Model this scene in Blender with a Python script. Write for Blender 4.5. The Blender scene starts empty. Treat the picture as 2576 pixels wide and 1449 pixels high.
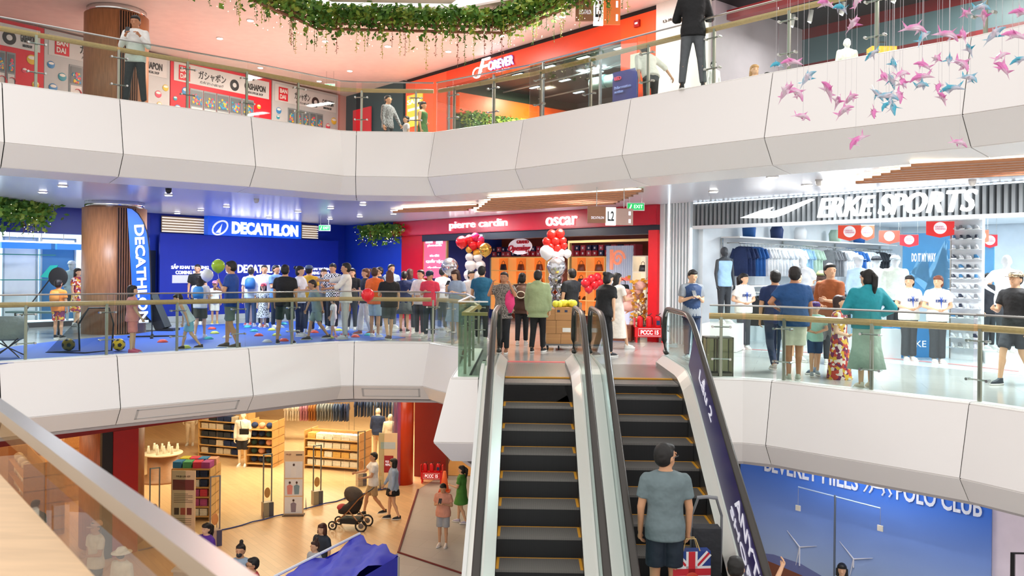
import bpy, bmesh, math, random
from mathutils import Matrix, Vector
random.seed(7)
SC = bpy.context.scene
COL = SC.collection
PI = math.pi

# ---------------------------------------------------------------- camera
F = 2150.; PX, PY = 1288., 679.; EYE = 1.6; ROLL = .0105; YAW = .018
cr, sr = math.cos(ROLL), math.sin(ROLL); cy, sy = math.cos(YAW), math.sin(YAW)
cam = bpy.data.cameras.new('camera'); camo = bpy.data.objects.new('camera', cam); COL.objects.link(camo)
_R = Vector((cy, sy, 0)); _U = Vector((0, 0, 1)); _B = Vector((sy, -cy, 0))
_r = cr*_R + sr*_U; _u = -sr*_R + cr*_U
camo.matrix_world = Matrix(((_r.x, _u.x, _B.x, 0), (_r.y, _u.y, _B.y, 0), (_r.z, _u.z, _B.z, EYE), (0, 0, 0, 1)))
cam.sensor_width = 36; cam.lens = 36*F/2576; cam.shift_y = -(724.5-PY)/2576
cam.clip_start = .05; cam.clip_end = 300
cam.dof.use_dof = True; cam.dof.focus_distance = 15; cam.dof.aperture_fstop = 5.0
SC.camera = camo

# ---------------------------------------------------------------- world, exposure
w = bpy.data.worlds.new('world'); SC.world = w; w.use_nodes = True
w.node_tree.nodes['Background'].inputs[0].default_value = (1.0, .968, .945, 1)
w.node_tree.nodes['Background'].inputs[1].default_value = .85
SC.view_settings.view_transform = 'Standard'; SC.view_settings.look = 'None'
SC.view_settings.gamma = 1; SC.view_settings.use_curve_mapping = False
SC.view_settings.exposure = 0.62

def lamp(name, x, y, z, sx, sy_, power, col=(1, 1, 1), rotz=0, tilt=0):
    l = bpy.data.lights.new(name, 'AREA'); l.shape = 'RECTANGLE'; l.size = sx; l.size_y = sy_
    l.energy = power; l.color = col
    o = bpy.data.objects.new(name, l); COL.objects.link(o); o.location = (x, y, z); o.rotation_euler = (tilt, 0, rotz)
    return o
WALLROT = math.atan2(-8.1, 7.02)
# corridor of the middle floor, area lights added under its ceiling for brightness
for (x, y, p, c) in [(-9.5, 17.5, 110, (.86, .9, 1)), (-8.0, 21.5, 150, (.84, .9, 1)), (-5.0, 24.5, 150, (.86, .92, 1)),
                     (-1.8, 21.6, 130, (1, .94, .88)), (1.0, 18.0, 120, (1, .95, .9)), (4.9, 14.6, 150, (.92, .97, 1)),
                     (7.2, 12.2, 150, (.95, .98, 1))]:
    lamp('ceiling_fill', x, y, 3.10, 1.0, 1.0, p, c, WALLROT)
# shop interiors: area lights added because they would fall dark
for (x, y, p) in [(7.6, 18.3, 85), (9.7, 15.6, 85)]:
    lamp('shop_fill', x, y, 3.25, 2.2, 1.4, p, (.92, .97, 1), WALLROT)
for (x, y, p) in [(1.7, 23.6, 170), (-.6, 26.0, 170)]:
    lamp('shop_fill', x, y, 3.2, 2.0, .8, p, (1, .86, .72), WALLROT)
for (x, y, p) in [(-8.2, 27, 190), (-4.9, 28.5, 180), (-8, 33, 200), (-4.0, 33, 190), (-12.5, 24.5, 120), (-6.8, 22.6, 60), (-3.2, 23.5, 50), (-13, 18, 50), (-5, 19.3, 30), (-.6, 29.5, 90), (-15, 20, 60)]:
    lamp('shop_fill', x, y, -1.32, 2.0, 2.0, p, (1, .8, .56), 0)
for (x, y, p) in [(5.2, 14.6, 260), (8.3, 11.3, 200)]:
    lamp('shop_fill', x, y, -1.3, 2.0, 1.2, p, (.95, .97, 1), WALLROT)
# top floor: added area lights, pinker at left to tint the ceiling
for (x, y, p, c) in [(-7.4, 22.2, 190, (1, .62, .52)), (-6.4, 24.8, 190, (1, .78, .68)), (-2.5, 22.4, 120, (1, .93, .88)),
                     (1.2, 18.6, 120, (1, .95, .92)), (5.4, 14.3, 110, (1, .96, .94))]:
    lamp('ceiling_fill', x, y, 7.66, .8, .8, p, c, WALLROT)
for (x, y, p) in [(1.8, 24.2, 120), (4.6, 21.0, 120)]:
    lamp('shop_fill', x, y, 7.3, 1.0, .5, p, (.9, .97, 1), WALLROT)

# ---------------------------------------------------------------- picture measurements -> places
def ray(px, py):
    u = px-PX; v = PY-py; X = u*cr-v*sr; Z = u*sr+v*cr
    return (X*cy-F*sy, X*sy+F*cy, Z)
def fl(px, py, z):
    r = ray(px, py); t = (z-EYE)/r[2]; return (r[0]*t, r[1]*t, z)
def dp(px, py, d):
    r = ray(px, py); t = d/F; return Vector((r[0]*t, r[1]*t, EYE+r[2]*t))
class Wall:
    def __init__(s, a, b):
        s.a = Vector(a); s.b = Vector(b); s.u = (s.b-s.a).normalized(); s.n = Vector((s.u.y, -s.u.x)); s.rot = math.atan2(s.u.y, s.u.x)
    def t(s, px, py=679, off=0):   # distance along the wall and height seen at a pixel; off = distance in front
        r = ray(px, py); o = s.a+s.n*off
        det = r[0]*(-s.u.y)+s.u.x*r[1]
        k = (o.x*(-s.u.y)+s.u.x*o.y)/det
        p = Vector((r[0]*k, r[1]*k)); return (p-o).dot(s.u), EYE+r[2]*k
    def p(s, t, off=0, z=0):
        q = s.a+s.u*t+s.n*off; return (q.x, q.y, z)
WA = Wall((-13.1, 20.9), (-6.5, 30.25))
WB = Wall((-6.5, 30.25), (-4.08, 27.6))
WC = Wall((-4.08, 27.6), (10.5, 10.76))

# ---------------------------------------------------------------- materials
def lin(h):
    if isinstance(h, str):
        c = [int(h[i:i+2], 16)/255 for i in (0, 2, 4)]
    else: c = h
    return tuple(x/12.92 if x <= .04045 else ((x+.055)/1.055)**2.4 for x in c)+(1,)
MC = {}
def M(col, rough=.5, metal=0, em=0, kind='', spec=.5):
    key = (col, rough, metal, em, kind)
    if key in MC: return MC[key]
    m = bpy.data.materials.new('m_%s_%s' % (col, kind or 'plain')); m.use_nodes = True; nt = m.node_tree; N = nt.nodes; L = nt.links
    b = N['Principled BSDF']; c = lin(col)
    b.inputs['Base Color'].default_value = c; b.inputs['Roughness'].default_value = rough; b.inputs['Metallic'].default_value = metal
    if em:
        b.inputs['Emission Color'].default_value = c; b.inputs['Emission Strength'].default_value = em
    tc = N.new('ShaderNodeTexCoord')
    def ramp(fac, a, bb, p0=0., p1=1.):
        r = N.new('ShaderNodeValToRGB'); r.color_ramp.elements[0].color = a; r.color_ramp.elements[1].color = bb
        r.color_ramp.elements[0].position = p0; r.color_ramp.elements[1].position = p1
        L.new(fac, r.inputs[0]); return r.outputs[0]
    dark = tuple(x*.72 for x in c[:3])+(1,)
    if kind in ('', 'cloth', 'skin'):
        n = N.new('ShaderNodeTexNoise'); n.inputs['Scale'].default_value = 9 if kind else 4
        L.new(tc.outputs['Object'], n.inputs['Vector'])
        lo = tuple(x*(.86 if kind == 'cloth' else .94) for x in c[:3])+(1,)
        L.new(ramp(n.outputs['Fac'], lo, c, .3, .7), b.inputs['Base Color'])
        if kind == 'cloth':
            bp = N.new('ShaderNodeBump'); bp.inputs['Strength'].default_value = .5; bp.inputs['Distance'].default_value = .05
            n2 = N.new('ShaderNodeTexNoise'); n2.inputs['Scale'].default_value = 8; L.new(tc.outputs['Object'], n2.inputs['Vector'])
            L.new(n2.outputs['Fac'], bp.inputs['Height']); L.new(bp.outputs[0], b.inputs['Normal'])
    elif kind == 'wood':
        mp = N.new('ShaderNodeMapping'); mp.inputs['Scale'].default_value = (5, 5, .5); L.new(tc.outputs['Object'], mp.inputs[0])
        n = N.new('ShaderNodeTexNoise'); n.inputs['Scale'].default_value = 6; n.inputs['Detail'].default_value = 6
        L.new(mp.outputs[0], n.inputs['Vector']); L.new(ramp(n.outputs['Fac'], dark, c, .35, .65), b.inputs['Base Color'])
    elif kind == 'woodh':
        mp = N.new('ShaderNodeMapping'); mp.inputs['Scale'].default_value = (.8, 6, 6); L.new(tc.outputs['Object'], mp.inputs[0])
        n = N.new('ShaderNodeTexNoise'); n.inputs['Scale'].default_value = 4; n.inputs['Detail'].default_value = 5; n.inputs['Distortion'].default_value = 1.2
        L.new(mp.outputs[0], n.inputs['Vector']); lo = tuple(x*.86 for x in c[:3])+(1,)
        L.new(ramp(n.outputs['Fac'], lo, c, .35, .65), b.inputs['Base Color'])
    elif kind == 'planks':
        mp = N.new('ShaderNodeMapping'); mp.inputs['Rotation'].default_value = (0, 0, .9); L.new(tc.outputs['Object'], mp.inputs[0])
        br = N.new('ShaderNodeTexBrick'); br.inputs['Scale'].default_value = 1; br.inputs['Brick Width'].default_value = 1.2; br.inputs['Row Height'].default_value = .15
        br.inputs['Mortar Size'].default_value = .004; br.inputs['Color1'].default_value = c; br.inputs['Color2'].default_value = tuple(x*.88 for x in c[:3])+(1,)
        br.inputs['Mortar'].default_value = dark; L.new(mp.outputs[0], br.inputs[0]); L.new(br.outputs[0], b.inputs['Base Color'])
    elif kind == 'tiles':
        mp = N.new('ShaderNodeMapping'); mp.inputs['Rotation'].default_value = (0, 0, .3); L.new(tc.outputs['Object'], mp.inputs[0])
        br = N.new('ShaderNodeTexBrick'); br.inputs['Scale'].default_value = 1; br.inputs['Brick Width'].default_value = 1.2; br.inputs['Row Height'].default_value = .6
        br.inputs['Mortar Size'].default_value = .006; br.inputs['Color1'].default_value = c; br.inputs['Color2'].default_value = tuple(x*.93 for x in c[:3])+(1,)
        br.inputs['Mortar'].default_value = tuple(x*.78 for x in c[:3])+(1,); L.new(mp.outputs[0], br.inputs[0]); L.new(br.outputs[0], b.inputs['Base Color'])
    elif kind == 'brushed':
        mp = N.new('ShaderNodeMapping'); mp.inputs['Scale'].default_value = (60, 1, 60); L.new(tc.outputs['Object'], mp.inputs[0])
        n = N.new('ShaderNodeTexNoise'); n.inputs['Scale'].default_value = 3; L.new(mp.outputs[0], n.inputs['Vector'])
        L.new(ramp(n.outputs['Fac'], (rough*.7,)*3+(1,), (min(1, rough*1.4),)*3+(1,)), b.inputs['Roughness'])
    elif kind == 'ribs':   # grooved escalator tread / riser
        wv = N.new('ShaderNodeTexWave'); wv.bands_direction = 'X'; wv.inputs['Scale'].default_value = 28; L.new(tc.outputs['Object'], wv.inputs['Vector'])
        L.new(ramp(wv.outputs['Fac'], tuple(x*.45 for x in c[:3])+(1,), c), b.inputs['Base Color'])
    elif kind in ('leo', 'zebra', 'floral', 'plaid', 'check'):
        n = N.new('ShaderNodeTexVoronoi'); n.inputs['Scale'].default_value = {'leo': 45, 'zebra': 30, 'floral': 22, 'plaid': 25, 'check': 25}[kind]
        L.new(tc.outputs['Object'], n.inputs['Vector'])
        if kind == 'floral':
            r = N.new('ShaderNodeValToRGB'); el = r.color_ramp.elements
            el[0].color = lin('c8483a'); el[1].color = lin('2c5a3c')
            for p, cc in ((.3, 'e2b23c'), (.5, 'f0ddd0'), (.7, '7a2f55')):
                e = el.new(p); e.color = lin(cc)
            r.color_ramp.interpolation = 'CONSTANT'; sp = N.new('ShaderNodeSeparateColor'); L.new(n.outputs['Color'], sp.inputs[0])
            L.new(sp.outputs[0], r.inputs[0]); L.new(r.outputs[0], b.inputs['Base Color'])
        elif kind in ('plaid', 'check'):
            ck = N.new('ShaderNodeTexChecker'); ck.inputs['Scale'].default_value = 28; L.new(tc.outputs['Object'], ck.inputs['Vector'])
            ck.inputs['Color1'].default_value = c; ck.inputs['Color2'].default_value = lin('23242a'); L.new(ck.outputs[0], b.inputs['Base Color'])
        else:
            L.new(ramp(n.outputs['Distance'], lin('24201f'), c, .25, .55), b.inputs['Base Color'])
    elif kind == 'foliage':
        n = N.new('ShaderNodeTexNoise'); n.inputs['Scale'].default_value = 3.5; L.new(tc.outputs['Object'], n.inputs['Vector'])
        r = N.new('ShaderNodeValToRGB'); el = r.color_ramp.elements; el[0].color = lin('2f5a1c'); el[1].color = lin('a8b040'); el[0].position = .3; el[1].position = .7
        e = el.new(.5); e.color = lin('5c8a2c'); L.new(n.outputs['Fac'], r.inputs[0]); L.new(r.outputs[0], b.inputs['Base Color'])
    elif kind == 'film':   # slightly see-through plastic/mesh cloth
        tr = N.new('ShaderNodeBsdfTransparent'); mx = N.new('ShaderNodeMixShader'); mx.inputs[0].default_value = .38
        L.new(tr.outputs[0], mx.inputs[1]); L.new(b.outputs[0], mx.inputs[2]); L.new(mx.outputs[0], N['Material Output'].inputs[0])
    elif kind == 'glass':
        tr = N.new('ShaderNodeBsdfTransparent'); tr.inputs[0].default_value = c
        gl = N.new('ShaderNodeBsdfGlossy'); gl.inputs['Roughness'].default_value = .02
        fr = N.new('ShaderNodeFresnel'); fr.inputs[0].default_value = 1.45
        mu = N.new('ShaderNodeMath'); mu.operation = 'MULTIPLY'; mu.inputs[1].default_value = .4; L.new(fr.outputs[0], mu.inputs[0])
        mx = N.new('ShaderNodeMixShader'); L.new(mu.outputs[0], mx.inputs[0]); L.new(tr.outputs[0], mx.inputs[1]); L.new(gl.outputs[0], mx.inputs[2])
        L.new(mx.outputs[0], N['Material Output'].inputs[0])
    elif kind == 'crystal':
        tr = N.new('ShaderNodeBsdfTransparent'); tr.inputs[0].default_value = c
        sg = N.new('ShaderNodeTexNoise'); sg.inputs['Scale'].default_value = 7; L.new(tc.outputs['Object'], sg.inputs['Vector'])
        b.inputs['Roughness'].default_value = .1
        L.new(ramp(sg.outputs['Fac'], c, lin('f4e6f0'), .42, .62), b.inputs['Base Color'])
        mx = N.new('ShaderNodeMixShader'); mx.inputs[0].default_value = .8; L.new(tr.outputs[0], mx.inputs[1]); L.new(b.outputs[0], mx.inputs[2]); L.new(mx.outputs[0], N['Material Output'].inputs[0])
    elif kind == 'gradsky':   # printed sky of the mural: a printed picture, top deep blue to pale
        g = N.new('ShaderNodeSeparateXYZ'); L.new(tc.outputs['Generated'], g.inputs[0])
        L.new(ramp(g.outputs[2], lin('a9b9cc'), c, .15, .8), b.inputs['Base Color'])
    MC[key] = m; return m

WHITE = M('f2eeeb', .35, 0, 0, 'flat'); STEEL = M('b9b8b4', .25, 1); CHROME = M('dadada', .12, 1); BLACKM = M('141416', .4)
WOODR = M('d6aa72', .45, 0, 0, 'woodh'); GLASS = M('f3faf7', 0, 0, 0, 'glass'); GREENGL = M('e0eee5', .05, 0, 0, 'glass')

# ---------------------------------------------------------------- mesh builder
class MB:
    def __init__(s): s.v = []; s.f = []; s.m = []; s.k = 0; s.X = None
    def mat(s, k): s.k = k; return s
    def add(s, v, f, k=None):
        o = len(s.v)
        if s.X is not None: v = [tuple(s.X @ Vector(p)) for p in v]
        s.v += [tuple(p) for p in v]; s.f += [tuple(i+o for i in q) for q in f]; s.m += [s.k if k is None else k]*len(f); return s
    def box(s, x0, y0, z0, x1, y1, z1, k=None):
        v = [(x, y, z) for z in (z0, z1) for y in (y0, y1) for x in (x0, x1)]
        return s.add(v, [(0, 2, 3, 1), (4, 5, 7, 6), (0, 1, 5, 4), (2, 6, 7, 3), (0, 4, 6, 2), (1, 3, 7, 5)], k)
    def cbox(s, c, d, k=None): return s.box(c[0]-d[0]/2, c[1]-d[1]/2, c[2]-d[2]/2, c[0]+d[0]/2, c[1]+d[1]/2, c[2]+d[2]/2, k)
    def prism(s, P, z0, z1, k=None, axis='z'):
        n = len(P)
        T = {'z': lambda p, h: (p[0], p[1], h), 'y': lambda p, h: (p[0], h, p[1]), 'x': lambda p, h: (h, p[0], p[1])}[axis]
        v = [T(p, z0) for p in P]+[T(p, z1) for p in P]
        return s.add(v, [tuple(range(n-1, -1, -1)), tuple(range(n, 2*n))]+[(i, (i+1) % n, n+(i+1) % n, n+i) for i in range(n)], k)
    def tube(s, P, r, n=8, k=None, flat=1.):
        P = [Vector(p) for p in P]; R = r if isinstance(r, (list, tuple)) else [r]*len(P); v = []; f = []
        for i, p in enumerate(P):
            d = (P[min(i+1, len(P)-1)]-P[max(i-1, 0)]).normalized()
            a = d.cross(Vector((0, 0, 1)) if abs(d.z) < .9 else Vector((0, 1, 0))).normalized(); b = a.cross(d)
            for j in range(n):
                t = 2*PI*j/n; v.append(p+a*math.cos(t)*R[i]+b*math.sin(t)*R[i]*flat)
        for i in range(len(P)-1):
            for j in range(n): f.append((i*n+j, i*n+(j+1) % n, (i+1)*n+(j+1) % n, (i+1)*n+j))
        f.append(tuple(range(n-1, -1, -1))); f.append(tuple(range((len(P)-1)*n, len(P)*n)))
        return s.add(v, f, k)
    def ell(s, c, r, n=10, k=None, rot=None):
        m = max(5, n*2//3); v = []; f = []
        for i in range(1, m):
            a = PI*i/m
            for j in range(n):
                t = 2*PI*j/n; q = Vector((r[0]*math.sin(a)*math.cos(t), r[1]*math.sin(a)*math.sin(t), r[2]*math.cos(a)))
                if rot is not None: q = rot @ q
                v.append(Vector(c)+q)
        tp = Vector((0, 0, r[2])); 
        if rot is not None: tp = rot @ tp
        v += [Vector(c)+tp, Vector(c)-tp]; T = len(v)-2
        for i in range(m-2):
            for j in range(n): f.append((i*n+j, (i+1)*n+j, (i+1)*n+(j+1) % n, i*n+(j+1) % n))
        for j in range(n): f.append((T, j, (j+1) % n)); f.append((T+1, (m-2)*n+(j+1) % n, (m-2)*n+j))
        return s.add(v, f, k)
    def cap(s, a, b, ra, rb, n=10, k=None):   # tapered limb with round ends
        s.tube([a, b], [ra, rb], n, k); s.ell(a, (ra,)*3, n, k); s.ell(b, (rb,)*3, n, k); return s
    def loft(s, R, n=16, k=None, wav=0, ph=0):   # rings (cx,cy,z,rx,ry)
        v = []; f = []
        for i, (cx, cy_, z, rx, ry) in enumerate(R):
            for j in range(n):
                t = 2*PI*j/n; q = 1+wav*(i/max(1, len(R)-1))*math.sin(t*7+ph)
                v.append((cx+rx*math.cos(t)*q, cy_+ry*math.sin(t)*q, z))
        for i in range(len(R)-1):
            up = R[i+1][2] > R[i][2]
            for j in range(n):
                q = (i*n+j, i*n+(j+1) % n, (i+1)*n+(j+1) % n, (i+1)*n+j); f.append(q if up else q[::-1])
        a = tuple(range(n)); b = tuple(range((len(R)-1)*n, len(R)*n))
        if R[-1][2] > R[0][2]: a = a[::-1]
        else: b = b[::-1]
        f += [a, b]; return s.add(v, f, k)
    def lathe(s, P, n=14, k=None, c=(0, 0)): return s.loft([(c[0], c[1], z, r, r) for r, z in P], n, k)
    def mesh(s, name, mats, smooth):
        me = bpy.data.meshes.new(name); me.from_pydata(s.v, [], s.f)
        for m in (mats if isinstance(mats, (list, tuple)) else [mats]): me.materials.append(m)
        me.polygons.foreach_set('material_index', s.m)
        if smooth: me.polygons.foreach_set('use_smooth', [True]*len(s.f))
        me.update(); return me
    def build(s, name, mats, parent=None, smooth=False, loc=None, rotz=0):
        o = bpy.data.objects.new(name, s.mesh(name, mats, smooth)); COL.objects.link(o)
        if parent: o.parent = parent
        if loc is not None: o.location = loc
        if rotz: o.rotation_euler = (0, 0, rotz)
        return o
def tag(o, label=None, cat=None, group=None, kind=None):
    if label: o['label'] = label
    if cat: o['category'] = cat
    if group: o['group'] = group
    if kind: o['kind'] = kind
    return o
def thing(name, label, cat, loc=(0, 0, 0), rotz=0, group=None):
    o = bpy.data.objects.new(name, None); COL.objects.link(o); o.empty_display_size = .1
    o.location = loc; o.rotation_euler = (0, 0, rotz); return tag(o, label, cat, group)
KIDS = {}
def dup(o, loc=None, rotz=None, label=None, group=None, parent=None, mats=None, scale=None):
    c = o.copy(); COL.objects.link(c)
    if parent is not None: c.parent = parent
    if loc is not None: c.location = loc
    if rotz is not None: c.rotation_euler = (c.rotation_euler[0], c.rotation_euler[1], rotz)
    if scale is not None: c.scale = (scale,)*3 if not isinstance(scale, tuple) else scale
    if label: c['label'] = label
    if group: c['group'] = group
    if mats and c.type == 'MESH':
        for sl, m in zip(c.material_slots, mats): sl.link = 'OBJECT'; sl.material = m
    for ch in [q for q in bpy.data.objects if q.parent == o]: dup(ch, parent=c)
    return c
def recolor(o, i, m):
    o.material_slots[i].link = 'OBJECT'; o.material_slots[i].material = m
def struct(mb, name, mats, label=None, smooth=False):
    o = mb.build(name, mats, None, smooth); o['kind'] = 'structure'
    if label: o['label'] = label
    return o
def text(s, name, parent, mat, loc, w_, h, rot=(PI/2, 0, 0), ext=.02, bold=.0, shear=0, flip=False):
    """lettering fitted into a width x height box whose lower left corner is loc"""
    cu = bpy.data.curves.new('t', 'FONT'); cu.body = s; cu.size = 1; cu.offset = bold; cu.extrude = .01; cu.resolution_u = 3; cu.shear = shear
    cu.align_x = 'LEFT'; to = bpy.data.objects.new('t', cu); me = None
    COL.objects.link(to); dg = bpy.context.evaluated_depsgraph_get(); me = bpy.data.meshes.new_from_object(to.evaluated_get(dg)); COL.objects.unlink(to); bpy.data.objects.remove(to)
    xs = [v.co.x for v in me.vertices]; ys = [v.co.y for v in me.vertices]
    if not xs: return None
    x0, x1, y0, y1 = min(xs), max(xs), min(ys), max(ys)
    for v in me.vertices: v.co = ((v.co.x-x0)/(x1-x0)*w_, (v.co.y-y0)/(y1-y0)*h, v.co.z/.01*ext)
    me.materials.clear(); me.materials.append(mat); me.name = name
    o = bpy.data.objects.new(name, me); COL.objects.link(o); o.parent = parent; o.location = loc; o.rotation_euler = rot
    return o
def wrect(wall, x0, y0, x1, y1, off=0, ym=None):
    """a rectangle on a wall from the picture's corners: t0, z0, t1, z1 (z measured at mid column)"""
    t0 = wall.t(x0, 679, off)[0]; t1 = wall.t(x1, 679, off)[0]; xm = (x0+x1)/2
    return t0, wall.t(xm, y1, off)[1], t1, wall.t(xm, y0, off)[1]
# ================================================================ SHELL
Z1, Z2, Z3, C1, C2, C3 = -5., 0., 4.5, -1.3, 3.12, 7.7
EL = [(-16, 7.0), (-8.49, 13.6), (-7.2, 14.88), (-5.42, 16.52), (-4.02, 18.1), (-3.68, 18.2), (-2.06, 18.25)]
ER3 = [(-2.06, 18.25), (-1.98, 18.2), (-.08, 16.62), (1.75, 14.53), (3.57, 12.54), (5.44, 10.6), (5.8, 10.05), (7.4, 7.3)]
ER2 = [(3.2, 12.68), (3.58, 12.5), (5.47, 10.62), (5.8, 10.05), (7.4, 7.3)]
E2 = EL+[(-1.2, 17.0), (-1.07, 12.42), (-.62, 12.42), (-.62, 12.7), (2.5, 12.7), (2.5, 12.65)]+ER2
E3 = EL+ER3[1:]
FAR = [(14, 7.3), (30, 20), (10, 50), (-30, 50), (-30, 7)]
FLOOR2 = M('b6b5b1', .16, 0, 0, 'tiles')
def poly_struct(P, z0, z1, name, mat):
    mb = MB(); mb.prism(P, z0, z1); o = struct(mb, name, mat)
    bm = bmesh.new(); bm.from_mesh(o.data); bmesh.ops.triangulate(bm, faces=[f for f in bm.faces if len(f.verts) > 4]); bmesh.ops.recalc_face_normals(bm, faces=bm.faces); bm.to_mesh(o.data); bm.free(); return o
poly_struct(E2+FAR, -.06, 0, 'floor', FLOOR2)
poly_struct([(-30, -6), (-30, 50), (30, 50), (30, -6)], -5.1, -5.006, 'floor', M('b3aea8', .35, 0, 0, 'tiles'))
# timber floor of the clothes shop and the walkway in front of it
pts = [(-30, 12), (-6.6, 18.9)]
a = fl(1000, 1390, -5); b = fl(1050, 1232, -5); a0 = fl(840, 1449, -5)
poly_struct([(-30, 10), (-6, 10), (a[0], a[1]), (b[0], b[1]), (-2.6, 27.6), (-2.6, 50), (-30, 50)], -5.05, -5.0, 'floor', M('e0b98c', .35, 0, 0, 'planks'))
mb = MB(); mb.tube([(a[0]+.02, a[1], -4.995), (b[0]+.02, b[1], -4.995)], .03, 6); mb.tube([(a[0]+.02, a[1], -4.995), (-.6, 17.9, -4.995)], .025, 6)
struct(mb, 'trim_1', M('6a1a1c', .4))
# ceilings
def inset(P, d):
    Q = []
    for i, p in enumerate(P):
        a = Vector(P[max(i-1, 0)]); b = Vector(P[min(i+1, len(P)-1)]); t = (b-a).normalized(); Q.append((p[0]-t.y*d, p[1]+t.x*d))
    return Q
CEIL2 = M('e2e3ec', .22, 0, 0, 'flat'); CEIL3 = M('f3e0d9', .5)
poly_struct(inset(E3, .35)+FAR, C2, C2+.05, 'ceiling', CEIL2)
poly_struct(inset(E3, .0)+FAR, Z3-.06, Z3, 'floor', M('b9b4ae', .25, 0, 0, 'tiles'))
ringE = [(-16, 9.5), (-9.5, 15), (-6.3, 18.6), (-4.6, 20.0), (-1.6, 20.0), (-.3, 19.2), (2.2, 16.5), (6.3, 12.2), (8.6, 7.3)]
poly_struct(ringE+FAR, C3, C3+.05, 'ceiling', CEIL3)
poly_struct(inset(E2[:9], .3)+[(-1.0, 13.0), (3.3, 13.0)]+inset(ER2, .3)[1:]+FAR, C1, C1+.05, 'ceiling', M('c9c4c4', .4))
# ---- fascia panels (folded white cladding), one per joint to joint
def fascia(P, joints, z, tn, prof, mats, n0):
    P = [Vector(p) for p in P]; N = []
    for i in range(len(P)):
        a = P[max(i-1, 0)]; b = P[min(i+1, len(P)-1)]
        t1 = (P[i]-a).normalized() if i else (b-P[i]).normalized(); t2 = (b-P[i]).normalized() if i < len(P)-1 else t1
        n1 = Vector((t1.y, -t1.x)); n2 = Vector((t2.y, -t2.x)); n = (n1+n2).normalized(); n = n/max(.5, n.dot(n1)); N.append(n)
    k = n0; start = 0
    back = MB()
    for i in range(len(P)-1):
        for j in range(len(prof)-1):
            (o0, h0), (o1, h1) = prof[j], prof[j+1]; e = -.03
            q = [P[i]+N[i]*(o0+e), P[i+1]+N[i+1]*(o0+e), P[i+1]+N[i+1]*(o1+e), P[i]+N[i]*(o1+e)]
            back.add([(q[0].x, q[0].y, z+h0-.01), (q[1].x, q[1].y, z+h0-.01), (q[2].x, q[2].y, z+h1+.01*(j < 2)), (q[3].x, q[3].y, z+h1+.01*(j < 2))], [(0, 1, 2, 3)])
    struct(back, 'trim_%d' % k, M('1c1c1e', .8)); k += 1
    idx = [0]+joints+[len(P)-1]
    for a, b in zip(idx[:-1], idx[1:]):
        mb = MB(); pts = []
        for i in range(a, b+1):
            p = P[i].copy(); n = N[i]
            g = .008
            if i == a and a: p += (P[i+1]-P[i]).normalized()*g
            if i == b and b < len(P)-1: p -= (P[i]-P[i-1]).normalized()*g
            pts.append((p, n))
        for (p, n), (q, m) in zip(pts[:-1], pts[1:]):
            for j in range(len(prof)-1):
                (o0, h0), (o1, h1) = prof[j], prof[j+1]
                A = p+n*o0; B = q+m*o0; C = q+m*o1; D = p+n*o1
                mb.add([(A.x, A.y, z+h0), (B.x, B.y, z+h0), (C.x, C.y, z+h1), (D.x, D.y, z+h1)], [(0, 3, 2, 1)], 0)
        o = struct(mb, 'trim_%d' % k, mats); k += 1
        so = o.modifiers.new('s', 'SOLIDIFY'); so.thickness = .02; so.offset = 1
    return k
PROF2 = [(-.22, .012), (.0, .012), (.02, 0), (.23, -.87), (.0, -1.17), (-.5, -1.22)]
PROF3 = [(-.22, .012), (.0, .012), (.02, 0), (.23, -.96), (.0, -1.32), (-.5, -1.40)]
k = fascia(EL+[(-1.25, 17.0)], [1, 2, 3, 5, 6], 0, '', PROF2, WHITE, 2)
k = fascia([(-1.1, 17.0), (-1.07, 12.42), (-.7, 12.42)], [], 0, '', PROF2, WHITE, k)
k = fascia([(2.6, 12.7)]+ER2, [2, 3], 0, '', PROF2, WHITE, k)
k = fascia(EL[:-1]+ER3, [1, 2, 3, 5, 7, 8, 9, 10, 11], Z3, '', PROF3, WHITE, k)
def grille(P0, P1, z, oo, label):
    a = Vector(P0); b = Vector(P1); d = (b-a); L = d.length; th = thing('air_grille', label, 'vent', (a.x, a.y, z), math.atan2(d.y, d.x))
    fr = MB(); 
    def Q(x, s, e=0): return (x, -.23+s*.23-e*.35, s*-.3+.0-e*.2)
    for x0, x1, s0, s1 in ((0, L, .18, .24), (0, L, .76, .82), (0, .04, .18, .82), (L-.04, L, .18, .82)):
        v = [Q(x0, s0), Q(x1, s0), Q(x1, s1), Q(x0, s1), Q(x0, s0, .06), Q(x1, s0, .06), Q(x1, s1, .06), Q(x0, s1, .06)]
        fr.add(v, [(0, 1, 2, 3), (4, 7, 6, 5), (0, 4, 5, 1), (1, 5, 6, 2), (2, 6, 7, 3), (3, 7, 4, 0)])
    fr.build('frame', M('c8c8c8', .5), th)
    sl = MB(); n = 5
    for i in range(n):
        s0 = .27+i*.1
        v = [Q(0, s0, .01), Q(L, s0, .01), Q(L, s0+.05, .05), Q(0, s0+.05, .05)]; sl.add(v, [(0, 1, 2, 3)])
    sl.build('slats', M('d6d6d6', .5), th)
    return th
def lerp2(a, b, t): return (a[0]+(b[0]-a[0])*t, a[1]+(b[1]-a[1])*t)
grille(lerp2(EL[2], EL[3], .12), lerp2(EL[2], EL[3], .9), -.87, 0, 'long slatted air grille under the left white balcony edge')
grille(lerp2(EL[5], EL[6], .12), lerp2(EL[5], EL[6], .88), -.87, 0, 'short slatted air grille under the middle white balcony edge')

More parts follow.
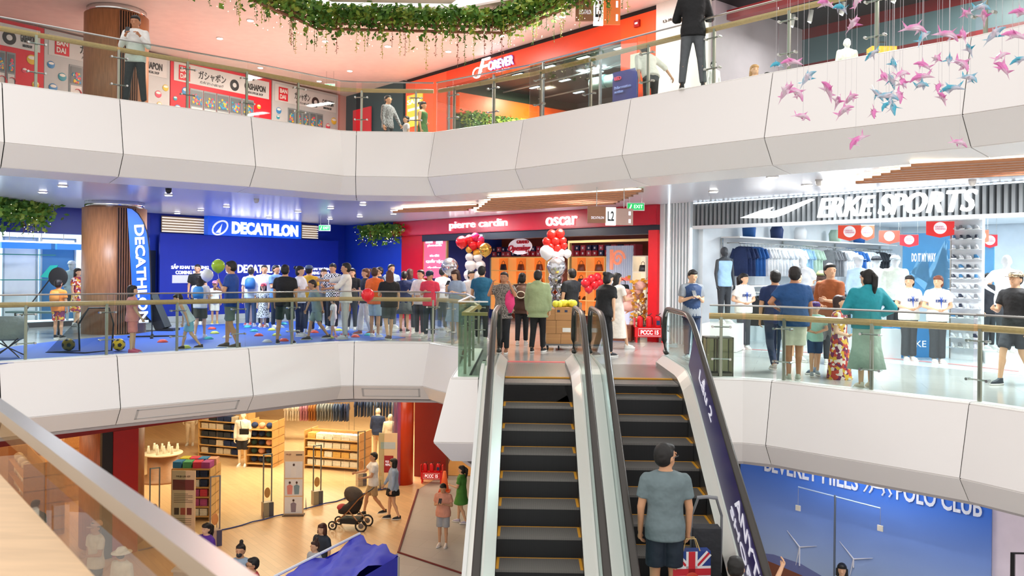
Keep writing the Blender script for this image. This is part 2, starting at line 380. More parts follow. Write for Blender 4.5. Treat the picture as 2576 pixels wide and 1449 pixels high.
# ---- glass railings
def cross(P, px):   # where picture column px meets the line P in plan
    for i in range(len(P)-1):
        a = Vector(P[i]); b = Vector(P[i+1])
        r = ray(px, 679); d = b-a; det = r[0]*(-d.y)+d.x*r[1]
        if abs(det) < 1e-9: continue
        kk = (a.x*(-d.y)+d.x*a.y)/det; p = Vector((r[0]*kk, r[1]*kk)); s = (p-a).dot(d)/d.length_squared
        if kk > 0 and -1e-4 <= s <= 1.0001: return min(i+max(s, 0), len(P)-1.001)
    return None
def pt(P, s):
    i = min(int(s), len(P)-2); f_ = s-i; a = Vector(P[i]); b = Vector(P[i+1]); return a+(b-a)*f_, (b-a).normalized()
def railing(P, z, posts, label, cat='railing', ztop=1.1, rail=True, ends=True):
    """P plan line (viewer side), posts = parameters along the line"""
    p0 = pt(P, 0)[0]; th = thing('glass_railing', label, cat, (p0.x, p0.y, z))
    off = .1
    S = sorted(set([0.0, float(len(P)-1)]+list(range(1, len(P)-1))+[s for s in posts if s is not None]))
    def pos(s, o): q, t = pt(P, s); return Vector((q.x-t.y*o-p0.x, q.y+t.x*o-p0.y, 0))
    for a, b in zip(S[:-1], S[1:]):
        if (pos(a, off)-pos(b, off)).length < .08: continue
        i = min(int(a+1e-6), len(P)-2); A = Vector(P[i]); B = Vector(P[i+1]); t = (B-A).normalized()
        n = Vector((-t.y, t.x, 0)); pa = A+(B-A)*(a-i); pb = A+(B-A)*(min(b-i, 1))
        pa = Vector((pa.x-p0.x, pa.y-p0.y, 0))+n*off+t.to_3d()*.008; pb = Vector((pb.x-p0.x, pb.y-p0.y, 0))+n*off-t.to_3d()*.008
        g = MB(); v = []
        for q in (pa, pb, pb+n*.012, pa+n*.012):
            v.append((q.x, q.y, .02))
        v += [(x, y, ztop) for x, y, _ in v]
        g.add(v, [(0, 3, 2, 1), (4, 5, 6, 7), (0, 1, 5, 4), (1, 2, 6, 5), (2, 3, 7, 6), (3, 0, 4, 7)])
        g.build('glass_panel', GLASS, th)
    for s in [s for s in posts if s is not None]:
        q, t = pt(P, s); n = Vector((-t.y, t.x)); c = Vector((q.x-p0.x, q.y-p0.y))+n*(off+.06)
        b = MB(); X = Matrix.Translation((c.x, c.y, 0)) @ Matrix.Rotation(math.atan2(t.y, t.x), 4, 'Z'); b.X = X
        b.box(-.022, -.012, 0, .022, .02, .93)
        po = b.build('post', M('a8a294', .35, 1), th)
        for zz in (.3, .78):
            k_ = MB(); k_.X = X; k_.tube([(-.13, -.03, zz), (.13, -.03, zz)], .012, 6); k_.tube([(-.13, -.075, zz), (-.13, .0, zz)], .02, 6); k_.tube([(.13, -.075, zz), (.13, .0, zz)], .02, 6)
            k_.build('clamp', STEEL, po)
    if rail:
        r = MB(); m = MB()
        seg = [pos(s, off+.09) for s in range(len(P))]
        r.tube([(q.x, q.y, .94) for q in seg], .045, 8); r.build('handrail', WOODR, th)
        seg = [pos(s, off+.006) for s in range(len(P))]
        m.tube([(q.x, q.y, ztop+.005) for q in seg], .016, 6); m.build('cap_rail', M('c9c9c6', .25, 1), th)
    return th
RL = [(-12.2, 10.35)]+EL[1:]
R2a = RL+[(-1.25, 17.0), (-1.02, 14.6), (-1.0, 12.55)]
railing(R2a[:5]+[R2a[6]], Z2, [cross(R2a, p) for p in (73, 278, 455, 608, 747, 898, 994)], 'glass railing with timber handrail along the blue play mat on the middle floor')
railing([R2a[6], (-1.3, 17.0), (-1.02, 14.9)], Z2, [.5], 'glass railing with timber handrail turning toward the moving stairs')
th = thing('glass_railing', 'green tinted glass box railing beside the left moving stair top', 'railing', (-1.0, 12.5, 0))
MB().box(0, 0, .02, .42, .012, 1.12).build('glass_panel', GREENGL, th)
MB().box(0, .02, .02, .012, 2.3, 1.12).build('glass_panel', GREENGL, th)
for y in (.3, 1.3, 2.2):
    po = MB().box(.06, y, 0, .1, y+.04, .95).build('post', M('a8a294', .35, 1), th)
    for zz in (.3, .75): MB().tube([(.0, y+.02, zz), (.14, y+.02, zz)], .012, 6).build('clamp', STEEL, po)
MB().box(.04, .05, .92, .42, .13, .97).box(.04, .13, .92, .14, 2.3, .97).build('handrail', WOODR, th)
MB().box(-.01, -.01, 1.12, .43, .025, 1.14).box(-.01, .025, 1.12, .025, 2.3, 1.14).build('cap_rail', M('dcdad4', .3, .3), th)
RR = [(2.72, 12.75)]+ER2[:1]+ER2[1:4]+[(7.2, 7.6)]
railing(RR, Z2, [cross(RR, p) for p in (1818, 1960, 2182, 2447)], 'glass railing with timber handrail in front of the sports shop')
R3 = RL[:-1]+[(-2.06, 18.25)]
railing(R3, Z3, [cross(R3, p) for p in (92, 300, 475, 625, 757, 902, 1040)], 'glass railing with timber handrail on the top floor in front of the capsule machines')
R3b = [(-2.06, 18.25)]+ER3[2:7]+[(7.2, 7.6)]
railing(R3b, Z3, [cross(R3b, p) for p in (1125, 1225, 1340, 1465, 1610, 1775, 1964, 2185, 2454)], 'glass railing with timber handrail on the top floor in front of the orange shop')

# near railing beside the camera (bottom left)
th = thing('glass_railing', 'blurred near railing with steel cap and broad pale timber handrail at bottom left', 'railing', (-1.6, 2.68, 0))
d = Vector((1.16, -1.35, 0)).normalized(); n = Vector((d.y, -d.x, 0))
def nb(a0, a1, o0, o1, z0, z1):
    v = [d*a+n*o for a, o in ((a0, o0), (a1, o0), (a1, o1), (a0, o1))]
    b = MB(); b.add([(p.x, p.y, z) for z in (z0, z1) for p in v], [(0, 1, 2, 3)[::-1], (4, 5, 6, 7), (0, 1, 5, 4), (1, 2, 6, 5), (2, 3, 7, 6), (3, 0, 4, 7)]); return b
MB_ = nb(-2.5, .42, 0, .012, .03, 1.08); MB_.build('glass_panel', M('f4ead8', 0, 0, 0, 'glass'), th)
nb(.44, 2.4, 0, .012, .03, 1.08).build('glass_panel', M('f4ead8', 0, 0, 0, 'glass'), th)
nb(-2.5, 2.4, -.02, .03, 1.08, 1.115).build('cap_rail', M('b6b8b8', .3, .9), th)
nb(-2.5, 2.4, .085, .42, .93, .985).build('handrail', M('ecc9a0', .5, 0, 0, 'woodh'), th)
for a in (-1.2, .43):
    po = nb(a-.012, a+.012, .03, .07, 0, .93).build('post', STEEL, th)
poly_struct([(-4.2, -2), (-4.2, 4.6), (-2.0, 3.0), (.6, 0), (.6, -2)], -.2, 0, 'floor', FLOOR2)

# ---- walls: upper and middle floors
def wallbox(wall, t0, t1, z0, z1, off0, off1, name, mat, kind='structure', label=None, cat=None):
    b = MB(); P = [wall.p(t0, off0), wall.p(t1, off0), wall.p(t1, off1), wall.p(t0, off1)]
    b.prism([(p[0], p[1]) for p in P], z0, z1)
    o = b.build(name, mat); o['kind'] = kind
    bm = bmesh.new(); bm.from_mesh(o.data); bmesh.ops.recalc_face_normals(bm, faces=bm.faces); bm.to_mesh(o.data); bm.free()
    return o
def wth(wall, name, label, cat, t, z, off=0, group=None): return thing(name, label, cat, wall.p(t, off, z), wall.rot, group)
BLUE = M('0a2fa4', .6); BLUEL = M('1450d8', .4)
LA = (WA.b-WA.a).length; LB = (WB.b-WB.a).length; LC = (WC.b-WC.a).length
# white timber-clad round column through the floors
cx_, cy__ = -9.87, 20.25
for z0, z1, lab in ((Z2, C2, 'middle'), (Z3, C3, 'top'), (Z1, C1, 'bottom')):
    th = thing('round_column', {'middle': 'round timber clad column beside the blue flag banner', 'top': 'round timber clad column behind the man in white on the top floor', 'bottom': 'round orange lit column on the bottom floor inside the clothes shop'}[lab], 'column', (cx_, cy__, z0))
    b = MB(); h = z1-z0-(.16 if lab != 'bottom' else 0)
    b.lathe([(.71, 0), (.71, h)], 40); b.build('timber_cladding', M('b27b52', .4, 0, 0, 'wood') if lab != 'bottom' else M('c06a34', .4, 0, 0, 'wood'), th, True)
    if lab != 'bottom':
        b = MB(); b.lathe([(.66, h), (.66, h+.16)], 32); b.build('mirror_collar', CHROME, th, True)
        b = MB()
        for i in range(9):
            a = -PI/2+.53+i*.075; b.X = Matrix.Rotation(a, 4, 'Z'); b.box(.705, -.013, .02, .74, .013, h-.02)
        b.X = None; b.build('slats', M('8a5a3a', .5, 0, 0, 'wood'), th)
        b = MB()
        for i in range(8):
            a = -PI/2+.568+i*.075; b.X = Matrix.Rotation(a, 4, 'Z'); b.box(.68, -.02, .01, .714, .02, h-.01)
        b.build('gaps', M('1a1310', .8), th)
# ================================================================ SHOP WALLS
RED = M('d4121e', .35); ORANGE = M('f04a10', .4); PINKW = M('e8a39a', .6)
EMW = M('ffffff', .5, 0, 1.6); EMB = M('cfe0ff', .5, 0, 1.6)
NAVY = M('101a34', .5)
def panel(wall, x0, y0, x1, y1, name, label, cat, mat, off=.02, th=.03, group=None):
    t0, z0, t1, z1 = wrect(wall, x0, y0, x1, y1, off)
    o = thing(name, label, cat, wall.p(t0, off, z0), wall.rot, group)
    o['w'] = t1-t0; o['h'] = z1-z0
    b = MB(); b.box(0, 0, 0, t1-t0, th, z1-z0); b.build('panel', mat, o); return o, t1-t0, z1-z0
# ---- middle floor, left: blue wall with shop window, hoarding
tw = WA.t(376)[0]; td = WA.t(398)[0]; tb = WA.t(850)[0]
wallbox(WA, -6, tw, 2.42, C2, 0, -.3, 'wall_left', M('0a2a8c', .4))
wallbox(WA, -6, tw, 0, .12, 0, -.3, 'wall_left', M('3c3c40', .5))
wallbox(WA, tw, LA+.3, 0, C2, 0, -.3, 'wall_left', BLUE)
wallbox(WA, -6, tw+.2, 0, C2, -4.0, -4.1, 'wall_back', M('e6eef4', .4))
wallbox(WA, tw, tw+.1, 0, C2, -.3, -4.1, 'wall_right', M('dfe8ef', .4))
wallbox(WB, 0, LB, 0, C2, 0, -.3, 'wall_back', M('0c38b2', .6))
wallbox(WA, td-.62, td-.1, 0, 2.05, .03, 0, 'door_1', M('101c38', .4))
lamp('shop_fill', *WA.p(2.0, -2.2, 3.0), 3.0, 1.5, 160, (.85, .95, 1), WA.rot); lamp('shop_fill', *WA.p(-1.5, -2.2, 3.0), 2.0, 1.5, 110, (.85, .95, 1), WA.rot)  # added fill for the room behind the left window
for i, (a, b_) in enumerate(((4, 128), (143, 206))):
    t0 = WA.t(a, 679, -.6)[0]; t1 = WA.t(b_+(0 if i == 0 else 60), 679, -.6)[0]
    o = wth(WA, 'light_box', ('long blue light box above the left shop window', 'short blue light box beside the timber column')[i], 'light', t0, 2.02, -.6); MB().box(0, 0, 0, t1-t0, .1, .16).build('box', M('2b7fe0', .4, 0, .5), o); MB().box(0, 0, .16, t1-t0, .1, .2).build('tube', EMW, o)
    for xx in (.2, 1.0): MB().tube([(xx, .05, .18), (xx, .05, C2-2.1)], .01, 6).build('rod', STEEL, o)
for i, (a, b_, c_) in enumerate(((5, 95, 'e9f3f6'), (100, 190, '3f83b6'))):
    t0 = WA.t(a, 679, -1.5)[0]; t1 = WA.t(b_, 679, -1.5)[0]
    o = wth(WA, 'picture_display', ('white framed display panel in the left shop window', 'blue picture panel behind the grey mannequin')[i], 'panel', t0, .1, -1.5); MB().box(0, 0, 0, t1-t0, .05, 2.2-.1*i).build('board', M(c_, .4), o)
    b = MB()
    for x in (0, t1-t0-.05): b.box(x, -.03, 0, x+.05, 0, 2.25)
    b.box(0, -.03, 2.2, t1-t0, 0, 2.25); b.build('frame', M('9fb4c0', .4, .5), o)
for i, z in enumerate((1.95-.1, 1.2)):
    t0 = WA.t(-60, 679, -.35)[0]; t1 = WA.t(140, 679, -.35)[0]
    o = wth(WA, 'glass_shelf', ('upper', 'lower')[i]+' thin teal glass shelf line across the left shop window', 'shelf', t0, z, -.35); MB().box(0, 0, 0, t1-t0, .25, .025).build('pane', M('3f9b95', .2), o)
# hoarding
t0, z0, t1, z1 = wrect(WA, 402, 589, 850, 700, .3)
zt = WA.t(500, 591, .3)[1]
o = thing('hoarding', 'tall blue hoarding wall with white coming soon lettering behind the crowd', 'hoarding', WA.p(t0, .3, 0), WA.rot)
MB().box(0, 0, 0, t1-t0, .06, zt).build('board', M('0a2ba6', .65), o); MB().box(0, -.01, 0, t1-t0, .07, .16).build('plinth', M('c9cbd0', .4), o)
WT = M('f2f4ff', .5, 0, .35)
def wl(wall, o, t_base, off, s, x0, y0, x1, y1, mat=WT, name='lettering', ext=.015, bold=.03, shear=0):
    a = wall.t(x0, y1, off); b = wall.t(x1, y1, off); zc0 = wall.t((x0+x1)/2, y1, off)[1]; zc1 = wall.t((x0+x1)/2, y0, off)[1]
    return text(s, name, o, mat, (a[0]-t_base, -.012, zc0-o.location.z), b[0]-a[0], zc1-zc0, ext=ext, bold=bold, shear=shear)
for s, r in (('SẮP KHAI TRƯƠNG', (430, 664, 524, 677)), ('COMING SOON', (441, 681, 512, 690)), ('DECATHLON', (597, 666, 712, 687)),
             ('SẮP KHAI TRƯƠNG', (763, 670, 834, 680)), ('COMING SOON', (772, 683, 826, 691))):
    wl(WA, o, t0, .3, s, *r)
def logo_d(o, x, z, s):   # slanted ring with a peak inside
    b = MB(); P = []
    for i in range(25):
        a = 2*PI*i/24+.5; P.append((x+s*(.52*math.cos(a)+.22*math.sin(a)), -.015, z+s*.46*math.sin(a)))
    b.tube(P, s*.06, 6); b.add([(x-.36*s, -.02, z-.34*s), (x+.02*s, -.02, z-.34*s), (x+.16*s, -.02, z+.3*s), (x-.05*s, -.02, z-.02*s)], [(0, 1, 2, 3)])
    b.build('logo', WT, o)
a = WA.t(580, 676, .3); logo_d(o, a[0]-t0, a[1], .3)
for x0, y0, x1, y1 in ((433, 692, 484, 712), (785, 694, 830, 714)):
    a, c, b_, d_ = wrect(WA, x0, y0, x1, y1, .3); MB().box(a-t0, -.01, c, b_-t0, 0, d_).build('white_patch', M('e8eaf4', .5), o)
# lit sign over the hoarding and louvre openings beside it
o, W_, H_ = panel(WA, 522, 548, 757, 596, 'shop_sign', 'lit blue sports shop sign with white capital lettering and ring logo', 'sign', M('0f5ae0', .4, 0, .25), .36, .2)
tt = WA.t(522, 679, .36)[0]
wl(WA, o, tt, .36, 'DECATHLON', 583, 562, 749, 592, EMW, bold=.045)
a = WA.t(553, 573, .36); logo_d(o, a[0]-tt, a[1]-o.location.z, .46)
for i, (x0, y0, x1, y1) in enumerate(((405, 546, 521, 586), (758, 566, 797, 600))):
    o, W_, H_ = panel(WA, x0, y0, x1, y1, 'louvre_opening', ('pale louvred opening left of the blue lit sign', 'small pale louvred opening right of the blue lit sign')[i], 'louvre', M('8f7d68', .5), .07, .02)
    b = MB()
    for j in range(6): b.box(0, -.05, H_*(j+.1)/6, W_, -.02, H_*(j+.55)/6)
    b.build('slats', M('efe4cf', .4, 0, .5), o)
# ---- red shop (centre)
tr0, tr1 = WC.t(1008)[0], WC.t(1659)[0]
PCH = 2.66
wallbox(WC, tr0-.3, tr1, PCH, C2, .12, -.2, 'wall_right', M('c8102a', .3))
wallbox(WC, tr0, WC.t(1062)[0], 0, PCH, .0, -.2, 'wall_right', M('c41020', .35))
wallbox(WC, WC.t(1636)[0], tr1, 0, PCH-.12, .08, -.2, 'wall_right', M('e8101c', .35))
wallbox(WC, WC.t(1062)[0], tr1, PCH-.2, PCH, .02, -.2, 'trim_60', M('0c1024', .3))
tq0, tq1 = WC.t(1062)[0], WC.t(1636)[0]
wallbox(WC, tq0-1, tq1+.5, 0, C2, -3.2, -3.3, 'wall_back', M('7a3a22', .5))
wallbox(WC, tq1, tq1+.1, 0, C2, -.2, -3.2, 'wall_right', M('d9dde6', .5))
wallbox(WC, tq0-.1, tq0, 0, C2, -.2, -3.2, 'wall_left', M('1e3f95', .5))
o = wth(WC, 'shop_sign', 'crimson shop fascia with white lower case lettering over the bag shop', 'sign', tr0, 0, .14)
MB().box(0, 0, PCH+.02, tr1-tr0, .015, C2-.02).build('board', M('c60f2c', .25), o)
for s, r in (('pierre cardin', (1133, 541, 1278, 576)), ('oscar', (1376, 533, 1454, 560))):
    a = WC.t(r[0], r[3], .14); c = WC.t(r[2], r[1], .14)
    text(s, 'lettering', o, EMW, (a[0]-tr0, -.03, 2.74), c[0]-a[0], .27 if 'p' in s else .22, ext=.02, bold=.004)
text('PARIS', 'lettering', wth(WC, 'small_sign', 'small white lettering on the dark band under the crimson fascia', 'sign', WC.t(1186, 590, .06)[0], 2.5, .06), EMW, (0, 0, 0), .5, .1, bold=.02)
text('L2-18', 'number_plate', o, M('e6c8c8', .5), (.15, -.01, 2.8), .25, .07)
# poster
o, W_, H_ = panel(WC, 1066, 602, 1122, 700, 'poster', 'pink upright poster with white lettering at the left of the bag shop entrance', 'poster', M('e0607e', .4, 0, .15), -.05, .04)
for s, z, w_, h_ in (('pierre cardin', .80, .62, .1), ('ưu đãi', .55, .4, .08), ('QUẦY TẶC', .38, .75, .14), ('sắp diễn ra', .25, .6, .07)): text(s, 'lettering', o, WT, ((W_-w_*W_)/2, -.01, z*H_), w_*W_, h_*H_*.8, bold=.02)
MB().box(.1, -.01, H_*.9, W_*.4, 0, H_*.99).box(W_*.55, -.01, H_*.88, W_*.85, 0, H_*.99).build('emblem', WT, o)
for x in (-.06, W_): MB().box(x, -.02, -.9, x+.06, .04, H_).build('gold_frame', M('d8b070', .3, .6), o)
o = wth(WC, 'portal_frame', 'thin gold frame around the bag shop entrance', 'frame', WC.t(1428, 679, -.1)[0], 0, -.1)
L_ = tq1-.05-WC.t(1428, 679, -.1)[0]
MB().box(0, 0, 2.3, L_, .08, 2.36).box(0, 0, 0, .06, .08, 2.3).box(L_-.06, 0, 0, L_, .08, 2.3).build('gold_strip', M('e2c27e', .3, .6), o)
# interior shelving of the bag shop: bays with warm light put into shelf emission
def bag(th_name, label, col, loc, rotz, s=1., group=None):
    o = thing(th_name, label, 'bag', loc, rotz, group); b = MB()
    b.loft([(0, 0, 0, .2*s, .07*s), (0, 0, .03*s, .21*s, .075*s), (0, 0, .22*s, .17*s, .05*s), (0, 0, .25*s, .15*s, .03*s)], 12); b.build('body', M(col, .35), o, True)
    b = MB(); b.tube([(-.09*s, 0, .22*s), (-.08*s, 0, .33*s), (0, 0, .38*s), (.08*s, 0, .33*s), (.09*s, 0, .22*s)], .01*s, 6); b.build('handle', M(col, .35), o, True); return o
def shoe_mb(b, s=1., x=0, y=0, z=0, k0=0, k1=1):
    b.loft([(x, y-.02*s, z, .042*s, .13*s), (x, y-.02*s, z+.025*s, .044*s, .135*s)], 10, k1)
    b.loft([(x, y-.015*s, z+.025*s, .04*s, .125*s), (x, y+.0*s, z+.06*s, .035*s, .1*s), (x, y+.045*s, z+.085*s, .03*s, .055*s), (x, y+.05*s, z+.1*s, .028*s, .045*s)], 10, k0)
def shelf_unit(wall, t0, t1, z0, z1, off, rows, cols, label, mat, back):
    o = thing('shelf_unit', label, 'shelf', wall.p(t0, off, z0), wall.rot); W_ = t1-t0; H_ = z1-z0
    MB().box(0, .32, 0, W_, .35, H_).build('back_panel', back, o)
    for i in range(rows+1): MB().box(0, 0, H_*i/rows-.015, W_, .32, H_*i/rows+.015).build('shelf', mat, o)
    for i in range(cols+1): MB().box(W_*i/cols-.015, -.002, 0, W_*i/cols+.015, .32, H_).build('divider', mat, o)
    return o, W_, H_
su = [(1122, 1232, M('8fa4cc', .4), M('2450b8', .4, 0, .3), 3, 'navy shelf unit at the left inside the bag shop'), (1236, 1372, M('e8b068', .4, 0, .25), M('d0702c', .5, 0, .45), 3, 'amber glowing shelf unit with bags in the middle of the bag shop'), (1432, 1520, M('e8b068', .4, 0, .25), M('d0702c', .5, 0, .45), 2, 'amber glowing shelf unit at the right inside the bag shop')]
rb = random.Random(3)
for x0, x1, m1, m2, cols, lab in su:
    t0 = WC.t(x0, 679, -2.7)[0]; t1 = WC.t(x1, 679, -2.7)[0]
    o, W_, H_ = shelf_unit(WC, t0, t1, .3, 2.0, -2.7, 4, cols, lab, m1, m2)
    for r in range(2, 4):
        for c in range(cols):
            col = rb.choice(['8a4a2c', '8a4a2c', '1c2230', '7a3a22', '343a48']); loc = WC.p(t0+W_*(c+.5)/cols, -2.85, .3+H_*r/4+.016)
            bag('handbag', {'8a4a2c': 'tan', '3a2c28': 'dark brown', '1c2230': 'black', '7a3a22': 'reddish brown', '343a48': 'grey blue'}[col]+' handbag on the %s shelf of the %s' % (('third', 'top')[r-2], lab.split(' unit')[0]+' unit'), col, loc, WC.rot, .8, 'handbags on the bag shop shelves')
    for r in range(0, 2):
        for c in range(cols):
            for dx in (-.11, .11):
                b = MB(); shoe_mb(b, 1.); o2 = b.build('dress_shoe', [M('3a2018', .3), M('141010', .5)], None, True, WC.p(t0+W_*(c+.5)/cols+dx, -2.87, .3+H_*r/4+.016), WC.rot+.5)
                tag(o2, 'dark brown dress shoe on the lower shelves of the %s' % (lab.split(' unit')[0]+' unit'), 'shoe', 'dress shoes on the bag shop shelves')
# shoe boxes above the shelves
proto = None; t0 = WC.t(1236, 679, -2.7)[0]; t1 = WC.t(1600, 679, -2.7)[0]; n = 26; k = 0
cols = ['b01c2c', '20294c', 'c8505c', 'e6d6d0']
for r in range(2):
    for i in range(n):
        c = rb.choice(cols[:3]); 
        b = MB(); b.box(-.09, -.05, 0, .09, .25, .15, 0); b.box(-.03, -.055, .04, .03, -.05, .1, 1)
        if proto is None: proto = b.build('shoe_box', [M(c, .5), M('efe7e0', .5)]); q = proto
        else: q = proto.copy(); COL.objects.link(q)
        q.location = WC.p(t0+(t1-t0)*(i+.5)/n, -2.75, 2.04+r*.155); q.rotation_euler = (0, 0, WC.rot)
        tag(q, {'b01c2c': 'crimson', '20294c': 'navy', 'c8505c': 'rose red'}[c]+' shoe box in the %s row above the bag shop shelves' % ('lower', 'upper')[r], 'box', 'shoe boxes stacked above the bag shop shelves'); recolor(q, 0, M(c, .5))
# ribbed logo panel and white shelves at the right
o, W_, H_ = panel(WC, 1526, 618, 1590, 800, 'logo_panel', 'pale ribbed panel with a salmon square emblem inside the bag shop', 'panel', M('b9c4d8', .4, 0, .15), -2.2, .05)
b = MB()
for i in range(14): b.box(W_*i/14, -.02, 0, W_*i/14+W_/28, 0, H_)
b.build('ribs', M('cdd6e4', .4, 0, .1), o)
b = MB(); P = []
for i in range(30):
    a = i*.33; r_ = .24-.007*i; P.append((W_/2+r_*math.cos(a), -.05, H_*.82+r_*math.sin(a)))
b.tube(P, .035, 6); b.box(W_/2-.3, -.06, H_*.82-.3, W_/2-.2, -.03, H_*.82+.25); b.build('emblem', M('f0906c', .4, 0, .4), o)
text('pierre cardin', 'lettering', o, M('f0705c', .4, 0, .4), (.05, -.04, H_*.5), W_-.1, .15, bold=.02); text('oscar', 'lettering', o, M('f0906c', .4, 0, .4), (W_*.25, -.04, H_*.36), W_*.5, .12, bold=.02)
t0 = WC.t(1592, 679, -2.2)[0]; t1 = WC.t(1624, 679, -2.2)[0]
o, W_, H_ = shelf_unit(WC, t0, t1, .3, 2.0, -2.2, 4, 1, 'cream lit shelf unit beside the ribbed emblem panel', M('e6d8c0', .4, 0, .3), M('f2e6d2', .5, 0, .3))
bag('handbag', 'small black handbag on the cream lit shelf unit', '1c1c22', WC.p((t0+t1)/2, -2.35, .3+H_*.75+.02), WC.rot, .7)
for j, dx in enumerate((-.1, .1)):
    b = MB(); shoe_mb(b); o2 = b.build('dress_shoe', [M('4a2c1c', .3), M('141010', .5)], None, True, WC.p((t0+t1)/2+dx, -2.4, .3+H_*.5+.02), WC.rot+.6); tag(o2, 'brown dress shoe on the cream lit shelf unit', 'shoe', 'pair of shoes on the cream lit shelf')
# grand opening cut-out
t0, z0, t1, z1 = wrect(WC, 1278, 603, 1336, 637, -1.2)
o = wth(WC, 'opening_sign', 'white cut-out sign with red script hanging in the bag shop', 'sign', t0, z0, -1.2)
b = MB(); b.X = Matrix.Translation(((t1-t0)/2, 0, (z1-z0)/2)); b.ell((0, .02, 0), ((t1-t0)*.52, .015, (z1-z0)*.6), 20); b.X = None; b.build('board', M('f8eef0', .4, 0, .2), o)
text('Opening', 'lettering', o, M('d81c30', .5), (.03, -.02, .02), t1-t0-.06, (z1-z0)*.55, shear=.3, bold=.02); text('GRAND', 'lettering', o, M('d81c30', .5), ((t1-t0)*.4, -.02, (z1-z0)*.7), (t1-t0)*.5, (z1-z0)*.25)
# ---- sports shop front (right)
te0 = WC.t(1672)[0]; te1 = WC.t(1742)[0]; tz = 22.
EH = 2.56
wallbox(WC, tr1, te0, 0, C2, .0, -.2, 'wall_right', M('e6ebf0', .35))
o = wth(WC, 'lit_pillar', 'ribbed pale pillar with glowing strips at the left of the sports shop', 'pillar', te0, 0, 0)
MB().box(0, 0, 0, te1-te0, .3, C2).build('core', M('b9c2c8', .35), o)
b = MB()
for i in range(9): b.box((te1-te0)*i/9, -.05, 0, (te1-te0)*(i+.45)/9, 0, C2)
b.build('ribs', M('dfe4e6', .35), o)
MB().box((te1-te0)*.15, -.02, 0, (te1-te0)*.24, .0, C2).build('light_strip', M('e8f6ff', .4, 0, 2.2), o); MB().box((te1-te0)*.93, -.02, 0, (te1-te0)*.98, .0, EH).build('light_strip', M('e8f6ff', .4, 0, 1.5), o)
o = wth(WC, 'shop_sign', 'ribbed silver fascia with glowing italic capitals over the sports shop', 'sign', te1, 0, 0)
MB().box(0, .06, EH, tz-te1, .2, C2).build('board', M('3e4448', .5), o)
b = MB(); n = int((tz-te1)/.11)
for i in range(n): b.box(i*.11, 0, EH+.04, i*.11+.055, .06, C2)
b.build('ribs', M('868b8e', .5), o)
MB().box(0, -.03, EH-.03, tz-te1, .12, EH+.04).build('edge_trim', M('e3e6e8', .3), o)
MB().box(0, .0, C2-.04, tz-te1, .04, C2-.01).build('light_strip', M('e8f6ff', .4, 0, 1.0), o)
a = WC.t(2058, 520, .1); c = WC.t(2458, 520, .1)
text('ERKE SPORTS', 'lettering', o, M('ffffff', .4, 0, 2.), (a[0]-te1, -.1, 2.65), c[0]-a[0], .37, ext=.04, bold=.01, shear=.28)
a = WC.t(1862, 520, .1)[0]-te1; c = WC.t(2046, 520, .1)[0]-te1; L_ = c-a
b = MB(); P = [(0, .02), (.42, .42), (.44, .40), (.36, .26), (.52, .22), (1, .62), (1, .52), (.45, -.06), (.38, -.1)]
P = [(0, .0), (.30, .22), (.46, .30), (.40, .2), (.47, .16), (.97, .5), (1., .46), (.62, .06), (.48, -.04), (.4, -.05)]
b.prism([(a+x*L_, 2.72+z*.62) for x, z in P], -.1, -.05, None, 'y'); b.build('logo', M('ffffff', .4, 0, 2.), o)
# interior shell of the sports shop
wallbox(WC, te1, te1+.12, 0, C2+.3, -.2, -8.6, 'wall_left', M('eef4f8', .45))
wallbox(WC, te1, tz+2, 0, C2+.3, -8.6, -8.7, 'wall_back', M('e2ecf3', .45))
wallbox(WC, te1+.3, tz, 2.9, 2.95, -.4, -8.5, 'ceiling', M('dfe7ec', .5))
poly_struct([WC.p(te1, -.05)[:2], WC.p(tz, -.05)[:2], WC.p(tz, -8.6)[:2], WC.p(te1, -8.6)[:2]][::-1], .0, .004, 'floor', M('dfe4e6', .2, 0, 0, 'tiles'))
for tt_, oo in ((2.5, -2.5), (6.5, -2.5), (2.5, -5.5), (6.5, -5.5), (9.5, -2.5)):
    lamp('shop_fill', *WC.p(te1+tt_, oo, 2.88), 2.4, .5, 66, (.9, .97, 1), WC.rot)  # added fill lights under the sports shop ceiling
# red tape line on the floor
b = MB(); P = [fl(*p, 0) for p in ((1862, 879), (2050, 889), (2220, 902), (2400, 918), (2560, 936))]
for p, q in zip(P[:-1], P[1:]):
    b.add([(p[0], p[1], .007), (q[0], q[1], .007), (q[0]+.1, q[1]+.12, .007), (p[0]+.1, p[1]+.12, .007)], [(0, 1, 2, 3)])
struct(b, 'trim_61', M('e88a8a', .4))
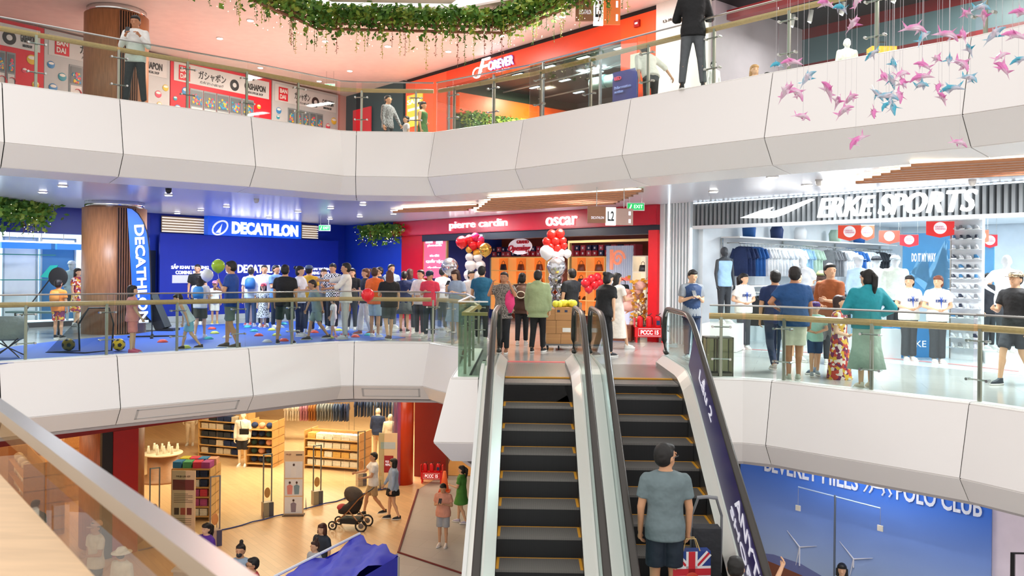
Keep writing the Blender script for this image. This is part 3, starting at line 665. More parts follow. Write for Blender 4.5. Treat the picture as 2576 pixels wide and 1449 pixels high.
# ---- top floor: capsule machine hoarding
GREY = M('c3cad0', .5); REDP = M('dc2236', .5)
wallbox(WA, -6, LA, Z3, C3, 0, -.3, 'wall_left', PINKW)
wallbox(WB, 0, LB, Z3, C3, 0, -.3, 'wall_back', M('20424c', .4))
rg = random.Random(5)
BALLS = [M(c, .4) for c in ('e0506a', '3aa0b8', 'e8c23c', '3c8fd0', 'f0d8a0')]
def hoard(x0, x1, red, nm, lab, ytop):
    t0 = WA.t(x0, 679, .15)[0]; t1 = WA.t(x1, 679, .15)[0]; H_ = 3.14; W_ = t1-t0
    o = wth(WA, 'printed_hoarding', lab, 'hoarding', t0, Z3, .15)
    MB().box(0, 0, 0, W_, .05, H_).build('board', REDP if red else GREY, o)
    if W_ < 1: return
    MB().box(.1, -.012, 2.5, W_-.1, -.004, 3.05).build('header_print', M('d6dade', .5), o)
    MB().box(.25, -.02, 2.55, .62, -.01, 2.98).build('logo_square', REDP, o)
    text('BAN\nDAI', 'lettering', o, M('f4f0f0', .5), (.29, -.03, 2.6), .29, .33, ext=.004, bold=.03)
    s = (W_-1.2)/5
    text('ガシャポン', 'lettering', o, M('26282c', .5), (.9, -.02, 2.68), s*2.0, .26, ext=.004, bold=.01)
    text('バンダイ オフィシャルショップ', 'lettering', o, M('3c3e44', .5), (.95, -.02, 2.55), s*1.7, .09, ext=.004)
    text('GASHAPON', 'lettering', o, M('26282c', .5), (1.15+s*2.9, -.02, 2.68), s*2-.15, .2, ext=.004, bold=.03)
    text('BANDAI OFFICIAL SHOP', 'lettering', o, M('3c3e44', .5), (1.2+s*2.9, -.02, 2.56), s*1.9-.25, .07, ext=.004)
    b = MB(); b.ell((1.0+s*2.45, -.01, 2.72), (.17, .012, .18), 16, 0); b.ell((1.0+s*2.45, -.016, 2.72), (.08, .012, .08), 12, 1); b.build('emblem', [M('26282c', .5), M('d6dade', .5)], o)
    for i in range(nm):
        mw = min(.5, (W_-1.3)/nm); x = .62+i*mw
        m = MB().box(x+.01, -.02, .4, x+mw-.01, -.004, 2.36).build('printed_machine', M('8e989f', .4), o)
        b = MB(); b.box(x+.04, -.03, 1.87, x+mw-.04, -.022, 2.31, 5)
        for q in range(30):
            bx, bz = x+.09+rg.random()*(mw-.18), 1.91+rg.random()*.3*(.5+.5*rg.random()); b.ell((bx, -.035, bz), (.036, .008, .036), 7, rg.randrange(4))
        b.build('printed_balls', BALLS+[M('69757d', .4)], m)
        b = MB(); b.box(x+.04, -.03, 1.36, x+mw-.04, -.022, 1.82, 0); P = []
        for q in range(13): a = -2.4+q*.38; P.append((x+mw*.6+.1*math.cos(a), -.036, 1.6+.14*math.sin(a)))
        b.tube(P, .03, 5, 1, .3); b.build('printed_dial', [M('e2e4e6', .4), M('d83a48', .4)], m)
    for i in range(8):
        bx = (.1+.4*rg.random()) if i % 2 else W_-.1-.45*rg.random(); bz = 1.35+.28*(i//2)+.1*rg.random(); r_ = .06+.08*rg.random()
        if nm: MB().ell((bx, -.01, bz), (r_, .012, r_), 14, 0).ell((bx, -.016, bz+r_*.35), (r_*.75, .012, r_*.4), 12, 1).build('printed_capsule', [BALLS[i % 4], M('f2f2ee', .5)], o)
hoard(-170, 105, True, 5, 'red printed hoarding with capsule machines at the far left of the top floor', 0)
hoard(106, 422, False, 6, 'grey printed hoarding with capsule machines behind the man in white', 0)
hoard(424, 678, True, 5, 'red printed hoarding with capsule machines right of the grey one', 0)
hoard(680, 846, False, 5, 'grey printed hoarding with capsule machines nearest the dark doorway', 0)
t0 = WB.t(890)[0]; t1 = WB.t(934)[0]
o = wth(WB, 'printed_hoarding', 'narrow red printed hoarding at the corner beside the dark doorway', 'hoarding', t0, Z3, .1); MB().box(0, 0, 0, t1-t0, .05, 2.6).build('board', REDP, o)
# ---- top floor: orange shop
to0, to1, to2, to3 = WC.t(1016)[0], WC.t(1118)[0], WC.t(1556)[0], WC.t(1644)[0]
OH = 7.12
wallbox(WC, to0, to1, Z3, C3-.12, 0, -.25, 'wall_right', M('f0623a', .4)); wallbox(WC, to2, to3, Z3, C3-.12, 0, -.25, 'wall_right', ORANGE)
wallbox(WC, to1, to2, OH, C3-.12, 0, -.25, 'wall_right', M('ea4210', .35))
wallbox(WC, to0, to3, C3-.12, C3, -.05, -.25, 'trim_62', M('17141a', .6))
wallbox(WC, to3, WC.t(1776)[0], Z3, C3, 0, -.25, 'wall_right', M('ebe6e4', .4))
wallbox(WC, to1-.6, to3+.3, Z3, C3, -5.5, -5.6, 'wall_back', M('4c5a60', .6)); wallbox(WC, to1-.1, to1, Z3, C3, -.25, -5.5, 'wall_left', M('2c4a3a', .6)); wallbox(WC, to3, to3+.1, Z3, C3, -.25, -5.5, 'wall_right', M('58666c', .6))
wallbox(WC, to1, to3, 7.32, 7.36, -.25, -5.5, 'ceiling', M('2a2d33', .6))
b = MB(); o = wth(WC, 'ceiling_duct', 'grey green exposed duct under the dark ceiling of the orange shop', 'duct', to1+3.6, 7.0, -2.6); b.tube([(0, 0, 0), (2.0, .2, 0), (2.8, .8, 0)], .18, 12); b.build('pipe', M('7d9a98', .4, .6), o, True)
for i in range(3): MB().tube([(.5+.7*i, .05*i, 0), (.56+.7*i, .05*i, 0)], .2, 12).build('ring', M('5f7c7a', .4, .6), o)
lk = ['first', 'second', 'third', 'fourth', 'fifth', 'sixth', 'seventh', 'eighth', 'ninth', 'tenth']
for r in range(3):
    for i in range(5):
        x = to1+.8+i*1.35+r*.4; o = wth(WC, 'track_light', '%s glowing panel from the left in the %s row under the dark shop ceiling' % (lk[i], ('front', 'middle', 'back')[r]), 'light', x, 7.27, -1.0-r*1.5, group='glowing ceiling panels of the orange shop')
        MB().box(-.22, -.06, 0, .22, .06, .05).build('housing', M('3c4248', .4), o); MB().box(-.2, -.05, -.012, .2, .05, 0).build('diffuser', M('dff6ff', .4, 0, 7), o)
for r in range(3):
    o = wth(WC, 'ceiling_rail', 'thin pale %s ceiling rail in the orange shop' % ('front', 'middle', 'rear')[r], 'rail', to1, 7.24, -.7-1.5*r); MB().box(0, 0, 0, to3-to1, .05, .03).build('rail', M('aab4b6', .4), o)
o = wth(WC, 'orange_beam', 'orange bulkhead above the green plant wall inside the orange shop', 'beam', to1+.02, 6.35, -.3); MB().box(0, 0, 0, .25, 5.0, .6).build('box', M('f25a14', .4, 0, .15), o)  # slight emission added so the orange shows in the dark interior
lamp('shop_fill', *WC.p(to1+1.6, -2.6, 7.2), .6, .3, 200, (1, .8, .6), WC.rot)  # added fill so bulkhead and plants show
for i, tq in enumerate((to1+.03, to1+2.2, to1+4.3, to1+6.4, to2)):
    o = wth(WC, 'window_mullion', 'slim %s upright of the orange shop glazing' % lk[i], 'frame', tq-.03, Z3, -.05); MB().box(0, 0, 0, .05, .06, OH-Z3).build('bar', M('8a9296', .4, .6), o)
o = wth(WC, 'white_counter', 'long white counter edge low inside the orange shop window', 'counter', to1+3.6, Z3, -1.2); MB().box(0, 0, 0, 3.9, .5, .95).build('body', M('d6dde0', .4), o); MB().box(-.03, -.03, .95, 3.93, .53, 1.0).build('top', M('eef6f8', .3, 0, .3), o)
o = wth(WC, 'shop_sign', 'white and violet glowing script sign on the orange fascia', 'sign', WC.t(1197, 679, .02)[0], 7.2, .03)
W_ = WC.t(1290)[0]-WC.t(1197)[0]
PUR = M('5a3ab8', .4, 0, .6)
for dx, dz, mt, e in ((.0, 0, M('fff6ff', .4, 0, 1.8), .03),):
    text('F', 'lettering', o, mt, (.05, -.03, -.06), W_*.34, .46, shear=.3, bold=.0); text('OREVER', 'lettering', o, mt, (W_*.32, -.03, .02), W_*.66, .25, bold=.01)
b = MB(); P = [(.02+.2*math.cos(a*.35), -.03, .05+.14*math.sin(a*.35)) for a in range(16)]; b.tube(P, .022, 6); b.build('flourish', M('fff6ff', .4, 0, 1.8), o)
text('OREVER', 'halo', o, PUR, (W_*.315, -.012, .005), W_*.68, .29, ext=.004, bold=.05); text('Fashion', 'lettering', o, M('ffb0c8', .4, 0, .6), (W_*.55, -.03, -.1), W_*.35, .07)
o, W_, H_ = panel(WC, 1019, 238, 1057, 318, 'poster', 'amber glowing poster on the orange wall above the child', 'poster', M('f2a43c', .4, 0, .8), .06, .04); text('SALE', 'lettering', o, M('fff0c0', .4, 0, 1), (.06, -.01, H_*.7), W_-.12, .15); MB().box(.08, -.01, .2, W_-.08, 0, .3).box(.08, -.01, .5, W_-.12, 0, .58).build('print', M('fff0c0', .4, 0, 1), o)
o = wth(WC, 'fire_alarm', 'small dark red alarm box on the orange pier', 'alarm', WC.t(1592)[0], WC.t(1592, 72)[1], .06); MB().box(0, 0, 0, .16, .06, .16).build('box', M('9c1014', .4), o); MB().box(.04, -.01, .06, .12, 0, .1).build('mark', WT, o)
o = wth(WC, 'access_panel', 'grey square access panel on the orange pier behind the leaning man', 'panel', WC.t(1585)[0], WC.t(1600, 182)[1], .07); MB().box(0, 0, 0, .3, .05, .42).build('door', M('b7bcaa', .5), o); MB().box(.24, -.02, .2, .27, 0, .25).build('latch', STEEL, o)
text('L3-10', 'number_plate', wth(WC, 'shop_number', 'small grey shop number on the white pier', 'sign', WC.t(1663)[0], WC.t(1663, 60)[1], .01), M('7a7674', .5), (0, 0, 0), .24, .06)
o = wth(WC, 'standing_poster', 'dark blue standing poster beside the leaning man on the top floor', 'poster', WC.t(1536, 679, .5)[0], Z3, .5)
W_ = 0.75; MB().box(0, 0, .05, W_, .05, 1.7).build('board', M('1a2c6c', .4), o); text('LED', 'lettering', o, M('e0506a', .4), (.08, -.01, 1.5), .2, .08); text('Information\nnotice', 'lettering', o, M('8ca0dc', .4), (.08, -.01, 1.2), .5, .16); MB().box(0, -.1, 0, W_, .15, .05).build('foot', BLACKM, o)
# ---- top floor right: dark red shop
ts0 = WC.t(1776)[0]; ts1 = 22
wallbox(WC, ts0, ts0+.1, Z3, C3, -.1, -3.5, 'wall_left', M('b9aeb8', .5))
wallbox(WC, ts0, ts1, Z3, 6.6, -3.5, -3.6, 'wall_back', M('741018', .4)); wallbox(WC, ts0, ts1, 6.6, 7.2, -3.5, -3.6, 'wall_back', M('5a7078', .4)); wallbox(WC, ts0, ts1, 7.2, C3, -3.5, -3.6, 'wall_back', M('7a1018', .4))
wallbox(WC, ts0, ts1, 7.45, 7.5, -.1, -3.5, 'ceiling', M('121216', .5))
wallbox(WC, ts0, ts1, 7.1, 7.3, -.5, -.7, 'trim_63', M('9c1420', .4))
for i, xp in enumerate((1985, 2030, 2110, 2240, 2420)):
    o = wth(WC, 'track_light', '%s white spot lamp hanging from the black ceiling of the dark red shop' % lk[i], 'light', WC.t(xp, 679, -1.5)[0], 6.95, -1.5, 'spot lamps of the dark red shop'); MB().tube([(0, 0, 0), (.04, 0, .24)], .05, 10).build('body', M('dadada', .4), o, True); MB().tube([(-.01, 0, -.012), (0, 0, 0)], .042, 10).build('lens', M('ffffff', .4, 0, 8), o); MB().tube([(.03, 0, .2), (.03, 0, .5)], .01, 6).build('stem', BLACKM, o)
    lamp('spot_lamp', *WC.p(WC.t(xp, 679, -1.5)[0], -1.3, 6.9), .2, .2, 12, (1, .95, .9), WC.rot)
for i, (x0, x1) in enumerate(((1925, 1985), (1990, 2050), (2195, 2330), (2400, 2470))):
    o = wth(WC, 'wall_display', ('red and black picture panel low on the dark red wall', 'pale grey picture panel on the dark red wall', 'pale blue picture panel with teal rings on the dark red wall', 'black picture panel at the right end of the dark red wall')[i], 'panel', WC.t(x0, 679, -3.4)[0], 5.5, -3.4)
    W_ = WC.t(x1, 679, -3.4)[0]-WC.t(x0, 679, -3.4)[0]; MB().box(0, 0, 0, W_, .05, .75).build('board', M(('b8402c', '9aa6ac', '8fb0c8', '20242c')[i], .4), o)
    if i == 2: 
        for j in range(2): MB().tube([(W_*.5+j*.4+.15*math.cos(a*.4), -.02, .35+.15*math.sin(a*.4)) for a in range(17)], .02, 5).build('ring', M('28a0b8', .4), o)
lamp('shop_fill', *WC.p(ts0+4.5, -1.8, 7.4), 1.2, .6, 130, (1, .93, .9), WC.rot); lamp('shop_fill', *WC.p(ts0+8, -1.8, 7.4), 1.2, .6, 110, (1, .93, .9), WC.rot)  # added fill to bring up the dark red wall
# ================================================================ MOVING STAIRS
TAN = .5774
def escalator(xc, phase, label, wide_right=False):
    th = thing('escalator', label, 'escalator', (xc, 12.7, 0)); W_ = .475
    Y0 = 12.1-12.7
    def zl(y): return TAN*min(0, y-Y0)                   # local: y<=0 goes down toward the camera
    TR = M('8a8580', .4, .2, 0, 'ribs'); RI = M('17171a', .5, 0, 0, 'ribs'); YE = M('e3a02a', .5)
    # landing plate and comb
    MB().box(-.55, 0, -.04, .55, 1.9, .012).build('landing_plate', M('bfbdb8', .3, .6, 0, 'ribs'), th)
    MB().box(-W_, -.05, .0, W_, .03, .018).build('comb', YE, th)
    flat = MB().box(-W_, -.55, -.03, W_, -.05, -.004); flat.build('top_tread', TR, th)
    y = phase-12.7; i = 0
    while i < 22:
        z = zl(y) if i else min(zl(y), -.03); b = MB(); b.box(-W_, y, z-.03, W_, y+.4, z, 0); zn = zl(y-.4)
        s = b.build('step', TR, th)
        rb_ = MB(); P = [(y+.0-.0*j, z-.03-(z-zn-.03)*j/3) for j in range(4)]
        rb_.box(-W_, y-.012, zn-.03, W_, y+.012, z-.028); rb_.build('riser', RI, s)
        e = MB(); e.box(-W_, y+.385, z, W_, y+.4, z+.006); e.box(-W_, y+.02, z, -W_+.03, y+.375, z+.006); e.box(W_-.03, y+.02, z, W_, y+.375, z+.006); e.build('yellow_edge', YE, s)
        y -= .4; i += 1
    yb = y
    def path(off, y1=1.25, yend=None):                  # line following the slope at height off above nosing line
        P = [(y1, off), (.25, off)]
        for t in (0, .25, .5, .75, 1.): P.append((Y0+.45-.9*t, off-(TAN*.45)*t*t*1.0))
        P.append((-8.3, off-TAN*(8.3+Y0))); return P
    for sd in (-1, 1):
        # skirt + inner deck
        sk = MB(); P = path(.09, 1.55); Q = path(-.35, 1.55); 
        poly = [(a, b) for a, b in P]+[(a, b) for a, b in Q[::-1]]
        x0, x1 = (sd*W_+sd*.003, sd*(W_+.02)); sk.prism(poly, min(x0, x1), max(x0, x1), None, 'x'); sk.build('skirt_board', M('8d8d8d', .3, .9), th)
        dk = MB(); o0, o1 = .09, .2
        A = path(o0, 1.62); B = path(o1, 1.62)
        xs = [sd*(W_+.003), sd*(W_+.12), sd*(W_+.2)]
        for (a0, b0), (a1, b1) in zip(list(zip(A, B))[:-1], list(zip(A, B))[1:]):
            v = [(xs[0], a0[0], a0[1]), (xs[1], b0[0], b0[1]), (xs[2], b0[0], b0[1]), (xs[0], a1[0], a1[1]), (xs[1], b1[0], b1[1]), (xs[2], b1[0], b1[1])]
            dk.add(v, [(0, 1, 4, 3), (1, 2, 5, 4)] if sd < 0 else [(0, 3, 4, 1), (1, 4, 5, 2)])
        dk.add([(xs[0], 1.62, .09), (xs[1], 1.62, .2), (xs[2], 1.62, .2), (xs[2], 1.62, 0), (xs[0], 1.62, 0)], [(0, 1, 2, 3, 4)])
        dk.build('inner_deck', M('f6f1ea', .3, .35, 0, 'flat'), th)
        # glass
        xg = sd*(W_+.15); A = path(.2, 1.5); B = path(.98, 1.3)
        arc = [(1.3+.38*math.sin(a), .6+.38*math.cos(a)) for a in (0, .4, .8, 1.2, PI/2)]+[(1.62, .2)]
        poly = [(a, b) for a, b in A[::-1]]+arc[::-1]+[(a, b) for a, b in B[1:]]
        g = MB(); g.prism(poly, xg-.006, xg+.006, None, 'x'); go = g.build('glass_balustrade', M('e6f1f0', 0, 0, 0, 'glass'), th)
        # handrail
        xh = xg; H = path(1.0, 1.3); P = [(xh, a, b) for a, b in H[::-1]]+[(xh, 1.3+.42*math.sin(a), .58+.42*math.cos(a)) for a in (.3, .7, 1.1, PI/2, 1.9, 2.4)]
        P += [(xh, 1.45, .25)]
        h = MB(); h.tube(P, .043, 10, None, .6); h.build('handrail', M('3c3834', .3, .2), th, True)
        t2 = MB(); t2.tube([(p[0], p[1], p[2]-.045) for p in P[:10]], .014, 6); t2.build('handrail_track', CHROME, th)
        # outer deck and cladding
        xo0, xo1 = sd*(W_+.2), sd*(W_+(.32 if (sd < 0) == (xc < 1) else .285)); B = path(.2, 1.62); C = path(-1.05, 1.62)
        od = MB(); od.prism([(a, b) for a, b in B]+[(a, b-.05) for a, b in B[::-1]], min(xo0, xo1), max(xo0, xo1), None, 'x'); od.build('outer_deck', M('f6f1ea', .3, .35, 0, 'flat'), th)
        if (sd < 0) == (xc < 1):
            x0, x1 = sd*(W_+.30), sd*(W_+.345)
            oc = MB(); oc.prism([(a, b) for a, b in path(.23, .1)]+[(a, b) for a, b in path(-1.05, .1)[::-1]], min(x0, x1), max(x0, x1), None, 'x'); oc.build('side_cladding', WHITE, th)
    # soffit
    sf = MB(); A = path(-.5, .1); B = path(-.56, .1); sf.prism([(a, b) for a, b in A]+[(a, b) for a, b in B[::-1]], -W_-.28, W_+.28, None, 'x'); sf.build('soffit', WHITE, th)
    return th
e1 = escalator(.165, 11.65, 'empty left escalator of the pair, dark steps with yellow edges')
p_ = MB().box(-.52, 2.1, .001, .6, 2.3, .006).build('red_floor_sticker', M('e06a6a', .4), e1)
e2 = escalator(1.685, 11.84, 'right escalator of the pair, carrying the man in the grey tee')
# purple advertising film on the outer glass of the right escalator
ad = MB(); P = [(-.3, .18), (-.3, .7), (-.62, .93), (-8.2, .93-TAN*7.58), (-8.2, .25-TAN*7.58), (-.62, .23)]
P = [(-.55, .27), (-.95, .76), (-8.2, .95-TAN*7.6), (-8.2, .24-TAN*7.6)]
ad.prism(P, .612, .618, None, 'x'); ado = ad.build('advert_film', M('2a1a6c', .3), e2)
ado['label'] = 'dark violet advertising film with white lettering'
ang = math.atan(TAN)
def adtext(s, d0, L_, h, up):   # d0 = distance down the slope from the top
    # lettering reads downhill, seen from the stairs
    y = -.6-d0*math.cos(ang); z = .98-TAN*(d0*math.cos(ang))
    o = text(s, 'lettering', ado, M('e6e4f0', .5, 0, .3), (0, 0, 0), L_, h, ext=.003, bold=.01)
    ex = Vector((0, -math.cos(ang), -math.sin(ang))); ez = Vector((0, -math.sin(ang), math.cos(ang))); nn = Vector((-1, 0, 0))
    p = Vector((.607, y, z))+ez*(up-.72*math.cos(ang))
    o.matrix_local = Matrix(((ex.x, ez.x, nn.x, p.x), (ex.y, ez.y, nn.y, p.y), (ex.z, ez.z, nn.z, p.z), (0, 0, 0, 1)))
adtext('Lầu 2', 1.0, .9, .2, .28); adtext('ANYTIME ANYWHERE', 3.3, 4.0, .17, .32); adtext('SHOPPING THẢ GA', 3.2, 3.6, .15, .1)
adtext('L2', .1, .01, .01, 0)
g2 = text('L2', 'floor_mark', e2, M('2c3038', .5), (.622, 1.2, .62), .16, .1, (PI/2, 0, PI/2), ext=.002, bold=.02)
# ================================================================ PEOPLE
PEND = []
def pend(raw, extra, name, mats, parent, vox):
    o = raw.build(name, mats, parent, True); m = o.modifiers.new('r', 'REMESH'); m.mode = 'VOXEL'; m.voxel_size = vox; m.use_smooth_shade = True
    sm = o.modifiers.new('s', 'SMOOTH'); sm.iterations = 4; sm.factor = .5
    PEND.append((o, extra)); return o
def finish():
    bpy.context.view_layer.update(); dg = bpy.context.evaluated_depsgraph_get()
    res = [(o, ex, bpy.data.meshes.new_from_object(o.evaluated_get(dg))) for o, ex in PEND]
    for o, ex, me in res:
        o.modifiers.clear(); mats = list(o.data.materials)
        if ex is not None and ex.v:
            V = [v.co[:] for v in me.vertices]; Fc = [tuple(p.vertices) for p in me.polygons]; k = len(V)
            V += ex.v; Fc += [tuple(i+k for i in f) for f in ex.f]; mi = [0]*(len(Fc)-len(ex.f))+ex.m
            n = bpy.data.meshes.new(o.name); n.from_pydata(V, [], Fc); n.polygons.foreach_set('material_index', mi); n.polygons.foreach_set('use_smooth', [True]*len(Fc))
        else:
            n = me; n.polygons.foreach_set('use_smooth', [True]*len(n.polygons)); n.polygons.foreach_set('material_index', [0]*len(n.polygons))
        n.materials.clear()
        for m in mats: n.materials.append(m)
        n.update(); old = o.data; o.data = n
SK = 'dcab88'
ARMS = {'down': ((.03, .0, -.163), (.0, -.03, -.142)), 'phone': ((.03, .01, -.155), (-.085, -.10, .045)), 'phoneup': ((.04, -.03, -.15), (-.07, -.075, .10)),
        'clasp': ((.05, .012, -.155), (-.125, -.08, -.04)), 'up': ((.06, -.10, -.09), (-.055, -.04, .135)), 'fwd': ((.02, -.11, -.12), (0, -.14, -.02)),
        'push': ((.02, -.05, -.155), (-.01, -.14, -.02)), 'reach': ((.03, -.16, -.04), (0, -.145, .0)), 'back': ((.03, .06, -.15), (0, -.0, -.143)),
        'swing': ((.03, -.07, -.15), (0, -.075, -.12)), 'hip': ((.10, .03, -.125), (-.08, -.06, -.06)), 'carry': ((.03, -.04, -.155), (-.04, -.13, .02)),
        'raise': ((.04, -.12, .11), (0, -.05, .14)), 'rest': ((.04, .04, -.155), (-.02, -.10, -.10)), 'side': ((.12, -.02, -.11), (.09, -.06, -.09)), 'cross': ((.05, -.05, -.15), (-.14, -.06, .02)),
        'lean': ((.05, -.10, -.13), (0.02, -.11, -.09))}
LEGS = {'stand': (((.052, -.008, .275), (.055, .0, .045)),)*2, 'wide': (((.075, -.01, .275), (.095, .0, .045)),)*2,
        'stride': (((.05, -.09, .285), (.05, -.13, .045)), ((.05, .02, .285), (.05, .18, .075))),
        'step': (((.05, -.05, .28), (.05, -.06, .045)), ((.05, .01, .28), (.05, .10, .05))),
        'sit': (((.06, -.22, .30), (.06, -.22, .045)),)*2, 'crouch': (((.08, -.18, .27), (.07, -.02, .045)),)*2,
        'closed': (((.04, -.005, .275), (.04, .0, .045)),)*2}
SHOE_T = M('efece6', .5)
def person(label, x, y, z, H, face, top=('tee', 'ffffff'), bot=('pants', '1d1f26'), hair=('short', '17120f'), arms=('down', 'down'), legs='stand',
           skin=SK, shoe='e8e6e2', hs=1.07, ht=0, hp=0, lean=0, dz=0, bulk=1.06, cap=None, group=None, vox=.0165, name='person', cat='person', white=False, glasses=False, fit=1., hem=.47, eyes=True):
    th = thing(name, label, cat, (x, y, z), math.radians(face), group)
    B = MB(); E = MB(); la = math.radians(lean)
    def T(p):                                   # upper-body point: lean about the hips, lower by dz
        p = Vector(p); q = p-Vector((0, 0, .5)); q = Vector((q.x, q.y*math.cos(la)-q.z*math.sin(la), q.y*math.sin(la)+q.z*math.cos(la)))
        return (q+Vector((0, 0, .5+dz)))*H
    ML = Matrix.Translation((0, 0, (.5+dz)*H)) @ Matrix.Rotation(la, 4, 'X') @ Matrix.Translation((0, 0, -.5*H))
    bk = bulk
    TR = [(.47, .07, .05), (.50, .092*bk, .066*bk), (.54, .094*bk, .066*bk), (.60, .082*bk, .056*bk), (.65, .080*bk, .054*bk), (.72, .094*bk, .060*bk), (.77, .108, .062), (.803, .108, .054), (.826, .085, .042), (.843, .038, .036), (.875, .030, .031)]
    def torso(mb, grow, z0=0, z1=1, top=True):
        R = [(0, .004*H, z_*H, (rx+grow)*H, (ry+grow)*H) for z_, rx, ry in TR if z0 <= z_ <= z1]
        mb.X = ML; mb.loft(R, 18); mb.X = None
    torso(B, 0)
    # head
    MH = ML @ Matrix.Translation((0, 0, .850*H)) @ Matrix.Rotation(math.radians(ht), 4, 'Z') @ Matrix.Rotation(math.radians(hp), 4, 'X') @ Matrix.Scale(hs*H, 4)
    B.X = MH
    B.ell((0, .002, .068), (.0445, .054, .058), 16); B.ell((0, -.018, .036), (.033, .034, .036), 12); B.tube([(0, -.048, .062), (0, -.064, .045)], [.005, .0085], 6)
    for s in (-1, 1): B.ell((s*.045, .006, .055), (.007, .012, .017), 8)
    B.cap((0, .006, -.02), (0, .004, .03), .028, .028); B.X = None
    if eyes:
        E.X = MH
        for s in (-1, 1):
            E.ell((s*.018, -.0475, .064), (.0085, .005, .005), 8, 4); E.ell((s*.018, -.0515, .064), (.0058, .003, .0056), 8, 1)
            E.tube([(s*.008, -.052, .076), (s*.019, -.053, .079), (s*.03, -.044, .076)], .003, 5, 1)
        E.ell((0, -.052, .025), (.014, .005, .0038), 8, 2)
        E.X = None
    # limbs
    hands = []
    for s, an in ((-1, arms[0]), (1, arms[1])):
        U, W = ARMS[an] if isinstance(an, str) else an
        sh = Vector((s*.104, 0, .795)); el = sh+Vector((s*U[0], U[1], U[2])); wr = el+Vector((s*W[0], W[1], W[2]))
        a, b_, c_ = T(sh), T(el), T(wr); hands.append((a, b_, c_, s))
        B.cap(a, b_, .030*H, .023*H); B.cap(b_, c_, .0225*H, .0155*H)
        d = (c_-b_).normalized(); r = Vector((0, -1, 0)) if abs(d.y) < .8 else Vector((0, 0, 1)); r = (r-d*r.dot(d)).normalized(); n = d.cross(r)
        if n.x*s > 0: n = -n
        p = c_+d*.026*H; B.cap(c_, p+d*.012*H, .0135*H, .016*H, 8)
        for k, (o_, l_) in enumerate(((.013, .040), (.0045, .045), (-.004, .042), (-.0125, .033))):
            f0 = p+r*o_*H+d*.012*H; f1 = f0+(d*.8+n*.45).normalized()*l_*.5*H+r*o_*.1*H; f2 = f1+(d*.45+n*.9).normalized()*l_*.5*H
            E.tube([f0, f1, f2], [.0052*H, .0048*H, .0038*H], 6, 0)
        E.tube([c_+d*.012*H+r*.012*H, p+r*.026*H+n*.008*H, p+r*.028*H+d*.02*H+n*.018*H], [.0062*H, .0058*H, .0042*H], 6, 0)
    lg = LEGS[legs] if isinstance(legs, str) else legs
    L_ = []
    for s, (kn, an) in ((-1, lg[0]), (1, lg[1])):
        hp_ = Vector((s*.048, 0, .505+dz))*H; k = Vector((s*kn[0], kn[1], kn[2]))*H; a = Vector((s*an[0], an[1], an[2]))*H
        L_.append((hp_, k, a, s)); B.cap(hp_, k, .048*H*bk, .031*H); B.cap(k, a, .031*H, .0195*H)
        m = k.lerp(a, .3); B.cap(m+Vector((0, .008*H, 0)), k.lerp(a, .55), .031*H, .024*H)
        B.cap(a, a+Vector((0, -.045*H, -.022*H)), .019*H, .015*H, 8)
    sm_ = M(skin, .5, 0, 0, 'skin')
    B_ = pend(B, E, 'body', [sm_, M('1a1412', .3), M('b0605a', .4) if not white else sm_, sm_, M('f2ece6', .4) if not white else sm_], th, vox*H/1.7)
    # shoes
    if shoe:
        for (h_, k, a, s) in L_:
            b = MB(); b.X = Matrix.Translation((a.x, a.y-.03*H, max(0, a.z-.045*H))) @ Matrix.Rotation(s*.12, 4, 'Z') @ Matrix.Scale(H/1.62*(1 if hs < 1.15 else 1.1), 4); shoe_mb(b); b.build('shoe', [M(shoe, .5), SHOE_T], th, True)
    # bottoms
    if bot:
        kind, col = bot[0], bot[1]; mk = bot[2] if len(bot) > 2 else 'cloth'; mt = M(col, .75, 0, 0, mk); b = MB()
        if kind in ('shorts', 'pants', 'wide', 'crop'):
            wv = .020 if kind == 'wide' else .012
            torso2 = [(0, .004*H, z_*H, (rx+.009)*H, (ry+.009)*H) for z_, rx, ry in TR if .46 <= z_ <= .62]; b.X = ML; b.loft(torso2, 18); b.X = None
            for (h_, k, a, s) in L_:
                if kind == 'shorts': e = h_.lerp(k, .86); b.cap(h_, h_.lerp(k, .4), .056*H*bk, .054*H*bk); b.tube([h_, e], [.056*H*bk, .053*H*fit], 14)
                else:
                    e = k.lerp(a, .94 if kind != 'crop' else .6); b.cap(h_, k, .055*H*bk, (.040+(wv-.012))*H); b.tube([k, e], [(.040+wv-.012)*H, (.032+(wv-.012)*2.2)*H], 12)
            pend(b, None, {'shorts': 'shorts', 'pants': 'trousers', 'wide': 'trousers', 'crop': 'trousers'}[kind], mt, th, vox*H/1.7)
        else:   # skirt, hem height given
            hz = float(kind); R = [(0, 0, (.62+dz)*H, .088*H*bk, .062*H*bk), (0, 0, (.53+dz)*H, .104*H*bk, .078*H*bk), (0, 0, (.53+hz+dz)/2*H, .115*H*fit, .095*H*fit), (0, 0, (hz+dz)*H, (.10+.07*(.53-hz)*2)*H*fit, (.085+.06*(.53-hz)*2)*H*fit)]
            b.loft(R[::-1], 42, None, 0); b2 = MB(); b2.loft(R, 42, None, .06, x*7); b2.build('skirt', mt, th, True)
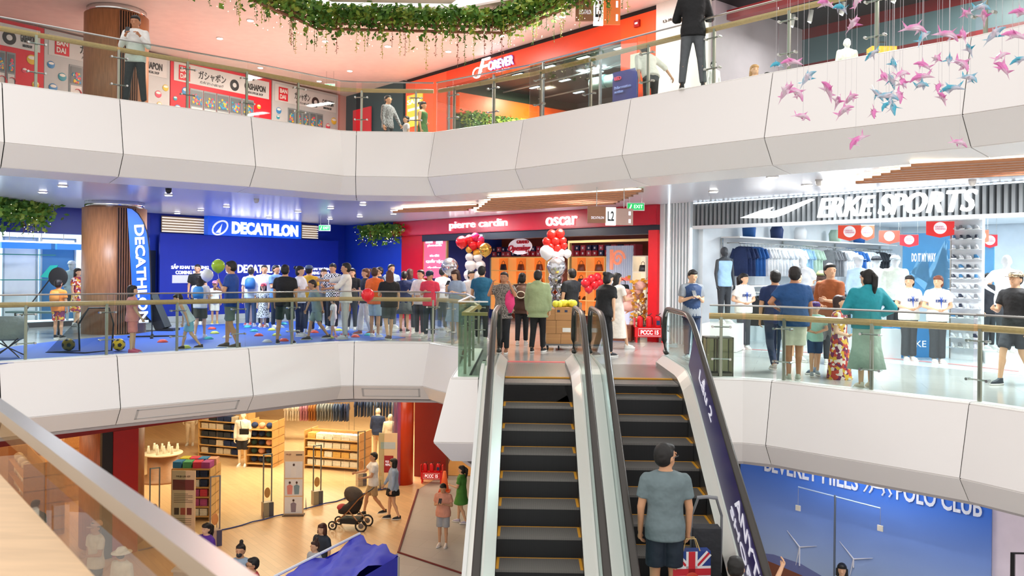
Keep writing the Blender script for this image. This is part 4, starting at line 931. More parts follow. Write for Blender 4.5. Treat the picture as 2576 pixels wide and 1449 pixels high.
    # top
    if top:
        kind, col = top[0], top[1]; mk = top[2] if len(top) > 2 else 'cloth'; mt = M(col, .75, 0, 0, mk); b = MB(); g = .013 if kind != 'jacket' else .026
        zc = .844 if kind not in ('sleeveless',) else .82
        R = [(0, .004*H, z_*H, (rx+g)*H*(1 if z_ > .8 else fit), (ry+g)*H*(1 if z_ > .8 else fit)) for z_, rx, ry in [(hem, .092*bk, .068*bk)]+[q for q in TR if hem+.02 < q[0] <= zc]]
        b.X = ML; b.loft(R, 20); b.X = None
        for a, e, w_, s in hands:
            if kind == 'tee': b.ell(a, (.036*H,)*3, 10); b.tube([a, a.lerp(e, .3), a.lerp(e, .66)], [.040*H, .040*H, .039*H*fit], 12)
            elif kind in ('long', 'jacket'):
                q = 0 if kind == 'long' else .008; b.cap(a, e, (.038+q)*H, (.032+q)*H); b.tube([e, e.lerp(w_, .92)], [(.032+q)*H, (.023+q)*H], 12)
            elif kind == 'half': b.cap(a, e, .040*H, .036*H); b.tube([e, e.lerp(w_, .3)], [.035*H, .033*H], 12)
        if kind == 'jacket': b.X = ML; b.ell((0, .045*H, .835*H), (.062*H, .035*H, .035*H), 12); b.X = None
        if len(top) > 3:   # dress: skirt joined to the same cloth
            hz = top[3]; b.loft([(0, 0, (hz+dz)*H, .15*H*fit, .12*H*fit), (0, 0, (.5+dz)*H, .112*H, .086*H), (0, 0, (.6+dz)*H, .09*H, .066*H)], 24)
        pend(b, None, {'tee': 'tee_shirt', 'long': 'long_sleeved_top', 'jacket': 'jacket', 'sleeveless': 'top', 'half': 'shirt'}[kind] if len(top) < 4 else 'dress', mt, th, vox*H/1.7)
    # hair
    if hair:
        hk, hc = hair; hm = M(hc, .55, 0, 0, 'cloth'); b = MB(); b.X = MH
        b.ell((0, .014, .080), (.050, .053, .054), 14); b.ell((0, .020, .062), (.0485, .046, .052), 14); b.ell((0, -.012, .106), (.042, .037, .022), 12)
        if hk in ('long', 'bob', 'pony', 'bun'): b.ell((0, .022, .045), (.050, .042, .055), 12)
        if hk == 'long': b.loft([(0, .035, -.12, .04, .018), (0, .036, -.05, .052, .024), (0, .024, .03, .055, .038), (0, .015, .08, .05, .045)], 14)
        if hk == 'bob': b.loft([(0, .02, -.012, .056, .036), (0, .018, .04, .056, .044), (0, .015, .08, .05, .05)], 14); b.tube([(-.05, -.01, .08), (-.052, -.012, 0)], .012, 6); b.tube([(.05, -.01, .08), (.052, -.012, 0)], .012, 6)
        if hk == 'bun': b.ell((0, .066, .105), (.026, .026, .026), 10)
        if hk == 'topknot': b.ell((0, .03, .145), (.022, .022, .022), 10)
        if hk == 'pony': b.tube([(0, .06, .10), (0, .085, .07), (0, .082, -.0), (0, .07, -.08)], [.014, .024, .022, .008], 10)
        if hk in ('long', 'bob', 'bun', 'pony'): b.ell((0, -.016, .098), (.046, .038, .026), 12)
        if hk == 'pigtails':
            for s in (-1, 1): b.tube([(s*.045, .02, .09), (s*.068, .025, .07), (s*.066, .02, .01)], [.012, .02, .008], 8)
        b.X = None; ho = pend(b, None, 'hair', hm, th, .009*H/1.7*hs)
    if cap:
        b = MB(); b.X = MH; b.loft([(0, .008, .082, .056, .062), (0, .008, .105, .054, .06), (0, .010, .128, .038, .042), (0, .01, .134, .01, .012)], 16)
        if cap[0] == 'cap': b.prism([(-.04, -.045), (-.034, -.09), (0, -.105), (.034, -.09), (.04, -.045)], .082, .087)
        else: b.loft([(0, .008, .074, .1, .105), (0, .008, .08, .1, .105), (0, .008, .088, .055, .06)], 18)
        b.X = None; b.build('cap' if cap[0] == 'cap' else 'sun_hat', M(cap[1], .7, 0, 0, 'cloth' if len(cap) < 3 else cap[2]), th, True)
    if glasses:
        b = MB(); b.X = MH
        for s in (-1, 1):
            b.tube([(s*.02+.014*math.cos(a*.6), -.058, .062+.010*math.sin(a*.6)) for a in range(11)], .0016, 4); b.tube([(s*.034, -.057, .064), (s*.048, .0, .062)], .0016, 4)
        b.tube([(-.006, -.058, .064), (.006, -.058, .064)], .0016, 4); b.build('glasses', BLACKM, th)
    th['_h'] = H
    return th, hands, MH, T
def band(th, hands, name, mat, pts, r=.006):
    b = MB(); b.tube(pts, r, 6); b.build(name, mat, th)
def handpos(P, s):   # world point a little beyond the wrist of side s (0 image-left when facing us, 1 right)
    th, hands, MH, T = P; a, b_, c_, _ = hands[s]; p = c_+(c_-b_).normalized()*.045*th['_h']
    return Matrix.Translation(th.location) @ Matrix.Rotation(th.rotation_euler[2], 4, 'Z') @ p
def phone(P, s=0, label='', dx=0):
    p = handpos(P, s); th = P[0]; b = MB(); b.X = Matrix.Rotation(-.6, 4, 'X'); b.box(-.037, -.005, -.02, .037, .005, .12, 0); b.box(-.033, .005, -.014, .033, .0055, .114, 1)
    o = b.build('phone', [M('1c1e22', .3), M('c8d8e8', .3, 0, .4)], None, False, p, th.rotation_euler[2]); tag(o, label, 'phone'); return o
def backpack(th, H, mat, label=None, z=.72, lean=0):
    b = MB(); b.loft([(0, .115*H, (z-.09)*H, .075*H, .045*H), (0, .12*H, (z-.03)*H, .085*H, .055*H), (0, .115*H, (z+.06)*H, .078*H, .048*H), (0, .10*H, (z+.095)*H, .05*H, .028*H)], 16); b.build('pack_body', mat, th, True)
def G(px, py, z=0): p = fl(px, py, z); return p[0], p[1], z
def GD(px, d, z=0):  # point below picture column px at distance d on floor z
    r = ray(px, 679); t = d/F; return r[0]*t, r[1]*t, z
S1, S2, S3 = 'e0b08c', 'cf9a74', 'b97f5c'
# ---- top floor
P = person('man in a white long-sleeved shirt with a phone at the top floor railing', *GD(335, 15.5, Z3), 1.66, 8, ('long', 'eceae6'), ('pants', '26282e'), ('short', '17120f'), ('phoneup', 'phoneup'), 'wide', S3, '1a1a1c', hp=14)
phone(P, 0, 'dark phone held by the man in white at the top floor railing')
person('person in a grey speckled shirt in front of the dark doorway', *GD(972, 22.5, Z3), 1.68, 60, ('long', '8f9092', 'leo'), ('pants', '20242a'), ('short', '1a1512'), ('down', 'swing'), 'step', S2)
person('small child in front of the dark doorway, only the head showing over the edge', *GD(1018, 22.6, Z3), 1.12, -60, ('tee', 'd8d8dc'), ('shorts', '2a3040'), ('short', '1a1512'), hs=1.3)
person('woman in a green dress in front of the orange pier on the top floor', *GD(1060, 22.6, Z3), 1.55, 70, ('sleeveless', '3f6a2c', 'cloth', .3), None, ('bun', '1a1512'), ('down', 'clasp'), 'stand', S2)
person('man in a white shirt leaning down over a blue poster on the top floor', *GD(1632, 16.2, Z3), 1.6, 195, ('half', 'eae6dc'), ('pants', '1c1c20'), ('short', '1a1512'), ('side', 'down'), 'stand', S2, '1a1a1c', lean=32)
P = person('man in a black shirt and grey trousers at the top floor railing', *G(1742, 226, Z3), 1.78, 170, ('half', '101013'), ('pants', '5c6064'), ('short', '17120f'), ('cross', 'cross'), 'wide', S2, '1c1c1e', bulk=1.08)
P = person('woman with fair brown hair and patterned blouse seated behind the top floor railing', *GD(1893, 16.9, Z3), 1.6, 10, ('long', 'a08458', 'leo'), ('pants', '2a2a30'), ('long', 'b98a50'), ('clasp', 'clasp'), 'sit', S1, dz=-.23)
person('dark-haired person seated beside the fair-haired woman on the top floor', *GD(1926, 17.6, Z3), 1.62, -30, ('tee', '6a4a48'), ('pants', '2a2a30'), ('short', '17120f'), ('clasp', 'clasp'), 'sit', S2, dz=-.23)
# ---- middle floor, play mat side
P = person('boy in an orange top with a backpack, back turned, on the far left', *G(146, 852), 1.28, 178, ('tee', 'f08a34'), ('shorts', 'c0a8a8', 'floral'), ('short', '15110f'), ('down', 'down'), 'stand', S2, '2a2a30', hs=1.22); backpack(P[0], 1.28, M('e89040', .6))
person('person in an orange patterned dress half hidden behind the timber column', *GD(196, 22.3), 1.55, 80, ('tee', 'e08a64', 'floral', .25), None, ('long', '2a1a14'), ('down', 'carry'), 'step', S1)
person('girl in a pink short set and clogs beside the timber column', *G(332, 889), 1.24, 105, ('tee', 'ef9a94'), ('shorts', 'f0908a'), ('bob', '1c1614'), ('swing', 'down'), 'wide', S1, 'e0607e', hs=1.22, fit=1.1)
person('small child in white and light blue bending forward on the play mat', *G(478, 880), 1.12, -75, ('sleeveless', 'dfeef4'), ('shorts', '8fc8e0'), ('short', '2a1a14'), ('swing', 'down'), 'stride', S1, '3a2c28', hs=1.3, lean=28)
P = person('girl with a blue backpack and khaki shorts, back turned', *G(503, 850), 1.42, 185, ('tee', 'f0eee6'), ('shorts', '5c5a48'), ('long', '1c1614'), ('down', 'carry'), 'step', S1, hs=1.1); backpack(P[0], 1.42, M('3f8fc8', .6))
person('child in a cream tee and pink cap facing the girl with the blue backpack', *G(540, 815), 1.2, 20, ('tee', 'f4ead8'), ('shorts', 'f0e6d0'), ('short', '2a1a14'), ('carry', 'down'), 'stand', S2, 'c8a040', hs=1.22, cap=('cap', 'f0a0c0'))
person('short-haired man in black standing against the blue hoarding', *GD(497, 23.5), 1.68, 12, ('tee', '15161a'), ('pants', '15161a'), ('short', '17120f'), ('down', 'down'), 'stand', S2)
P = person('tall man in a blue shirt with a red strap and grey shorts, lifting balloons', *G(580, 876), 1.74, -90, ('tee', '1f4a9c'), ('shorts', '74807c'), ('short', '17120f'), ('carry', 'phoneup'), 'step', S2, '5a4a3c', hp=6)
b = MB(); b.tube([(-.11, -.11, 1.42), (-.12, -.13, 1.2), (-.10, -.12, .9)], .02, 6); b.build('red_strap', M('d8303c', .5), P[0])
P = person('person in white and light blue with a blue backpack in front of the hoarding', *GD(632, 23), 1.62, 190, ('tee', 'cfdfe8'), ('pants', '28436c'), ('short', '17120f'), ('down', 'down'), 'stand', S1); backpack(P[0], 1.62, M('2a6aa8', .6))
person('girl in a pale pink tee and cap beside the patterned dress child', *G(626, 818), 1.38, -8, ('tee', 'f2ccd0'), ('pants', 'b89c9c'), ('long', '1c1614'), ('down', 'down'), 'closed', S1, 'c84048', cap=('cap', '3a2a2c'), hs=1.1)
person('child in a red cap and black and white patterned dress', *G(662, 824), 1.16, 5, ('tee', 'e6e2e0', 'zebra', .22), None, ('bob', '1c1614'), ('down', 'down'), 'closed', S1, 'd0a0a0', cap=('cap', 'e04a60'), hs=1.25)
P = person('man in a white shirt with a dark lanyard in front of the hoarding', *GD(665, 23), 1.68, 15, ('long', 'f0f2f6'), ('pants', '1c2030'), ('short', '17120f'), ('down', 'down'), 'stand', S2)
b = MB(); b.tube([(-.05, -.08, 1.42), (0, -.125, 1.15), (.05, -.08, 1.42)], .006, 5); b.build('lanyard', M('20305c', .5), P[0])
person('man in a light blue shirt looking sideways in front of the hoarding', *GD(695, 22.6), 1.68, 60, ('tee', '6c96c8'), ('pants', '28303c'), ('short', '17120f'), ('carry', 'down'), 'stand', S2)
person('broad person in a black tee and dark green shorts seen from behind', *G(716, 866), 1.68, 180, ('tee', '111114'), ('shorts', '2c3a38'), ('short', '17120f'), ('down', 'down'), 'wide', S2, '3a302c', bulk=1.18)
P = person('woman in a white tee holding a blue bag beside the broad person in black', *GD(755, 19.8), 1.66, 80, ('tee', 'eef0f4'), ('pants', '1c2a50'), ('bun', '1c1614'), ('carry', 'carry'), 'stand', S1)
P = person('person in a yellow tee and blue cap, back turned, among the crowd', *GD(778, 21.0), 1.68, 170, ('tee', 'f0b82c'), ('pants', '1c2a50'), ('short', '17120f'), ('down', 'down'), 'stand', S2, cap=('cap', '5a6c88'))
person('boy in a grey tee and grey green shorts running on the play mat', *G(797, 856), 1.34, -60, ('tee', '8ea2a0'), ('shorts', '8aa098'), ('short', '2a1e18'), ('swing', 'back'), 'stride', S2, '3a302c', hs=1.2, lean=12)
person('boy in a rusty orange top and white shorts on the play mat', *G(868, 846), 1.24, -120, ('tee', 'c0603c'), ('shorts', 'e0dcd6'), ('short', '2a1e18'), ('carry', 'down'), 'step', S2, 'd86070', hs=1.22)
person('toddler in white clothes on the play mat', *G(838, 850), .92, -100, ('tee', 'f4f4f4'), ('shorts', 'f0f0f0'), ('short', '3a2a20'), ('swing', 'down'), 'step', S1, 'e8a8b0', hs=1.45)
person('man in a black and white checked shirt looking down in the crowd', *GD(838, 22.0), 1.74, -15, ('half', 'e8e8ea', 'plaid'), ('pants', '24262e'), ('short', '17120f'), ('carry', 'phone'), 'stand', S2, hp=14)
person('woman in a grey tee left of the man in the checked shirt', *GD(815, 22.4), 1.60, 20, ('tee', '6c7078'), ('pants', '24262e'), ('long', '3a241a'), ('clasp', 'clasp'), 'stand', S1)
person('tall man in a loose cream shirt turned sideways reaching forward', *GD(870, 19.2), 1.74, -75, ('half', 'f2ece0'), ('pants', 'd8d4cc'), ('short', '17120f'), ('reach', 'fwd'), 'stand', S2)
person('long-haired woman in black facing us in the crowd', *GD(886, 22), 1.62, 0, ('tee', '15151a'), ('pants', '28303c'), ('long', '17120f'), ('down', 'down'), 'stand', S1)
person('woman in a navy top and wide white trousers carrying a red balloon', *G(918, 842), 1.62, -60, ('tee', '181c30'), ('wide', 'f0ece6'), ('bun', '6a4028'), ('down', 'carry'), 'step', S1, 'b06050')
person('person in an orange tee and light denim shorts, back turned', *GD(944, 19.8), 1.64, 160, ('tee', 'f06a24'), ('shorts', 'a8c0d4'), ('short', '4a2c1c'), ('down', 'down'), 'stand', S2)
person('man with glasses in a dark tee facing left behind the person in orange', *GD(954, 22.4), 1.66, -50, ('tee', '2c3a5c'), ('pants', '28303c'), ('short', '17120f'), ('down', 'down'), 'stand', S2, glasses=True)
person('brown-haired woman in a black top and dark shorts, back turned', *G(978, 857), 1.58, 200, ('tee', '121216'), ('shorts', '4a5054'), ('long', '5a3020'), ('down', 'carry'), 'stride', S1, '6a5048', fit=1.1)
person('tall man in a pale grey shirt before the blue wall corner', *GD(985, 23), 1.74, 40, ('tee', 'a8b8cc'), ('pants', '5c6470'), ('short', '17120f'), ('down', 'down'), 'stand', S2)
person('man in a navy polo and grey skirt-like shorts, back turned', *G(1016, 836), 1.56, 178, ('tee', '102050'), ('.3', '565c5e'), ('short', '17120f'), ('down', 'hip'), 'stand', S2, '3a3030')
person('long-haired woman in a blue top in front of the red panel', *GD(1032, 22), 1.62, 170, ('tee', '1c3a6c'), ('pants', '28303c'), ('long', '4a2a20'), ('down', 'down'), 'stand', S1)
person('person in a dark cap with a white shirt behind the red polo', *GD(1058, 20.4), 1.6, -30, ('long', 'ece8e4'), ('pants', '30343c'), ('short', '17120f'), ('carry', 'clasp'), 'stand', S1)
person('person in a red polo and dark blue cap looking down at the railing', *G(1080, 850), 1.58, -15, ('tee', 'e83a56'), ('pants', '24343c'), ('short', '17120f'), ('phone', 'down'), 'stand', S2, 'e8e6e2', cap=('cap', '1c2a48'), hp=14)
person('man in a white tee behind the woman in the grey blue dress', *GD(1114, 22.2), 1.66, 150, ('tee', 'f4f0f2'), ('pants', '28303c'), ('short', '17120f'), ('down', 'down'), 'stand', S2)
P = person('woman in a grey blue dress looking at her phone at the railing', *G(1146, 866), 1.62, -35, ('tee', '98a8c0', 'cloth', .3), None, ('bob', '3a1e18'), ('phoneup', 'phone'), 'stand', S1, 'd8b8a0', hp=16, fit=1.05)
phone(P, 0, 'phone held by the woman in the grey blue dress')
person('woman in a pale top and bun left of the teal polo', *GD(1186, 21), 1.6, 30, ('tee', 'd8d4d0'), ('pants', '28303c'), ('bun', '1c1614'), ('down', 'down'), 'stand', S1)
person('man in a teal polo, back turned, behind the railing corner', *GD(1213, 19), 1.7, 165, ('tee', '1a6080'), ('pants', '24282e'), ('short', '17120f'), ('carry', 'down'), 'stand', S2, bulk=1.1)
P = person('woman in a grey patterned tunic holding both hands up to photograph', *G(1266, 888), 1.58, -12, ('tee', '8a8078', 'leo'), ('pants', '15151a'), ('short', '2a2422'), ('up', 'up'), 'closed', S3, '8a5a3c', hem=.42, fit=1.1)
b = MB(); b.loft([(.12, -.05, .78, .05, .05), (.14, -.08, .95, .10, .07), (.13, -.08, 1.12, .09, .06), (.12, -.03, 1.25, .04, .05)], 12); b.build('pink_shawl', M('f0407e', .7, 0, 0, 'cloth'), P[0], True)
P = person('woman in a brown sweater with a patterned backpack and a bun, back turned', *G(1312, 868), 1.56, 175, ('long', '4a2a1c'), ('pants', '15151a'), ('bun', '1a1412'), ('down', 'down'), 'step', S1, 'd8d4d0', hem=.43, fit=1.15); backpack(P[0], 1.56, M('5a3a28', .6))
b = MB(); b.tube([(.09*math.cos(a*.5), .29, 1.08+.07*math.sin(a*.5)) for a in range(13)], .012, 6); b.build('pack_patch', M('e6d8c0', .5), P[0])
P = person('person in a light green hooded jacket and black trousers seen from behind', *G(1352, 886), 1.62, 165, ('jacket', 'a3b283'), ('pants', '121215'), ('short', '1c1412'), ('down', 'down'), 'step', S1, '1a1a1c', hem=.42, fit=1.12)
person('man in a charcoal tee behind the carton trolley', *GD(1438, 18.1), 1.66, 215, ('tee', '25282e'), ('pants', '1c1c22'), ('short', '17120f'), ('carry', 'down'), 'stand', S1)
P = person('woman in a loose black tee with a face mask and bun beside the trolley', *GD(1520, 15.9), 1.6, 130, ('tee', '0f0f12'), ('pants', '18181c'), ('bun', '1a1412'), ('down', 'lean'), 'step', S1, '2a2a2e', fit=1.25, lean=10)
b = MB(); b.X = P[2]; b.ell((0, -.035, .032), (.03, .03, .028), 10); b.build('face_mask', M('f0f0f2', .6), P[0], True)
person('woman in a long cream dress walking behind the masked woman', *GD(1553, 17.6), 1.58, 120, ('tee', 'efe6da', 'cloth', .14), None, ('long', '1c1614'), ('carry', 'down'), 'stride', S1, 'e8e4dc')
# ---- middle floor, sports shop side
P = person('man in a navy vest looking at a phone beside the lit pillar', *GD(1741, 15.6), 1.66, 15, ('tee', '8a9096'), ('pants', '2a3a58'), ('short', '17120f'), ('phone', 'phone'), 'stand', S1, hp=18)
b = MB(); b.loft([(0, .006, .76, .182, .14), (0, .006, 1.0, .165, .128), (0, .006, 1.2, .182, .136), (0, .006, 1.32, .2, .134), (0, .006, 1.38, .12, .095)], 18); b.build('vest', M('1c3a64', .6, 0, 0, 'cloth'), P[0], True); phone(P, 0, 'phone held by the man in the navy vest')
def shopgirl(label, px, d, face, hairk, hc, ht=0):
    P = person(label, *GD(px, d), 1.6, face, ('tee', 'efe8df'), ('wide', '3a3c42'), (hairk, hc), ('clasp', 'clasp'), 'closed', S1, 'f0eeea', ht=ht, group='sports shop staff in printed tees', fit=1.1)
    b = MB(); b.tube([(-.05, -.06, 1.34), (-.01, -.135, 1.16), (0, -.14, 1.0), (.01, -.135, 1.16), (.05, -.06, 1.34)], .008, 5); b.build('blue_lanyard', M('2a5ac0', .5), P[0])
    text('ERKE', 'shirt_print', P[0], M('28407c', .5), (-.1, -.137, 1.1), .2, .05, ext=.004, bold=.03); return P
shopgirl('shop assistant with a braid and printed tee standing nearest the lit pillar', 1872, 17.8, 15, 'pony', '1c1412', 25)
shopgirl('shop assistant with a dark bun on the left of the pair at the shop entrance', 2288, 15.8, 5, 'bun', '1a1210', -40)
shopgirl('shop assistant with auburn hair on the right of the pair at the shop entrance', 2360, 15.4, 0, 'bun', '7a4028', -45)
person('man in a navy tee walking behind the man in the blue polo', *GD(1950, 13.9), 1.66, 180, ('tee', '182c58'), ('pants', '1c3050'), ('short', '17120f'), ('down', 'down'), 'stride', S2, 'c8c4bc')
P = person('man in a blue polo and cream shorts, back turned at the railing', *G(1996, 958), 1.72, 170, ('tee', '1c4c82'), ('shorts', 'e3dfc8'), ('short', '1c1412'), ('down', 'hip'), 'closed', S3, 'b8bcac', bulk=1.14, fit=1.1)
person('person whose face shows beside the shoulder of the blue polo', *GD(2006, 15.4), 1.64, 10, ('tee', 'e8e4e0'), ('shorts', '5a6a88'), ('short', '2a1e18'), ('down', 'down'), 'stand', S1)
person('child in a mint tee and purple cap beside the man in the rust jumper', *GD(2052, 13.3), 1.14, -10, ('tee', 'a8dccc'), ('shorts', '2c4a72'), ('short', '2a1e18'), ('clasp', 'clasp'), 'step', S1, '9aa4a8', hs=1.25, cap=('cap', '4a2c78'))
P = person('man in a rust brown tee and grey shorts walking past the sports shop', *G(2086, 940), 1.78, -55, ('half', 'a85a2c'), ('shorts', '7c8088'), ('short', '17120f'), ('clasp', 'carry'), 'stride', S1, '5a6c80', ht=60)
person('woman in a dark cap with a red phone behind the man in rust brown', *GD(2068, 15), 1.66, 160, ('tee', '3a2a30'), ('pants', '28282e'), ('long', '3a241c'), ('down', 'up'), 'stand', S1, cap=('cap', '7a8058'))
person('woman in a floral dress seated by the railing behind the teal jacket', *GD(2114, 13.0), 1.55, 60, ('tee', 'c0503c', 'floral', .16), None, ('long', '3a241c'), ('clasp', 'clasp'), 'stand', S1, dz=-.17)
P = person('woman in a teal hooded jacket and long pale green skirt', *G(2178, 979), 1.68, 182, ('jacket', '1f98a6'), ('.17', 'b4c8b8'), ('pony', '14100e'), ('hip', 'cross'), 'closed', S1, 'e8dcc8', hem=.5, ht=20)
P = person('person in a black polo, shorts and patterned cap walking in at the right edge', *G(2552, 968), 1.68, -60, ('tee', '141416'), ('shorts', '3a3e48'), ('short', '2a1e18'), ('carry', 'down'), 'stride', S1, '3a4048', cap=('cap', 'b8a488', 'leo'))
person('dark-haired customer in a dark jacket deep inside the sports shop', *GD(2488, 18.4), 1.66, 20, ('long', '24262e'), ('pants', '24262e'), ('short', '17120f'), ('down', 'down'), 'stand', S1)
# ---- bottom floor
P = person('man in a white tee and tan shorts pushing the stroller', *G(938, 1296, Z1), 1.70, -70, ('tee', 'f0eeea'), ('shorts', 'b89c74'), ('short', '15110f'), ('fwd', 'push'), 'stride', S2, '1c1c20', ht=5)
P = person('woman in a light blue shirt and short black skirt beside the stroller man', *G(988, 1306, Z1), 1.62, -80, ('long', 'a8bcd8'), ('.40', '15161c'), ('bob', '15110f'), ('swing', 'down'), 'step', S1, '20242c', fit=1.1)
P = person('boy in a salmon shirt and grey shorts looking at a phone', *G(1114, 1374, Z1), 1.52, -12, ('tee', 'e09a80'), ('shorts', 'a8a8aa'), ('short', '17120f'), ('phone', 'phone'), 'stand', S2, 'e8d8cc', hp=22, hs=1.08, fit=1.12)
phone(P, 0, 'phone in the hands of the boy in the salmon shirt')
P = person('girl in a green dress with a long ponytail and a shoulder strap', *G(1160, 1316, Z1), 1.52, -100, ('tee', '4a8a34', 'cloth', .34), None, ('pony', '1a1210'), ('down', 'carry'), 'step', S1, 'c8c0d4', fit=1.1)
b = MB(); b.tube([(-.09, -.02, 1.26), (0, -.13, 1.05), (.15, -.04, .85)], .012, 6); b.build('shoulder_strap', M('e0cc90', .5), P[0])
person('woman in a purple tee behind the near glass railing cap', *GD(526, 16.8, Z1), 1.58, -30, ('tee', '5c2c9c'), ('pants', '1c1c24'), ('pony', '1a1210'), ('fwd', 'down'), 'stand', S1)
P = person('person in a light blue shirt with a top knot and dark face mask', *GD(612, 15.3, Z1), 1.66, 0, ('long', '9fb4c8'), ('pants', '28303c'), ('topknot', '1a1210'), ('down', 'down'), 'stand', S2)
b = MB(); b.X = P[2]; b.ell((0, -.035, .032), (.03, .03, .028), 10); b.build('face_mask', M('2c2c30', .6), P[0], True)
person('man with glasses and a red tee at the bottom edge', *GD(643, 14.6, Z1), 1.66, -60, ('tee', 'c0303c'), ('pants', '28303c'), ('short', '17120f'), ('down', 'down'), 'stand', S2, glasses=True, ht=0)
person('dark-haired child half cut off below the man with glasses', *GD(605, 13.9, Z1), 1.24, 180, ('tee', '30343c'), ('pants', '28303c'), ('short', '17120f'), ('down', 'down'), 'stand', S2, hs=1.2)
person('girl with reddish hair and a dark vest behind the blue canopy', *GD(817, 17.1, Z1), 1.50, -30, ('tee', '2c3440'), ('pants', '28303c'), ('bob', '4a2418'), ('down', 'down'), 'stand', S1, hs=1.1)
person('child with a hair tie in grey in front of the reddish-haired girl', *GD(799, 16.3, Z1), 1.4, -40, ('tee', 'c4c8cc'), ('pants', '28303c'), ('topknot', '3a2018'), ('down', 'down'), 'stand', S1, hs=1.12)
person('person in a white sun hat and white shirt seen through the near glass', *GD(315, 15.2, Z1), 1.62, 160, ('long', 'f0ece4'), ('pants', '6a5a4c'), ('short', '2a1e18'), ('down', 'down'), 'stand', S1, cap=('hat', 'f6f2ea'))
person('person in a cream tee with a cap seen through the near glass', *GD(248, 16.4, Z1), 1.72, -30, ('tee', 'ece6da'), ('pants', '4a4238'), ('short', '2a1e18'), ('down', 'carry'), 'stand', S2, cap=('cap', 'd8a890'))
person('person in a teal grey top farther back behind the near glass', *GD(97, 18.2, Z1), 1.62, 170, ('tee', '4a6468'), ('pants', '28303c'), ('short', '17120f'), ('down', 'down'), 'stand', S2)
person('child with dark hair in white and green in front of the desert mural', *GD(2126, 15.0, Z1), 1.52, -20, ('tee', 'b8ccc8'), ('pants', '3a5a4a'), ('bob', '15110f'), ('down', 'down'), 'stand', S1, hs=1.1)
# ---- on the right escalator
def stepz(y): return TAN*min(0, y-12.1)
def onstep(px, d):
    x, y, _ = GD(px, d)
    for i in range(22):
        yy = 11.84-.4*i
        if yy <= y <= yy+.4: return x, yy+.2, stepz(yy)
xm, ym, zs = onstep(1676, 8.9)
xb, yb_, zb = onstep(1855, 8.1)
P = person('man in a grey tee and dark navy shorts riding the right escalator, back turned', xm, ym, zs, 1.84, 178, ('tee', '6e7f83'), ('shorts', '1c2a38'), ('short', '14100e'), ('down', 'down'), 'stand', S2, '2a2a2e', ht=-50, glasses=True, fit=1.04, vox=.012, bulk=1.04, hem=.46, hs=1.12)
hp1 = handpos(P, 0)
P2 = person('dark-haired boy in a patterned tee reaching over the stair handrail', min(xb, 1.98), yb_, zb, 1.40, 165, ('tee', 'd8a8a0', 'floral'), ('shorts', '3a4458'), ('short', '14100e'), (((.13, -.06, -.02), (.06, -.05, .14)), 'down'), 'stand', S1, 'e8e4dc', hs=1.16, vox=.012)
# ================================================================ LOOSE ITEMS, MIDDLE FLOOR
def px2z(px, py, d): return dp(px, py, d)
mt = [fl(*p, 0) for p in ((-60, 921), (-60, 885), (130, 860), (330, 842), (500, 818), (760, 808), (1020, 850), (900, 861), (845, 863), (620, 874), (290, 894))]
b = MB(); b.prism([(p[0], p[1]) for p in mt], .001, .008); o = b.build('play_mat', M('2a55b4', .6)); tag(o, 'large blue play mat on the floor in front of the blue hoarding', 'mat')
bm = bmesh.new(); bm.from_mesh(o.data); bmesh.ops.triangulate(bm, faces=[f for f in bm.faces if len(f.verts) > 4]); bm.to_mesh(o.data); bm.free()
CN = {'t': ('3ab0b8', 'teal'), 'r': ('ee5040', 'red'), 'l': ('d6de60', 'lime yellow'), 'w': ('dcdcdc', 'white')}
for px, py, c in ((409, 862, 'r'), (467, 877, 'l'), (525, 854, 't'), (540, 840, 'l'), (533, 829, 'r'), (571, 851, 'w'), (588, 837, 'r'), (623, 825, 't'), (658, 822, 'r'), (684, 832, 'l'), (639, 835, 't'), (651, 846, 'r'), (696, 845, 'l'), (672, 862, 'w'),
                  (714, 859, 'r'), (714, 817, 't'), (791, 838, 'r'), (742, 836, 'w'), (756, 842, 'w'), (774, 855, 't'), (829, 852, 'l'), (852, 833, 'l'), (894, 849, 'r'), (927, 845, 't')):
    b = MB(); b.lathe([(.105, 0), (.11, .008), (.06, .055), (.03, .06)], 14); p = fl(px, py, 0)
    side = 'near the timber column' if px < 480 else 'left of the crowd' if px < 600 else 'in the middle of the play mat' if px < 730 else 'toward the right end of the play mat'
    tag(b.build('marker_cone', M(CN[c][0], .5), None, True, (p[0], p[1], .008)), '%s flat training cone %s' % (CN[c][1], side), 'cone', 'flat training cones on the play mat')
def ball(px, py, label):
    p = fl(px, py, 0); o = thing('soccer_ball', label, 'ball', (p[0], p[1], .012+.115)); MB().ell((0, 0, 0), (.115,)*3, 20).build('skin', M('f2c81e', .4), o, True)
    b = MB(); ph = (1+5**.5)/2
    for v in [(0, a, b_*ph) for a in (-1, 1) for b_ in (-1, 1)]+[(a, b_*ph, 0) for a in (-1, 1) for b_ in (-1, 1)]+[(b_*ph, 0, a) for a in (-1, 1) for b_ in (-1, 1)]:
        n = Vector(v).normalized(); a = n.orthogonal().normalized(); c = n.cross(a)
        b.add([n*.118]+[(n*.93+(a*math.cos(k*2*PI/5)+c*math.sin(k*2*PI/5))*.36).normalized()*.117 for k in range(5)], [(0, 1+k, 1+(k+1) % 5) for k in range(5)])
    b.build('black_patches', BLACKM, o)
ball(172, 884, 'yellow and black soccer ball left of the pop-up goal'); ball(299, 884, 'yellow and black soccer ball beside the girl in pink')
p = fl(215, 884, 0); o = thing('pop_up_goal', 'black pop-up soccer goal with a dark net on the play mat', 'goal', (p[0], p[1], .01), .25)
